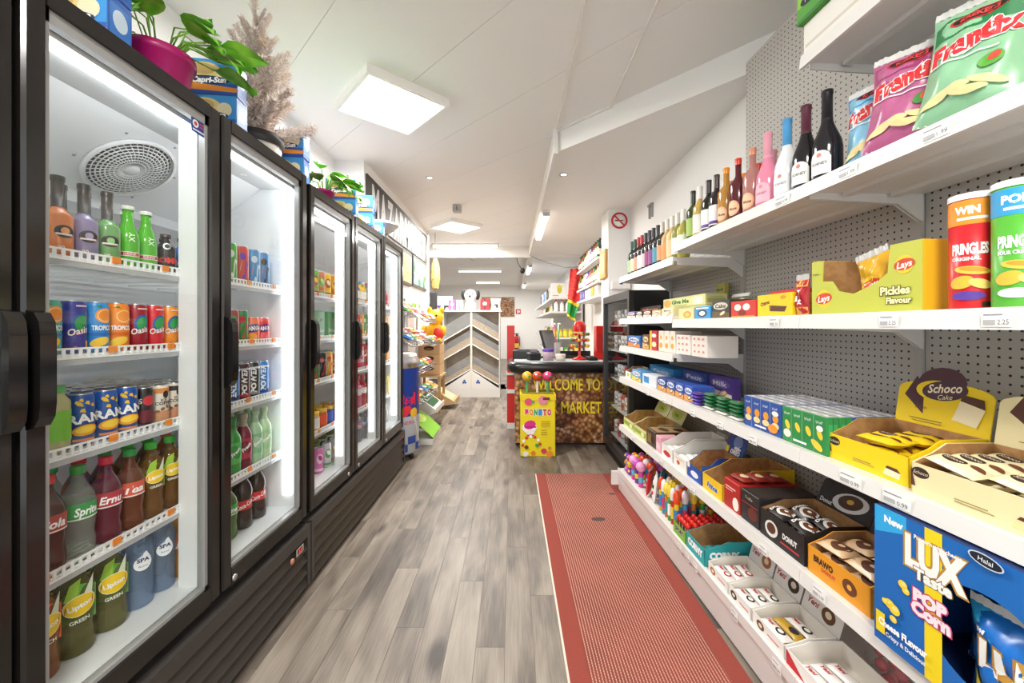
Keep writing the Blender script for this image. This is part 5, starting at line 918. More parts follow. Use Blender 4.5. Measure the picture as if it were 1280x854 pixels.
dome = lathe_mesh([(.075, 0), (.082, .01), (.085, .06), (.07, .11), (.04, .135), (0, .14)], 'e8e4e4/t.12', 24, 'dome')
def candy_jar(label, x, y, n):
    o = put(K('candy_jar', dome, ('base', lathe_mesh([(0, .0), (.08, 0), (.08, .004), (0, .004)], 'd8d4d4', 20, 'base'))), label, 'candy jar', gw(x, y, Z1))
    for k in range(n):
        a = k*2.4; r = .045*((k % 5)/4 if k % 5 else .1); link('candy', kd(lambda nm: G().ball((0, 0, 0), .018, 'c8222c/g', 10, 6).mesh('candy'), 'c'), o, (r*cos(a), r*sin(a), .024+.03*(k//6)))
candy_jar('clear plastic jar of red candy balls on the base shelf', 1.295, 1.25, 15)
candy_jar('second clear plastic jar beside the red candy jar', 1.295, 1.07, 3)
TEAL = '2aa3a6'
ytl = btray(1.90, 2.085, 0.28, 0.115, 0.08, TEAL, 'teal cereal bar carton with white lettering', [('t', 'CORNY', 0, .045, .032, 'ffffff', {'b': .07, 'w': .15})], [('t', 'CORNY', -.04, .05, .03, 'ffffff', {'b': .07, 'w': .15}), ('r', -.12, .01, .12, .02, '1d7f86')])
for j in range(4): gput(kd(pack, 'cereal_bar', 0.13, 0.045, 0.02, '2f8f9c/s', (('r', -.03, -.012, .03, .012, 'e8d23c'),)), 'teal wrapped cereal bar in the teal carton, %s from the front' % ORD[j], 'cereal bar', .995+.05+j*.05, ytl, Z1+.006, (RND.random()-.5)*.2, 'cereal bars in the teal carton')
# strawberry lollies in a box
gput(tray('lolly_box', 0.145, 0.26, 0.075, '7fb52e', 0.06, [('t', 'SPORT', 0, .035, .022, '1c1c1c', {'b': .06, 'ol': 'ffffff'})], [('e', 0, .04, .05, .02, 'b8d84a')]), 'green lolly box with a black and white word on its front', 'lolly box', 0.995, 2.17, Z1)
klo = K('strawberry_lolly', G().lathe([(0, .1), (.006, .098), (.017, .086), (.016, .072), (.008, .066), (0, .066)], 'd8281e/g', 12).mesh('candy'), ('stick', lathe_mesh([(.003, 0), (.003, .068)], 'f0eee8', 6, 'stick')))
for i in range(4):
    for j in range(6): gput(klo, 'red cone lolly in the green box, %s across, %s from the front' % (ORD[i], ORD[j]), 'lolly', .995+.026+j*.041, 2.17-.051+i*.034, Z1+.004, 0, 'red lollies in the green box')
def toy(name, h, cols, kind):
    c1, c2, c3 = cols
    if kind == 0: return K(name, lathe_mesh([(0, 0), (.016, 0), (.017, .005), (.017, h*.6), (.012, h*.66), (0, h*.66)], c1+'/s', 12, 'tube'), ('head', G().ball((0, 0, h*.8), h*.2, c2+'/s', 12, 7).mesh('head')), ('collar', lathe_mesh([(.0175, h*.2), (.0175, h*.4)], c3, 12, 'collar')))
    if kind == 1: return K(name, G().ball((0, 0, .026), .026, c1+'/g', 14, 8).mesh('ball'), ('spot', art([('e', 0, .026, .01, .01, c2), ('e', .028, .034, .008, .008, c3), ('e', -.028, .02, .008, .008, c3)], lambda u, v, o: ((.0263+o)*sin(u/.026)*cos((v-.026)/.026), -(.0263+o)*cos(u/.026)*cos((v-.026)/.026), .026+(.0263+o)*sin((v-.026)/.026)), 'spot')))
    if kind == 2: return K(name, lathe_mesh([(0, 0), (.014, 0), (.014, h*.6), (.009, h*.68), (0, h*.68)], c1+'/s', 10, 'tube'), ('cap', lathe_mesh([(.018, h*.66), (.02, h*.8), (.017, h*.92), (.008, h), (0, h)], c2+'/g', 10, 'cap')), ('label', lathe_mesh([(.0146, h*.15), (.0146, h*.48)], c3, 10, 'label')))
    return bag(name, .09, h, .03, c1+'/s', [('e', 0, h*.55, .028, .02, c2), ('e', .005, h*.3, .02, .012, c3)])
TK = [('candy_toy', .18, 0), ('candy_ball', .05, 1), ('spray_candy', .21, 2), ('sweet_pouch', .17, 3)]
TCO = [('violet', ('6f3f9c', 'c85ac0', 'f0d03c')), ('pink', ('d84a9c', 'f0a8d0', '5ac0e0')), ('yellow', ('f0c81e', 'e8542e', '3a8fd0')), ('light blue', ('3fa8d8', 'f4f4f4', 'e0407a')), ('green', ('4fae3a', 'f0d03c', 'f4f4f4')), ('orange', ('f0801e', 'f8e05a', '3aa0a8')), ('red', ('d0282c', 'f0f0ee', 'f0c83c')), ('white', ('f0efec', '2a2a2c', 'd0302c'))]
TKC = {}
SECT = [((3.10, 3.20), 'at the far end of the base shelf', (0, 2, 1, 5), 1), ((2.86, 3.06), 'beside the far end candy balls', (1, 3, 0, 2), 0), ((2.62, 2.82), 'in the middle of the toy row', (7, 3, 6, 5), 3), ((2.28, 2.53), 'nearest the green lolly box', (2, 5, 6, 3, 4), 2)]
for (a, b), where, cols, kd_ in SECT:
    nm, h, kk = TK[kd_]; step = {0: .076, 1: .056, 2: .043, 3: .1}[kk]; cnt = {}
    ny = max(1, int((b-a)/step)+1); nx = {0: 4, 1: 4, 2: 6, 3: 3}[kk]; dx = {0: .078, 1: .057, 2: .05, 3: .085}[kk]
    for lv in range(3 if kk == 1 else 1):
        for i in range(nx):
            for j in range(ny):
                ci = cols[(i*3+j*2+lv) % len(cols)]; cn, cc = TCO[ci]; key = (kd_, ci)
                if key not in TKC: TKC[key] = toy(nm, h, cc, kk)
                cnt[cn] = cnt.get(cn, 0)
                lab = '%s %s %s, %s back, %s along' % (cn, nm.replace('_', ' '), where if kk != 1 else 'at far shelf end', ORD[i], ORD[j]) + (', layer %s' % ('one', 'two', 'three')[lv] if kk == 1 else '')
                gput(TKC[key], lab, 'sweet toy', 1.03+i*dx, a+j*step, Z1+lv*.0525+(.006 if kk == 3 else 0), -.5+(RND.random()-.5)*.6, 'sweet toys '+where, tilt=(-.12, 0, 0) if kk == 3 else None)
# ------------------------------------------------------------------ wine shelf and crisp bags
ZW, ZF = 1.8106, 1.7456
def wine(name, body, cap, lab, els=(), H=0.285, sp=False, R=0.0355):
    if sp: return bottle(name, 0.042, H, 0.0145, H*.38, H*.72, body, cap, 0.012, neck=(H*.66, H-.006, cap), els=els, label=None, capr=1.15)
    return bottle(name, R, H, 0.0125, H*.58, H*.74, body, cap, 0.012, neck=(H*(.9 if R > .036 else .76), H-.004, cap), label=(H*.12, H*.46, lab) if lab else None, els=els, capr=1.12)
spk = lambda t, c, w='f4f2ee': [('e', 0, .085, .03, .022, w), ('r', -.032, .03, .032, .085, w), ('t', 'FORNEY', 0, .065, .009, c, {'w': .045, 'b': .02}), ('e', 0, .092, .007, .007, 'd88a7a')]
big = lambda c: [('e', .0, .065, .03, .034, 'f0b48a'), ('e', .0, .065, .024, .027, 'f4c8a0'), ('t', 'Muse', 0, .062, .012, '8a3a2a', {'sh': .3, 'b': .03})]
wl = [  # (photo column, far bay?, kind, label)
 (1034, wine('wine_bottle', '1d1c20/g', '222024/s', None, spk('', '3a3a3a'), .31, True), 'black sparkling wine bottle with white label beside the blue crisp bag'),
 (1009, wine('wine_bottle', '1f1d22/g', '5a2a3a/s', None, spk('', '3a3a3a'), .31, True), 'black sparkling wine bottle with pink collar'),
 (984, wine('wine_bottle', 'eceef0/g', '4f9ad0/s', None, spk('', '8a8a8a', 'f4f5f6'), .31, True), 'white sparkling wine bottle with blue foil'),
 (960, wine('wine_bottle', 'e58aa6/g', 'e8a0b0/s', None, spk('', 'b04a6a', 'f0b8c8'), .31, True), 'pink sparkling wine bottle with pink foil'),
 (941, wine('wine_bottle', 'b07a72/g', 'd98a6a/s', None, big(''), .29, False, .038), 'rose tinted fruit wine bottle with coral cap'),
 (923, wine('wine_bottle', '5a2028/g', 'd8402c/s', None, big(''), .29, False, .038), 'dark red fruit wine bottle with red cap'),
 (908, wine('wine_bottle', 'b8843a/g', 'f0901e/s', None, big(''), .285, False, .037), 'amber fruit wine bottle with orange cap'),
 (896, wine('wine_bottle', '2a2226/g', '4a3a3a/s', 'f0eef0', [('r', -.03, .04, .03, .055, '5a3a8c')]), 'dark wine bottle with violet striped label'),
 (887, wine('wine_bottle', '1f2420/g', '3a3236/s', 'e9ece8', [('r', -.03, .04, .03, .055, '6a4a9c')]), 'black wine bottle with white and purple label'),
 (875, wine('wine_bottle', 'c8a85a/g', 'e4e0d8/s', 'f0ebe0'), 'golden white wine bottle with white cap'),
 (867, wine('wine_bottle', '3a4a2a/g', '2a2a28/s', '9cb85a'), 'green wine bottle with lime label'),
 (860, wine('wine_bottle', 'b0a850/g', 'ecebe4/s', 'e8efe0'), 'pale yellow wine bottle with white cap'),
 (854, wine('wine_bottle', '8a8a4a/g', 'dcd9cf/s', 'f0f0ea'), 'olive white wine bottle with silver cap'),
 (848, wine('wine_bottle', 'd0b878/g', 'e8e4da/s', 'e8c8a0'), 'straw coloured wine bottle with tan label'),
 (842, wine('wine_bottle', 'c8a070/g', 'e0d8cc/s', 'e89a5a'), 'peach wine bottle with orange label'),
 (836.5, wine('wine_bottle', '3a3426/g', 'd0c8b8/s', 'd89a6a'), 'brown wine bottle with copper label'),
 (832, wine('wine_bottle', '23282a/g', '2a2c2e/s', '4a9ab0'), 'black wine bottle with teal label'),
 (827.5, wine('wine_bottle', '1f1c20/g', '2c2c30/s', '8a4a8c'), 'black wine bottle with mauve label'),
 (823, wine('wine_bottle', '22201f/g', '3a3c3e/s', 'a04a7a'), 'black wine bottle with magenta label'),
 (818.5, wine('wine_bottle', '2a2628/g', '3c3c40/s', 'd0ccd0'), 'black wine bottle with grey label'),
 (813.5, wine('wine_bottle', '241c1c/g', 'c02a30/s', 'e8e4dc'), 'dark wine bottle with red cap and white label'),
 (808.5, wine('wine_bottle', '2a1c1e/g', 'b0282e/s', 'd8a08a'), 'dark wine bottle with red cap and peach label'),
 (803.5, wine('wine_bottle', '26302a/g', '2a4a3c/s', 'e0d8c0'), 'dark wine bottle with green cap and cream label'),
 (799, wine('wine_bottle', '263a2c/g', '2f5a4a/s', 'b8d0a8'), 'green wine bottle with dark green cap'),
 (794.5, wine('wine_bottle', '2a2226/g', '3f6a5a/s', '8ab07a'), 'dark wine bottle with sage label'),
 (790, wine('wine_bottle', '2a1c20/g', '7a2a4a/s', 'd8b0b8'), 'dark wine bottle with plum cap'),
 (786, wine('wine_bottle', '221e20/g', '4a2a3a/s', 'e0c8c0'), 'dark wine bottle with pale pink label'),
 (781.5, wine('wine_bottle', '1f1a1a/g', '2a2426/s', 'c85a4a'), 'last dark wine bottle at the far shelf end')]
last = None
for px, k, lab in wl:
    xf = 1.075; y = gy(px, xf); r = radius(k)+.001
    if last is not None: y = max(y, last+r)
    if y+r > 3.245: break
    if last is not None and last < 2.25 < y+r and y-r < 2.25: y = 2.252+r
    last = y+r; z = ZW if y < 2.25 else ZF
    gput(k, lab, 'wine bottle', xf, y, z, .35, 'wine bottles on the upper shelf')
for i, (px, j) in enumerate(((1033, 2), (966, 3), (948, 5), (930, 6), (913, 4), (893, 7), (872, 9))): 
    gput(wl[j][1], 'second-row %s' % wl[j][2].replace(' beside the blue crisp bag', ''), 'wine bottle', 1.20, gy(px, 1.20), ZW, .3, 'wine bottles in the second row')
def crisp(c, c2, word, foodc): return [('r', -.085, .19, .085, .235, c2), ('e', 0, .222, .05, .014, 'c02a2c', .1), ('e', 0, .222, .045, .011, '1c1c1c', .1), ('t', 'KREKERS', 0, .222, .011, 'e0403a', {'b': .04, 'ro': .1}), ('t', word, 0, .165, .04, 'd8262c', {'b': .06, 'ro': .18, 'w': .16, 'ol': 'f6f2ee', 'ow': .05, 'sh': .1}), ('r', -.07, .125, .05, .128, 'f0f0ee'), ('e', .04, .10, .022, .014, foodc, .2), ('e', .045, .104, .012, .008, 'd84a3a', .2)] + [('e', -.05+.03*k, .045+.012*(k % 2), .034, .009, 'ecd79a', .4-.25*k) for k in range(4)]
kG, kPk, kBl = bag('crisp_bag', .185, .265, .075, '8fc29a/s', crisp('', '1d7a44', 'Frantix', '5aa83a')), bag('crisp_bag', .18, .25, .07, 'b8628c/s', crisp('', '9c3a6c', 'Frantix', '4a8a3a')), bag('crisp_bag', .165, .235, .06, '8ec4e0/s', crisp('', '2f86c4', 'Frantix', 'f0e8d0'))
# leaning bags: nearest green, then pink, then blue, all turned a little to the aisle
gput(kBl, 'pale blue crisp bag between the black wine and the pink bag', 'crisp bag', 1.10, gy(1092, 1.10)-.0, ZW+.012, .25, 'crisp bags on the upper shelf', tilt=(-.10, 0, .0))
gput(kPk, 'pink crisp bag leaning between the blue and green bags', 'crisp bag', 1.06, gy(1130, 1.06), ZW+.014, .45, 'crisp bags on the upper shelf', tilt=(-.14, .06, .0))
gput(kG, 'pale green crisp bag with red lettering on the upper shelf', 'crisp bag', 1.06, gy(1206, 1.06)+.0, ZW+.016, .35, 'crisp bags on the upper shelf', tilt=(-.16, .1, .0))
gput(kd(bag, 'crisp_bag', .16, .24, .07, 'c8963a/s', (('e', 0, .12, .05, .05, '6a3a1e'), ('r', -.07, .18, .07, .22, 'b0241e'))), 'brown and gold crisp bag behind the pale green one', 'crisp bag', 1.22, gy(1265, 1.22), ZW+.01, .3, tilt=(-.1, 0, 0))
gput(kd(bag, 'crisp_bag', .16, .26, .07, 'e8b83a/s', (('e', 0, .1, .05, .04, 'f4e0a0'), ('r', -.07, .19, .07, .24, '1d7a44'))), 'golden crisp bag at the right picture edge', 'crisp bag', 1.06, gy(1218, 1.06)-.22, ZW+.01, .3, tilt=(-.12, 0, 0))
gput(kd(bag, 'crisp_bag', .17, .25, .07, '3f8c5a/s', (('t', 'tix', 0, .16, .04, 'd8262c'), ('e', 0, .06, .05, .02, 'ecd79a'))), 'dark green crisp bag in the row behind', 'crisp bag', 1.30, gy(1245, 1.30), ZW+.01, .3, tilt=(-.1, 0, 0))
# box on the top shelf
ZT = 2.2356
yt2 = gy(992, 1.0)
gput(carton('tray_stack', .3, .3, .10, 'e8e4dc', [('r', -.14, .02, .14, .03, 'd0c8bc')]), 'flat white carton on the top shelf under the green box', 'carton', 1.0, 1.13, ZT)
gput(carton('snack_carton', .33, .3, .2, '4f9c34', [('r', -.16, .05, .16, .19, '8fc23c'), ('r', -.165, 0, .165, .012, '2f7c34'), ('t', 'LUX', .02, .13, .05, 'f0f0e0', {'b': .06, 'ol': '7a6a2a'}), ('e', -.11, .06, .036, .016, '14202c'), ('t', 'Halal', -.11, .06, .012, 'ffffff'), ('t', 'with yeast', -.1, .11, .012, 'f4f4e0')], [('r', -.14, .01, .14, .19, '6fae3a')]), 'green and lime snack carton on top of the highest shelf', 'carton', .985, 1.125, ZT+.101)

# ------------------------------------------------------------------ on top of the coolers
HA, HB = 2.1276, 2.1006
cs = lambda w, h: [('r', -w/2, h*.35, w/2, h, '3f9ae0'), ('r', -w/2, 0, w/2, h*.12, '1f4fa8'), ('p', [(-w/2, h*.12), (w/2, h*.12), (w/2, h*.24), (-w/2, h*.34)], 'f0942a'), ('e', -w*.08, h*.68, w*.3, h*.24, 'e8cf86'), ('e', -w*.1, h*.72, w*.2, h*.16, 'c8a868'), ('e', w*.28, h*.6, w*.14, h*.2, 'f2e6c0'), ('e', 0, h*.42, w*.36, h*.12, '16325c'), ('t', 'Capri-Sun', 0, h*.42, h*.15, 'ffffff', {'b': .05, 'sh': .2, 'ro': .06, 'w': w*.62})]
kcs = carton('juice_carton', .20, .085, .14, '2f63b8', cs(.20, .14), [('r', -.035, .02, .035, .12, '3f7fd0'), ('e', 0, .08, .025, .03, 'cfe2f4')])
def lbox(y, z, label, turn=0.0, x=-1.20, k=kcs): return put(k, label, 'juice carton', (x, y, z), .12+turn, 'blue juice cartons on the coolers')
lbox(1.075, HA, 'blue juice carton at the near end of the cooler top'); lbox(1.075, HA+.141, 'blue juice carton stacked on the near end carton')
lbox(1.585, HA, 'lower blue juice carton beside the magenta plant pot'); lbox(1.585, HA+.141, 'upper blue juice carton beside the magenta plant pot', .06)
lbox(2.10, HB, 'lower blue juice carton right of the frosted tree'); lbox(2.10, HB+.141, 'upper blue juice carton right of the frosted tree', -.04)
lbox(2.80, HB, 'lower blue juice carton right of the small plant'); lbox(2.80, HB+.141, 'upper blue juice carton right of the small plant', .05)
lbox(3.14, HB, 'blue juice carton between two others on the far cooler'); lbox(3.40, HB, 'blue juice carton at the far end of the far cooler'); lbox(3.14, HB+.141, 'blue juice carton stacked second from the far end')
lf = G()
for s in (1, -1):
    pts = [(0, 0), (.02, .012), (.034, .03), (.036, .05), (.028, .075), (.014, .098), (0, .115)]
    vs = [(0, y, -.012*(y/.115)**2*4*.4+.006) for _, y in pts]+[(s*x, y, .010*(x/.036)-.03*(y/.115)**2) for x, y in pts]; m = len(pts)
    lf.add(vs, [(i, i+1, m+i+1, m+i) if s < 0 else (i, m+i, m+i+1, i+1) for i in range(m-1)], 'leaf', True)
leafm = lf.mesh('leaf')
def plant(label, loc, rp, hp, n, spread, seed, trail):
    rr = random.Random(seed)
    root = tag(link('potted_plant', G().lathe([(0, 0), (rp*.72, 0), (rp*.74, .003), (rp*.96, hp*.82), (rp*1.03, hp*.84), (rp*1.03, hp), (rp*.95, hp), (rp*.93, hp*.9), (0, hp*.9)], 'b01a68/s', 28).mesh('pot'), None, loc), label, 'potted plant')
    link('soil', G().lathe([(0, hp*.905), (rp*.92, hp*.905)], '3a2a1e', 20).mesh('soil'), root)
    for k in range(n):
        a = rr.random()*2*pi if k >= trail else -0.5+rr.random()*1.6; up = .03+rr.random()*.10; out = spread*(.35+.75*rr.random())
        if k < trail: up, out = .03+.03*rr.random(), rp*1.35+.04*rr.random()
        p0 = (rp*.3*cos(a), rp*.3*sin(a), hp*.9); p2 = (out*cos(a), out*sin(a), hp+up); p1 = ((p0[0]*.6+p2[0]*.4), (p0[1]*.6+p2[1]*.4), hp+up*1.15)
        st = link('stem', G().tube([p0, p1, p2], .0028, '7db53c', 5).mesh('stem'), root)
        link('leaf', leafm, st, p2, (rr.uniform(-.5, .35), rr.uniform(-.5, .5), a-pi/2+rr.uniform(-.5, .5)), .95+.4*rr.random())
plant('magenta potted leafy plant on the nearest cooler', (-1.2, 1.36, HA), .098, .145, 22, .15, 5, 7)
plant('small magenta potted leafy plant on the far cooler', (-1.2, 2.55, HB), .062, .11, 20, .13, 9, 5)
# frosted artificial tree
tree_at = (-1.225, 1.93, HA)
tr_ = tag(link('frosted_tree', G().tube([(0, 0, .08), (.0, .01, .4), (-.02, 0, .84)], .012, '8a7462', 7, taper=[1, .7, .3]).mesh('trunk'), None, tree_at), 'frosted brown artificial fir tree in a white pot on the cooler', 'tree')
link('pot', G().lathe([(0, 0), (.085, 0), (.105, .10), (.098, .10), (.09, .085), (0, .085)], 'e4ded4', 24).mesh('pot'), tr_)
link('pot_band', G().lathe([(.106, .085), (.112, .10), (.112, .135), (.104, .135), (.1, .085)], '2f2b28', 24).mesh('pot_band'), tr_)
def branch(seed):
    r = random.Random(seed); g = G().tube([(0, 0, 0), (0, 0, 1)], .012, '7a5f4c', 5)
    for k in range(230):
        t = .04+.96*r.random(); a = r.random()*2*pi; ln = .23*(1.05-t*.55)*(.6+.6*r.random()); dx, dy = cos(a), sin(a); w_ = .012
        w_ = .05; g.add([(-dy*w_, dx*w_, t), (dy*w_, -dx*w_, t), (dx*ln, dy*ln, t+.10+.1*r.random())], [(0, 1, 2)], 'needle')
        g.add([(0, 0, t-.012), (0, 0, t+.012), (dx*ln*.9, dy*ln*.9, t+.08)], [(0, 1, 2)], 'needle')
    return g.mesh('branch')
BR = [branch(i) for i in range(3)]
rr = random.Random(11)
for k in range(46):
    t = k/45; z = .10+.58*t; ln = (.16*(1-t)+.085)*(.8+.35*rr.random()); a = k*2.4; el = .55+.45*t+rr.uniform(-.3, .3)
    link('branch', BR[k % 3], tr_, (0, 0, z), (pi/2-el, 0, a), (ln, ln, ln))
link('branch', BR[0], tr_, (-.018, 0, .74), (.05, 0, 0), (.12, .12, .12)); link('bow', G().add([(0, 0, 0), (.10, -.03, -.07), (.07, -.03, -.09)], [(0, 1, 2)], 'e0c8a8').mesh('bow'), tr_, (.0, -.03, .62))
# paper-wrapped bouquet at the far end
put(K('dried_bouquet', lathe_mesh([(.02, 0), (.05, .05), (.06, .1), (0, .1)], 'gold', 14, 'basket'), ('paper_wrap', G().lathe([(.06, .09), (.15, .17), (.10, .20), (.02, .22)], 'f6f4f0', 9, sx=1.1, smooth=False).mesh('paper_wrap'))), 'white paper wrapped bouquet in a gold basket on the far cooler', 'bouquet', (-1.2, 3.66, HB))

# ------------------------------------------------------------------ left wall beyond the coolers
sx = XJ+.0
sg = link('wall_sign', G().box(sx+.002, sx+.022, 4.09, 6.98, 2.44, 2.915, '35332f').mesh('board')); tag(sg, 'long black sign board with tall pale letters high on the left wall', 'sign')
wd_ = 2.6/10
for i, ch in enumerate('MAZARMARKT'):
    link('letter', art([('t', ch, 0, 0, .36, 'dcdadc', {'b': .05, 'w': wd_*.86})], lambda u, v, o: (sx+.023+o*8, 4.20+wd_*(i+.5)+u, 2.655+v), 'letter'), sg)
for y0, y1, z0, z1, mt, lab in ((5.35, 5.88, 1.93, 2.40, 'gingham', 'dark framed picture of golden grain under the black sign'), (5.95, 6.92, 1.95, 2.42, 'photo', 'dark framed landscape picture with trees and blue sky under the black sign')):
    f = link('framed_picture', G().box(sx+.002, sx+.03, y0, y1, z0, z1, '4a4744').mesh('frame')); tag(f, lab, 'picture')
    link('picture', G().box(sx+.03, sx+.033, y0+.04, y1-.04, z0+.04, z1-.04, mt).mesh('picture'), f)
f = link('leaflet', G().box(sx+.002, sx+.012, 5.95, 6.5, 1.62, 1.86, 'dfe6dc').mesh('leaflet')); tag(f, 'white leaflet with green base under the landscape picture', 'leaflet'); link('print', G().box(sx+.012, sx+.0135, 5.95, 6.5, 1.62, 1.70, '7fb83a').mesh('print'), f)
f = link('hanging_garland', G().lathe([(0, 0), (.06, .03), (.09, .2), (.08, .42), (.04, .56), (0, .58)], 'gold', 9, smooth=False).mesh('garland'), None, (sx+.12, 7.2, 2.0)); tag(f, 'golden hanging garland at the end of the left wall', 'garland'); link('hook', G().tube([(0, 0, .57), (0, 0, 1.03)], .006, '8a8a8a').mesh('hook'), f)
f = link('speaker', G().rbox(-.06, .06, -.05, .05, 0, .45, '2a2a2c', .01).mesh('speaker'), None, (sx+.10, 7.14, 1.5)); tag(f, 'narrow black speaker hanging below the golden garland', 'speaker'); link('bracket', G().box(-.12, -.06, -.02, .02, .2, .25, '3a3a3c').mesh('bracket'), f)
# can-shaped drinks cooler
rc = .225
g = G().lathe([(0, .07), (rc*.96, .07), (rc, .09), (rc, .45)], 'b9bdc4/s', 40).lathe([(rc, .45), (rc, .93)], '1c3a8c/s', 40)
cc = K('can_cooler', g.mesh('barrel'), ('rim', G().lathe([(rc, .93), (rc+.006, .95), (rc+.006, 1.0), (rc*.9, 1.04), (rc*.86, 1.07), (0, 1.08)], 'd4d6d8/m', 40).mesh('rim')),
       ('print', art([('t', 'Red', .0, .62, .11, 'e0214a', {'b': .07, 'w': .2}), ('t', 'Bull', .26, .62, .11, 'e0214a', {'b': .07, 'w': .22}), ('e', -.03, .5, .08, .045, 'e0303a', .5), ('e', .08, .48, .05, .05, 'f0c02e'), ('t', 'ENERGY', .02, .39, .035, 'c02a3a', {'w': .22})] + [('r', -.7+.2*k, .10+.075*(j), -.6+.2*k, .175+.075*j, '2a4a9c') for k in range(7) for j in range(1)] + [('r', -.6+.2*k, .175, -.5+.2*k, .25, '2a4a9c') for k in range(6)] + [('p', [(.18, .1), (.26, .1), (.10, .44), (.06, .44)], 'd8dade')], on_cyl(rc))))
o = put(cc, 'blue and silver can-shaped drinks cooler on castors', 'can cooler', (-1.19, 4.14, 0), .75)
for k in range(4):
    a = k*pi/2+.5; x, y = .17*cos(a), .17*sin(a)
    link('castor', G().lathe([(0, -.012), (.028, -.012), (.028, .012), (0, .012)], '2a2a2a', 14, (x, y, .028), axis='x').box(x-.015, x+.015, y-.008, y+.008, .028, .072, '8a8a8a/m').mesh('castor'), o)
# chrome rack with tilted baskets of packs
def rack(label, x, y0, y1, zs, col, ridx):
    root = tag(link('wire_rack', None, None, (x, 0, 0)), label, 'rack')
    for y in (y0, y1):
        for dx in (0, .32): link('post', G().tube([(dx*.0+dx*.05, y, 0), (dx*.0+dx*.05, y, zs[0]+.28)], .011, col, 6).mesh('post'), root)
    for zi, z in enumerate(zs):
        g = G(); d = .30+.06*zi
        for k in range(9): yy = y0+(y1-y0)*k/8; g.tube([(0, yy, z+.16), (d, yy, z), (d, yy, z+.06)], .004, col, 4)
        for q in (0, .33, .66, 1): g.tube([(d*q, y0, z+.16*(1-q)), (d*q, y1, z+.16*(1-q))], .004, col, 4)
        g.tube([(d, y0, z+.06), (d, y1, z+.06)], .006, col, 4); link('basket', g.mesh('basket'), root)
        nn = int((y1-y0)/.17)
        for j in range(nn):
            for r2 in range(2):
                cn = ('red', 'yellow', 'green', 'white', 'brown', 'orange', 'pink', 'blue')[(ridx*3+zi*5+j*3+r2*2) % 8]
                k = kd(pack, 'snack_packet', .15, .13, .05, pal(cn)+'/s', (('e', 0, 0, .04, .03, 'f0e8d0'), ('r', -.05, -.045, .05, -.03, '3a3a3a')), 8)
                q = .27+.5*r2; yy = y0+(j+.5)*(y1-y0)/nn
                oo = link('snack_packet', k.root, None, (x+d*q, yy, z+.16*(1-q)+.045*1.0), (0, atan2(.16, d), pi/2)); oo.rotation_euler = (Matrix.Rotation(atan2(.16, d), 3, 'Y') @ Matrix.Rotation(pi/2, 3, 'Z')).to_euler()
                tag(oo, '%s snack packet, %s wire rack, %s basket, %s along, %s row' % (cn, ('near', 'far')[ridx], ORD[zi], ORD[j], ('back', 'front')[r2]), 'snack packet', 'snack packets in the wire racks'); link('print', k.parts[0][1], oo)
rack('chrome wire rack of tilted snack baskets behind the can cooler', sx+.03, 4.45, 5.45, (1.45, 1.12, .80, .48), 'c9cbcd/m', 0)
rack('second chrome wire rack of snack baskets along the left wall', sx+.03, 5.55, 6.15, (1.40, 1.08), 'c9cbcd/m', 1)
# wooden crate stand with oval hand holes, yellow plush on top
g = G().box(-.17, .17, .02, .40, 0, .02, 'd8b284')
cr = tag(link('crate_stand', g.mesh('base'), None, (-1.29, 6.2, .588)), 'stack of three pale wooden crates with oval hand holes', 'crate stand')
for k in range(3):
    z = .02+k*.155; c_ = G().box(-.17, -.155, .0, .40, z, z+.15, 'd3ab7c').box(.155, .17, .0, .40, z, z+.15, 'd3ab7c').box(-.155, .155, .385, .40, z, z+.15, 'd3ab7c').box(-.155, .155, 0, .015, z, z+.15, 'd3ab7c').box(-.155, .155, .015, .385, z+.13, z+.135, 'd3ab7c')
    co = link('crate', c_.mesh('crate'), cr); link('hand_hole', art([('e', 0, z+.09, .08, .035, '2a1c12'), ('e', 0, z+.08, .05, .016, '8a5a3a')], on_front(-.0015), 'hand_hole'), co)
tb = tag(link('display_table', G().box(-.19, .19, -.02, .45, .557, .587, 'c9a777').mesh('top'), None, (-1.29, 6.2, 0)), 'small wooden table carrying the pale crates', 'table')
for x in (-.16, .16):
    for y in (.02, .42): link('leg', G().box(x-.02, x+.02, y-.02, y+.02, 0, .557, 'b8935f').mesh('leg'), tb)
pl = G().ball((0, 0, .14), .13, 'f2bd16', 14, 9, 1.1)
ps = tag(link('plush_toy', pl.mesh('body'), None, (-1.24, 6.38, 1.063), None, 1.2), 'bright yellow plush toy with red bib sitting on the crates', 'plush toy')
link('head', G().ball((.02, -.02, .36), .105, 'f5c41c', 14, 9).mesh('head'), ps); link('bib', G().ball((.06, -.10, .13), .075, 'd8281e', 12, 7, 1.2, 1, .5).mesh('bib'), ps)
for s in (-1, 1): link('arm', G().ball((s*.12, -.05, .18), .05, 'f2bd16', 10, 6, 1.5).mesh('arm'), ps); link('foot', G().ball((s*.08, -.12, .05), .05, 'f0b010', 10, 6, .8).mesh('foot'), ps); link('ear', G().ball((.02+s*.08, -.01, .45), .035, 'e8b010', 8, 6, 1.4).mesh('ear'), ps)
link('eye', G().ball((.05, -.118, .38), .014, '1c1c1c', 8, 5).mesh('eye'), ps); link('eye', G().ball((-.02, -.122, .38), .014, '1c1c1c', 8, 5).mesh('eye'), ps)
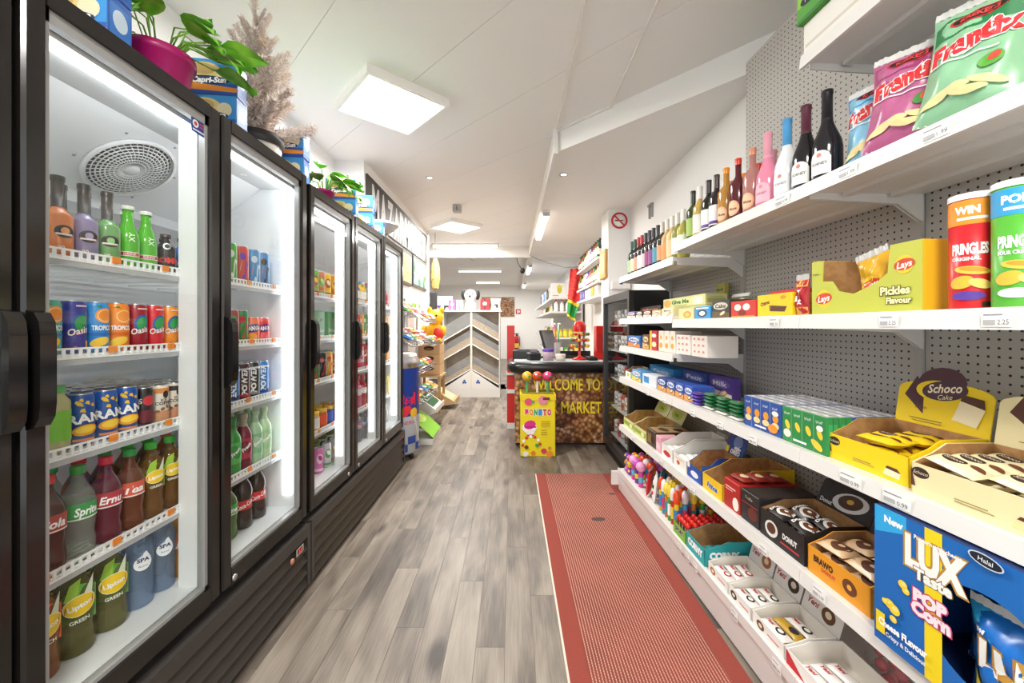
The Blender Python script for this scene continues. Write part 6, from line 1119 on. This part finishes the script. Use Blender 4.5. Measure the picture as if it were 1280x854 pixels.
# sloping floor displays
def slope(label, x, y, w, d, zf, zb, col, col2, tw):
    g = G(); g.add([(-w/2, 0, zf), (w/2, 0, zf), (w/2, d, zb), (-w/2, d, zb), (-w/2, 0, zf-.03), (w/2, 0, zf-.03), (w/2, d, 0), (-w/2, d, 0)], [(0, 1, 2, 3), (0, 4, 5, 1), (1, 5, 6, 2), (2, 6, 7, 3), (3, 7, 4, 0), (7, 6, 5, 4)], col)
    o = tag(link('floor_display', g.mesh('stand'), None, (x, y, 0), (0, 0, tw)), label, 'display')
    at = lambda u, v, oo: (u, v*d, zf+(zb-zf)*v+.002+oo)
    link('panel', G().grid(lambda a, b: at((a-.5)*w*.84, .1+.5*b, .001), 2, 2, col2).mesh('panel'), o)
    link('lip', G().box(-w/2, w/2, -.012, 0, zf-.03, zf+.04, col).mesh('lip'), o); return o
slope('white sloping snack display with green panel below the crates', -1.0, 5.55, .55, .48, .24, .58, 'e4e0d8', '2a5a34', pi/2)
slope('low wooden sloping display below the white one', -.93, 6.75, .5, .5, .12, .4, 'c9a777', 'e0c89a', pi/2)
g = G().grid(lambda a, b: (-.2+.42*b, (a-.5)*.5, .06+.26*sin(b*pi/2+pi/2)*1.0+.02), 6, 8, '86c232')
go = tag(link('curved_display', g.mesh('curved_front'), None, (-1.12, 4.80, 0)), 'curved lime green display stand on the floor by the wire rack', 'display'); link('base', G().box(-.25, .22, -.25, .25, 0, .06, 'd8d6d0').mesh('base'), go)
link('print', art([('e', 0, .45, .16, .12, 'c3dd6a'), ('t', 'BIO', 0, .7, .08, 'f0f4e0', {'b': .05})], lambda u, v, o: (-.2+.42*(1-v)*1.0, u, .06+.26*sin((1-v)*pi/2+pi/2)+.024+o), 'print'), go)

# ------------------------------------------------------------------ pick-and-mix unit in the middle of the shop
BXc, BYc = -.775, 7.6; Wb, Hb = 1.09, 1.63
bn = tag(link('bulk_food_bin', G().box(-Wb/2, Wb/2, 0, .5, 0, .17, 'd9d7d3').box(-Wb/2, Wb/2, .47, .5, .17, Hb, 'stonegrey').box(-Wb/2-.03, Wb/2+.03, -.02, .52, Hb, Hb+.025, 'e8e6e2').mesh('cabinet'), None, (BXc, BYc, 0)), 'tall grey pick and mix unit with V-shaped slanted bins of nuts', 'bulk bin')
link('post', G().box(-.018, .018, -.005, .03, .17, Hb, 'd8d5c8').mesh('post'), bn)
for s in (-1, 1): link('side_panel', G().box(*sorted((s*Wb/2, s*(Wb/2-.02))), .0, .47, .17, Hb, 'c4c3c1').mesh('side_panel'), bn)
link('base_front', G().prism([(-Wb/2+.02, .17), (Wb/2-.02, .17), (0, .52)], .0, .02, 'dcdad6').mesh('base_front'), bn)
link('emblem', art([('e', -.13+dx, .28+dz, .02, .02, '2f55a0') for dx, dz in ((-.02, 0), (.02, 0), (0, .035))]+[('e', .13+dx, .28+dz, .02, .02, '2f55a0') for dx, dz in ((-.02, 0), (.02, 0), (0, .035))], on_front(-.001), 'emblem'), bn)
for zi, zc in enumerate((.52, 1.0, 1.36)):
    for s in (-1, 1):
        L_ = Wb/2-.03; dz = .30
        g = G(); x0, x1 = s*.02, s*(.02+L_)
        def slabx(za, th, ya, yb, m):
            vs = [(x0, ya, zc+za), (x1, ya, zc-dz+za), (x1, yb, zc-dz+za), (x0, yb, zc+za), (x0, ya, zc+za+th), (x1, ya, zc-dz+za+th), (x1, yb, zc-dz+za+th), (x0, yb, zc+za+th)]
            f = [(3, 2, 1, 0), (4, 5, 6, 7), (0, 1, 5, 4), (1, 2, 6, 5), (2, 3, 7, 6), (3, 0, 4, 7)]; return vs, [q if s > 0 else q[::-1] for q in f], m
        sh = link('bin_shelf', G().add(*slabx(0, .02, .0, .46, 'f1efe9')).mesh('bin_shelf'), bn)
        link('acrylic_front', G().add(*slabx(.02, .26, .002, .006, 'dfe3e6/t.14')).mesh('acrylic_front'), sh)
        if not (zi == 2 and s < 0):
            nt = link('nuts', G().add(*slabx(.021, .13 if zi else .08, .02, .45, 'nutmix')).mesh('nuts'), sh); nt['kind'] = 'stuff'
# gifts on top
def gift(label, x, w, h, c, c2): 
    k = carton('gift_box', w, .16, h, c, [('r', -w*.08, 0, w*.08, h, c2), ('e', 0, h*.6, w*.24, h*.16, 'f2efe8')]); return put(k, label, 'gift box', (BXc+x, BYc+.1, Hb+.0256), 0)
gift('pink gift box on the pick and mix unit', -.38, .14, .2, 'd86aa0', 'f0d0e0'); gift('white gift box with dark ribbon on the pick and mix unit', -.24, .12, .2, 'e8e6e2', '3a3a3c'); gift('red gift box on the pick and mix unit', .25, .17, .22, 'c8303a', '3a2a2c')
pd_ = tag(link('plush_dog', G().ball((0, 0, .11), .11, 'f2f0ec', 14, 9, 1.0).mesh('body'), None, (BXc-.03, BYc+.2, Hb+.0256)), 'white plush dog with black ears on the pick and mix unit', 'plush toy')
link('head', G().ball((0, -.04, .29), .125, 'f4f2ee', 16, 10, .95).mesh('head'), pd_)
for s in (-1, 1): link('ear', G().ball((s*.13, -.02, .31), .055, '2a2a2c', 10, 7, 1.9).mesh('ear'), pd_); link('eye', G().ball((s*.045, -.155, .32), .014, '1a1a1a', 8, 5).mesh('eye'), pd_); link('paw', G().ball((s*.07, -.11, .05), .04, 'f2f0ec', 10, 6).mesh('paw'), pd_)
link('nose', G().ball((0, -.165, .27), .022, '1a1a1a', 8, 5).mesh('nose'), pd_)
kk = bag('bag_of_sweets', .2, .22, .12, 'e9e7e2/s', [('r', -.05, .05, .05, .12, '3a3a40')])
put(kk, 'white and black sweets bag on the right of the pick and mix unit', 'sweets bag', (BXc+.46, BYc+.15, Hb+.0256)); 
# shelves on the left at the back
ls = tag(link('wall_shelf_unit', None, None, (-1.9, 8.2, 0)), 'white shelf unit with packets at the back left', 'shelving')
link('back_panel', G().box(-.6, .62, .42, .45, 0, 2.0, 'efede9').mesh('back_panel'), ls)
for z in (.3, .62, .94, 1.26, 1.58): link('shelf', G().box(-.6, .62, 0, .42, z-.03, z, 'efede9').mesh('shelf'), ls)
for zi, z in enumerate((.62, .94, 1.26, 1.58)):
    for j in range(5):
        cn = ('white', 'violet', 'green', 'black', 'pink', 'yellow', 'teal')[(zi*3+j*2) % 7]
        put(kd(carton, 'goods_box', .13, .2, .2, pal(cn), (('e', 0, .12, .04, .04, 'f0e8dc'), ('r', -.05, .03, .05, .05, '4a4a4a'))), '%s packet on the back left shelf unit, %s shelf up, %s along' % (cn, ORD[zi], ORD[j]), 'packet', (-1.9-.42+.205*j+.16, 8.25, z+.0006), 0, 'packets at the back left')

# ------------------------------------------------------------------ back wall
mu = tag(link('wall_mural', G().box(-1.25, .10, YB-.03, YB-.002, 1.75, 2.55, 'nuts').mesh('mural')), 'large brown photo mural of nuts on the back wall', 'mural'); link('edge', G().box(-1.27, .12, YB-.02, YB-.001, 1.73, 2.57, 'd8d4cc').mesh('edge'), mu)
es = tag(link('fire_sign', G().box(.16, .36, YB-.02, YB-.002, 1.86, 2.06, 'c8283a').mesh('plate')), 'small red fire sign on the back wall', 'sign'); link('print', art([('r', -.05, -.06, .02, .06, 'f4f0f0'), ('e', .05, 0, .02, .05, 'f4f0f0')], lambda u, v, o: (u+.26, YB-.022-o*5, v+1.96), 'print'), es)
fe = tag(link('fire_extinguisher', G().lathe([(0, 0), (.1, 0), (.1, .5), (.07, .58), (.03, .6), (0, .6)], 'b81e22/s', 18).mesh('cylinder'), None, (.19, YB-.14, .35)), 'red fire extinguisher on the back wall', 'fire extinguisher')
link('valve', G().box(-.04, .04, -.03, .03, .6, .68, '2a2a2a').box(-.09, .09, -.015, .015, .68, .71, '1c1c1c').mesh('valve'), fe); link('hose', G().tube([(.04, 0, .64), (.13, -.02, .55), (.13, -.03, .2)], .014, '1c1c1c').mesh('hose'), fe); link('label', G().lathe([(.101, .12), (.101, .3)], 'e8c83a', 18).mesh('label'), fe); link('bracket', G().box(-.04, .04, .08, .138, .2, .4, '8a8a8a').mesh('bracket'), fe)

# ------------------------------------------------------------------ rear right shelves
rs = tag(link('wall_shelf_unit', None, None, (0, 0, 0)), 'long grey and white shelf unit along the rear right wall', 'shelving')
link('back_panel', G().box(1.44, 1.47, 8.3, 14.0, .1, 2.5, 'c9c7c3').mesh('back_panel'), rs)
RZ = (1.12, 1.66, 1.95)
for z, xa in ((.75, .84), (1.12, .84), (1.66, .80), (1.95, .82)): 
    so = link('shelf', G().box(xa, 1.44, 8.3, 14.0, z-.035, z, 'dedcd8').mesh('shelf'), rs); link('price_rail', G().box(xa-.008, xa, 8.3, 14.0, z-.04, z+.01, 'efedea').mesh('price_rail'), so)
kjar = kd(jar, 'preserve_jar', 'd8c83a/t.9', 'e8d84a', 'b89a2e'); kbox = kd(carton, 'appliance_box', .30, .26, .30, 'ebe9e6', (('e', .02, .17, .05, .09, 'c8c03a'), ('e', .02, .22, .06, .03, 'd8d04a'), ('r', -.12, .03, .0, .05, 'a8a4a0')))
for i in range(2): put(kbox, 'white box with yellow fruit picture on the high rear shelf, %s' % ('left one' if i == 0 else 'right one'), 'box', (.97+.303*i, 8.33, 1.9506), 0)
for j in range(6):
    cn = ('white', 'black', 'white', 'blue', 'white', 'violet')[j]
    put(kd(carton, 'goods_box', .3, .24, .26, pal(cn), (('r', -.12, .04, .0, .2, '4a4a4e'), ('e', .07, .13, .05, .06, 'e0dcd4'))), '%s box along the high rear shelf, %s from the front' % (cn, ORD[j]), 'box', (.83, 9.0+j*.5, 1.9506), -pi/2, 'boxes along the high rear shelf')
kred = kd(bottle, 'white_bottle', .045, .25, .016, .16, .2, 'efece8/s', 'd8322a', .03, (.03, .14, 'f4f2ee'))
for i in range(4): put(kred, 'white bottle with red cap on the rear shelf, %s from the left' % ORD[i], 'bottle', (.93+.12*i, 8.42, 1.6606), 0, 'red capped bottles')
for j in range(8):
    cn = ('white', 'yellow', 'brown', 'black', 'green', 'white', 'yellow', 'pink')[j]
    put(kd(smallb, 'sauce_bottle', pal(cn)+'/g', 'e8e4dc', pal(cn)), '%s sauce bottle along the second rear shelf, %s from the front' % (cn, ORD[j]), 'bottle', (.87, 8.75+j*.35, 1.6606), 0, 'sauce bottles on the rear shelf')
for i in range(5): put(kjar, 'yellow jar on the third rear shelf, %s from the left' % ORD[i], 'jar', (.90+.11*i, 8.4, 1.1206), 0, 'yellow jars', scale=1.5)
for j in range(6):
    cn = ('pink', 'yellow', 'green', 'brown', 'white', 'yellow')[j]
    put(kd(smallb, 'sauce_bottle', pal(cn)+'/g', 'e8e4dc', pal(cn)), '%s bottle along the third rear shelf, %s from the front' % (cn, ORD[j]), 'bottle', (.90, 8.75+j*.4, 1.1206), 0, 'bottles on the third rear shelf', scale=1.4)
for i in range(5):
    cn = ('brown', 'white', 'green', 'brown', 'yellow')[i]
    put(kd(carton, 'tea_box', .09, .1, .16, pal(cn), (('e', 0, .09, .03, .03, 'e8dcc0'),)), '%s tea box on the lowest rear shelf, %s from the left' % (cn, ORD[i]), 'tea box', (.91+.11*i, 8.36, .7506), 0, 'tea boxes')
# shelves beside the pillar
ws = tag(link('wall_shelf_unit', None, None, (0, 0, 0)), 'three white wall shelves of bottles between the pillar and the flag', 'shelving')
link('back_panel', G().box(1.49, 1.515, 5.55, 7.3, 1.74, 2.7, 'e9e7e3').mesh('back_panel'), ws)
for z in (2.32, 1.99, 1.79): link('shelf', G().box(1.18, 1.49, 5.55, 7.3, z-.03, z, 'efedea').mesh('shelf'), ws)
for zi, z in enumerate((2.3206, 1.9906)):
    for j in range(12):
        cn = ('black', 'brown', 'white', 'green', 'violet', 'orange', 'red', 'white')[(j*3+zi*2) % 8]
        put(kd(bottle, 'spirit_bottle', .045, .27, .014, .15, .2, pal(cn)+'/g', '2a2a2c', .02, (.04, .12, 'e0d8c8')), '%s spirit bottle, %s wall shelf beside the pillar, %s from the pillar' % (cn, ('upper', 'middle')[zi], ORD[j]), 'bottle', (1.24, 5.63+j*.14, z), -.6, 'spirit bottles on the wall shelves', scale=(1, 1, 1 if zi == 0 else .95))
for j in range(6):
    cn = ('white', 'orange', 'white', 'white', 'violet', 'blue')[j]
    put(kd(carton, 'small_box', .2, .12, .14, pal(cn), (('e', 0, .08, .04, .04, 'e0a050'),)), '%s box on the lowest wall shelf beside the pillar, %s along' % (cn, ORD[j]), 'box', (1.20, 5.72+j*.25, 1.7906), -pi/2, 'boxes on the lowest wall shelf')
ns = tag(link('no_smoking_sign', G().lathe([(0, 0), (.105, 0), (.105, .004), (0, .004)], 'f4f2f0', 32).mesh('disc'), None, (1.375, 5.126, 2.705), (pi/2, 0, 0)), 'round red and white no smoking sign on the white pillar', 'sign')
link('ring', G().lathe([(.082, .004), (.082, .008), (.105, .008), (.105, .004)], 'c8202c', 36).mesh('ring'), ns)
link('cigarette', G().box(-.055, .03, -.008, .008, .004, .006, '2a2a2a').box(.034, .05, -.008, .008, .004, .006, '2a2a2a').mesh('cigarette'), ns); link('bar', G().add([(-.068, .054, .007), (-.054, .068, .007), (.068, -.054, .007), (.054, -.068, .007)], [(0, 3, 2, 1)], 'c8202c').mesh('bar'), ns)
pb = tag(link('wooden_plaque', G().rbox(1.20, 1.234, 5.16, 5.48, 1.98, 2.36, 'c89a55', .01).mesh('plaque')), 'tan wooden plaque on the side of the white pillar', 'plaque'); link('print', G().box(1.197, 1.2, 5.2, 5.44, 2.05, 2.3, 'e0bf86').mesh('print'), pb)
ab = tag(link('wall_box', G().rbox(1.26, 1.50, 5.05, 5.128, 1.82, 1.92, 'eceae6', .01).mesh('box')), 'small white box on the pillar below the no smoking sign', 'wall box'); link('light', G().box(1.36, 1.40, 5.046, 5.05, 1.88, 1.90, '2f55a0').mesh('light'), ab)
fgm = G()
def flagpt(u, v): return (1.08+.20*u+.05*sin(v*5)*u-.06*v, 7.42+.05*sin(u*9+v*3), 2.42-.88*v-.10*u*(v > .6))
for k, (a, b, c) in enumerate(((0, .64, 'hanky'), (.64, .70, 'e8c820'), (.70, .95, '1d8c3c'), (.95, 1.0, 'e8c820'))): fgm.grid(lambda u, v: flagpt(u, a+(b-a)*v), 8, 6 if k in (0, 2) else 2, c)
fl_ = tag(link('flag', fgm.mesh('cloth')), 'red, yellow and green cloth flag hanging from the cable', 'flag'); link('cord', G().tube([(1.1, 7.42, 2.42), (1.2, 7.37, 2.45)], .006, '6a6a6a').mesh('cord'), fl_)

# ------------------------------------------------------------------ checkout counter
CX0, CX1, CYF, CH = .045, 1.46, 4.53, .955
ct = tag(link('checkout_counter', G().box(CX0, CX1, CYF+.012, CYF+.62, .03, .90, '3a3632').box(CX0+.02, CX1, CYF+.04, CYF+.6, 0, .03, '2a2826').mesh('body')), 'checkout counter with a nut photo front and black padded edge', 'counter')
link('front_panel', G().box(CX0, CX1, CYF, CYF+.012, .03, .88, 'nuts').mesh('front_panel'), ct); link('side_panel', G().box(CX0-.012, CX0, CYF, CYF+.62, .03, .88, 'nuts').mesh('side_panel'), ct)
link('top', G().rbox(CX0-.02, CX1, CYF-.0, CYF+.64, .90, CH, 'b9c4c2', .006).mesh('top'), ct)
pdg = G(); path = [(CX0-.035, CYF+.6), (CX0-.035, CYF+.03), (CX0-.02, CYF-.02), (CX0+.03, CYF-.035), (CX1, CYF-.035)]
pdg.tube([(x, y, .885) for x, y in path], .062, '1f1e1f/s', 16); link('padded_edge', pdg.mesh('padded_edge'), ct)
YT = 'f4dc1e'
for s, u, v, w_ in (('WELCOME TO', .575, .69, .76), ('MAZAR MARKET', .52, .43, .90)):
    link('lettering', art([('t', s, u+CX0, v, .13, YT, {'w': w_, 'b': .015})], on_front(CYF-.002), 'lettering'), ct)
# tall red stand left of the counter
rs_ = tag(link('red_display_stand', G().box(-.066, .035, 5.26, 5.40, .08, 1.36, 'd2281f/s').mesh('upright')), 'tall narrow red display stand left of the counter', 'display stand')
link('foot', G().box(-.066, .035, 5.26, 5.6, 0, .08, 'e8e6e2').mesh('foot'), rs_)
for z, h in ((.52, .05), (.74, .03)): link('shelf', G().box(-.07, .04, 5.24, 5.6, z-h, z, 'f0eeea').mesh('shelf'), rs_)
# yellow sweets bin with giant lollies
bx, by = .27, 4.14
e = []
for i, (ch, c) in enumerate(zip('BONITO', ('e02a8c', 'f08a1e', '3aa84a', '3a8fd8', 'e0482e', 'd83a5c'))): e.append(('t', ch, -.115+.046*i, .46, .055, c, {'b': .09, 'w': .04, 'ol': 'ffffff'}))
e += [('e', -.09, .30, .075, .055, 'ffffff'), ('e', -.085, .33, .062, .045, 'e02a8c', .3), ('r', -.14, .30, -.02, .315, 'b81e70'), ('e', -.08, .255, .045, .03, 'f8f4f0'), ('e', -.08, .22, .04, .012, 'd83a8c')]
for k in range(7): e.append(('e', -.07+.09*cos(pi-k*.5), .12+.10*sin(k*.5)*.9, .016, .016, 'ffffff' if k % 2 else 'd03a3a'))
for u, v, r, c in ((-.12, .10, .022, '7a3a22'), (-.05, .04, .025, 'f0801e'), (.06, .06, .03, 'd83a5c'), (.12, .09, .018, 'd88a3a'), (.12, .03, .035, 'f0902a'), (-.01, .12, .02, '2f9c4a'), (-.13, .03, .03, 'f4f0ea'), (-.1, .57, .04, 'e0507a'), (-.05, .57, .015, '3aa88a'), (.05, .585, .05, 'e88aa0')): e.append(('e', u, v, r, r*.9, c))
for k in range(3): e.append(('r', .03, .36-.022*k, .12, .368-.022*k, 'b8901e')); e.append(('r', .03, .27-.022*k, .09, .278-.022*k, 'b8901e'))
e += [('r', .05, .59, .12, .615, '6a2a2c')]
sb = put(K('sweets_bin', G().rbox(-.18, .18, 0, .34, .0, .60, 'f2dc14', .006).mesh('bin'), ('rim', G().box(-.185, .185, -.005, .345, .585, .645, 'f0d612').box(-.17, .17, .01, .33, .645, .647, '8a7a10').mesh('rim')), ('print', art(e, on_front()))), 'bright yellow cardboard sweets bin with candy pictures before the counter', 'sweets bin', (bx, by, .0))
for i, (x, c) in enumerate(((-.11, 'f0b82e'), (.0, 'd8482e'), (.11, 'e0407a'))):
    z = .17
    k = K('giant_lolly', G().ball((0, 0, z), .055, c+'/g', 16, 10, .95).mesh('candy'), ('swirl', art([('p', [(-.05, z-.005), (.05, z+.02), (.05, z+.03), (-.05, z+.005)], '8a2a5c'), ('e', -.02, z+.03, .015, .012, 'f4f0e0'), ('e', .02, z+.005, .014, .01, '3a9c4a')], lambda u, v, o: ((.0555+o)*sin(u/.055)*cos((v-z)/.055), -(.0555+o)*cos(u/.055)*cos((v-z)/.055), z+.95*(.0555+o)*sin((v-z)/.055)), 'swirl')), ('stick', lathe_mesh([(.013, 0), (.013, .09), (.022, .125), (0, .125)], ('58b86a', 'f0e8e0', '4fae7a')[i], 10, 'stick')))
    put(k, 'giant swirled lollipop on the yellow sweets bin, %s of three' % ('left', 'middle', 'right')[i], 'lollipop', (bx+x, by+.12, .648))
# on the counter
TZ = CH+.0006
ms = tag(link('till_monitor', G().box(-.10, .10, -.08, .08, 0, .02, '1c1c1e').box(-.02, .02, -.01, .03, .02, .16, '1c1c1e').mesh('stand'), None, (.46, 5.02, TZ), (0, 0, 1.0)), 'black tilted till monitor on the counter', 'monitor')
so_ = link('screen', G().rbox(-.17, .17, -.012, .012, -.13, .13, '232326', .005).mesh('screen'), ms, (0, 0, .22), (-.3, 0, 0)); link('display', G().box(-.155, .155, -.0135, -.0125, -.115, .115, '3a3d44/g').mesh('display'), so_)
tp = tag(link('till', G().rbox(-.16, .16, -.12, .12, 0, .10, '2a2a2c', .01).mesh('case'), None, (.17, 4.95, TZ)), 'black till box at the left end of the counter', 'till'); link('keypad', G().box(-.1, .1, -.08, .04, .10, .112, '3c3c40').mesh('keypad'), tp)
rp_ = tag(link('receipt_printer', G().rbox(-.07, .07, -.08, .08, 0, .09, '1e1e20', .015).mesh('case'), None, (.25, 4.68, TZ), (0, 0, .3)), 'small black receipt printer beside the purple lidded tub', 'printer'); link('paper', G().add([(-.04, 0, .09), (.04, 0, .09), (.04, -.03, .13), (-.04, -.03, .13)], [(0, 1, 2, 3)], 'f4f2ee').mesh('paper'), rp_)
put(K('sweets_tub', lathe_mesh([(0, 0), (.06, 0), (.065, .11), (0, .11)], 'dcc3cf/t.7', 20, 'tub'), ('lid', lathe_mesh([(.068, .105), (.068, .135), (0, .135)], '5a35a0', 20, 'lid'))), 'pale tub with purple lid on the counter', 'tub', (.42, 4.62, TZ))
put(K('sweets_tub', lathe_mesh([(0, 0), (.055, 0), (.058, .06), (0, .06)], 'e8d8c8', 20, 'tub'), ('lid', lathe_mesh([(.06, .055), (.06, .075), (0, .075)], 'f0ece6', 20, 'lid'))), 'low white tub with lid on the counter', 'tub', (.56, 4.62, TZ))
hv = put(K('straw_holder', lathe_mesh([(0, 0), (.035, 0), (.04, .20)], 'e6e6e2/t.5', 16, 'cup')), 'clear cup of candy straws behind the white tub', 'cup', (.54, 4.78, TZ))
for i, (c, n_, dx) in enumerate((('2f9c4a', 'green', .035), ('d84a8c', 'pink', -.03), ('f0f0ec', 'white', .01))): 
    so2 = link('candy_straw', G().tube([(0, 0, .012), (dx, .0, .42)], .008, c, 8).mesh('straw'), None, (.54-.008+.008*i, 4.757+.023*i, TZ)); tag(so2, '%s candy straw in the clear cup' % n_, 'candy straw'); link('tip', G().ball((dx, 0, .42), .014, 'f0ece4', 8, 5).mesh('tip'), so2)
lt = tag(link('lolly_tower', G().lathe([(0, 0), (.09, 0), (.09, .012), (.03, .03), (.014, .05), (.014, .3), (0, .3)], 'd8261e/s', 18).mesh('pole'), None, (.80, 4.74, TZ)), 'red carousel lolly tower with domed top on the counter', 'lolly tower')
link('dome', G().lathe([(.075, .33), (.078, .40), (.05, .445), (.015, .46), (0, .46)], 'd2241c/g', 20).mesh('dome'), lt)
for zi, z in enumerate((.15, .22, .29)): link('tier', G().lathe([(0, z), (.08, z), (.08, z+.008), (0, z+.008)], 'd8261e/s', 18).mesh('tier'), lt)
lm = {}
for zi, z in enumerate((.15, .22, .29)):
    for k in range(9):
        a = 2*pi*k/9+zi*.3; cn = ('orange', 'green', 'brown', 'yellow', 'red')[(k+zi*2) % 5]
        if cn not in lm: lm[cn] = G().ball((0, 0, 0), .02, pal(cn)+'/g', 10, 6).mesh('lolly')
        oo = link('small_lolly', lm[cn], None, (.80+.101*cos(a), 4.74+.101*sin(a), TZ+z+.012)); tag(oo, '%s lolly on the red tower, %s tier from the bottom, %s round' % (cn, ORD[zi], ORD[k]), 'lolly', 'lollies on the red tower')
pt = tag(link('card_terminal', G().rbox(-.05, .05, -.09, .09, 0, .04, '1c1c1e', .008).mesh('case'), None, (.93, 4.68, TZ), (0, 0, .1)), 'black card terminal at the right of the lolly tower', 'card terminal'); link('keypad', G().box(-.035, .035, -.07, .0, .04, .043, '4a4a4e').mesh('keypad'), pt)
tv = tag(link('black_tray', G().box(-.2, .2, -.12, .12, 0, .02, '1a1a1a').box(-.2, .2, .1, .12, .02, .08, '1a1a1a').mesh('tray'), None, (.80, 5.0, TZ)), 'shallow black tray behind the lolly tower', 'tray'); link('lip', G().box(-.2, .2, -.12, -.11, .02, .035, '2a2a2a').mesh('lip'), tv)
rb = tag(link('red_box', G().rbox(-.05, .05, -.08, .08, 0, .40, 'd0241c/s', .006).mesh('box'), None, (1.05, 4.82, TZ)), 'tall red box at the right end of the counter', 'box'); link('print', G().box(-.035, .035, -.0815, -.0805, .08, .3, 'b81c16').mesh('print'), rb)
bs_ = tag(link('menu_board', G().box(-.08, .08, 0, .015, 0, .22, '1e1e20').mesh('board'), None, (1.28, 5.10, 1.42)), 'small black notice board with pale lines on the pillar', 'notice board'); link('print', art([('r', -.05, .04+.045*k, .05, .06+.045*k, 'c8c8c0') for k in range(4)], on_front(-.001), 'print'), bs_)

# ------------------------------------------------------------------ black glass fridge between shelving and counter
FXF, FY0, FY1, FH = 1.0, 3.42, 4.40, 1.66
fr = tag(link('glass_fridge', G().box(FXF+.05, 1.50, FY0, FY1, FH-.06, FH, '1c1b1b/s').box(1.45, 1.50, FY0, FY1, .04, FH-.06, '1c1b1b/s').box(FXF+.05, 1.45, FY0, FY0+.03, .04, FH-.06, '1c1b1b/s').box(FXF+.05, 1.45, FY1-.03, FY1, .04, FH-.06, '1c1b1b/s').box(FXF+.03, 1.50, FY0, FY1, .0, .1, '131212').mesh('cabinet')), 'black glass-door fridge between the white shelving and the counter', 'fridge')
link('liner', G().box(1.44, 1.449, FY0+.03, FY1-.03, .1, FH-.06, 'b9bcbf').mesh('liner'), fr)
do = link('door', G().box(FXF, FXF+.045, FY0, FY0+.05, .1, FH, '2a292b/s').box(FXF, FXF+.045, FY1-.06, FY1, .1, FH, '3c3b3d/s').box(FXF, FXF+.045, FY0+.05, FY1-.06, FH-.07, FH, '2a292b/s').box(FXF, FXF+.045, FY0+.05, FY1-.06, .1, .17, '2a292b/s').mesh('door_frame'), fr)
link('glass', G().box(FXF+.02, FXF+.024, FY0+.05, FY1-.06, .17, FH-.07, 'glass').mesh('glass'), do)
FZ = (.2, .5, .8, 1.1, 1.36)
for z in FZ: link('shelf', G().box(FXF+.08, 1.44, FY0+.03, FY1-.03, z-.012, z, 'c8cacc/s').mesh('shelf'), fr)
for zi, z in enumerate(FZ):
    for j in range(7):
        cn = ('white', 'black', 'white', 'brown', 'white', 'red', 'white')[(j+zi) % 7]
        put(kd(slim, 'drink_can', {'white': 'd8dadc'}.get(cn, pal(cn))+'/s', '8a8c90', 'f0f0ee'), '%s can in the black fridge, %s shelf up, %s from the near side' % (cn, ORD[zi], ORD[j]), 'can', (FXF+.13, FY0+.1+j*.13, z+.0006), -.8, 'cans in the black fridge')
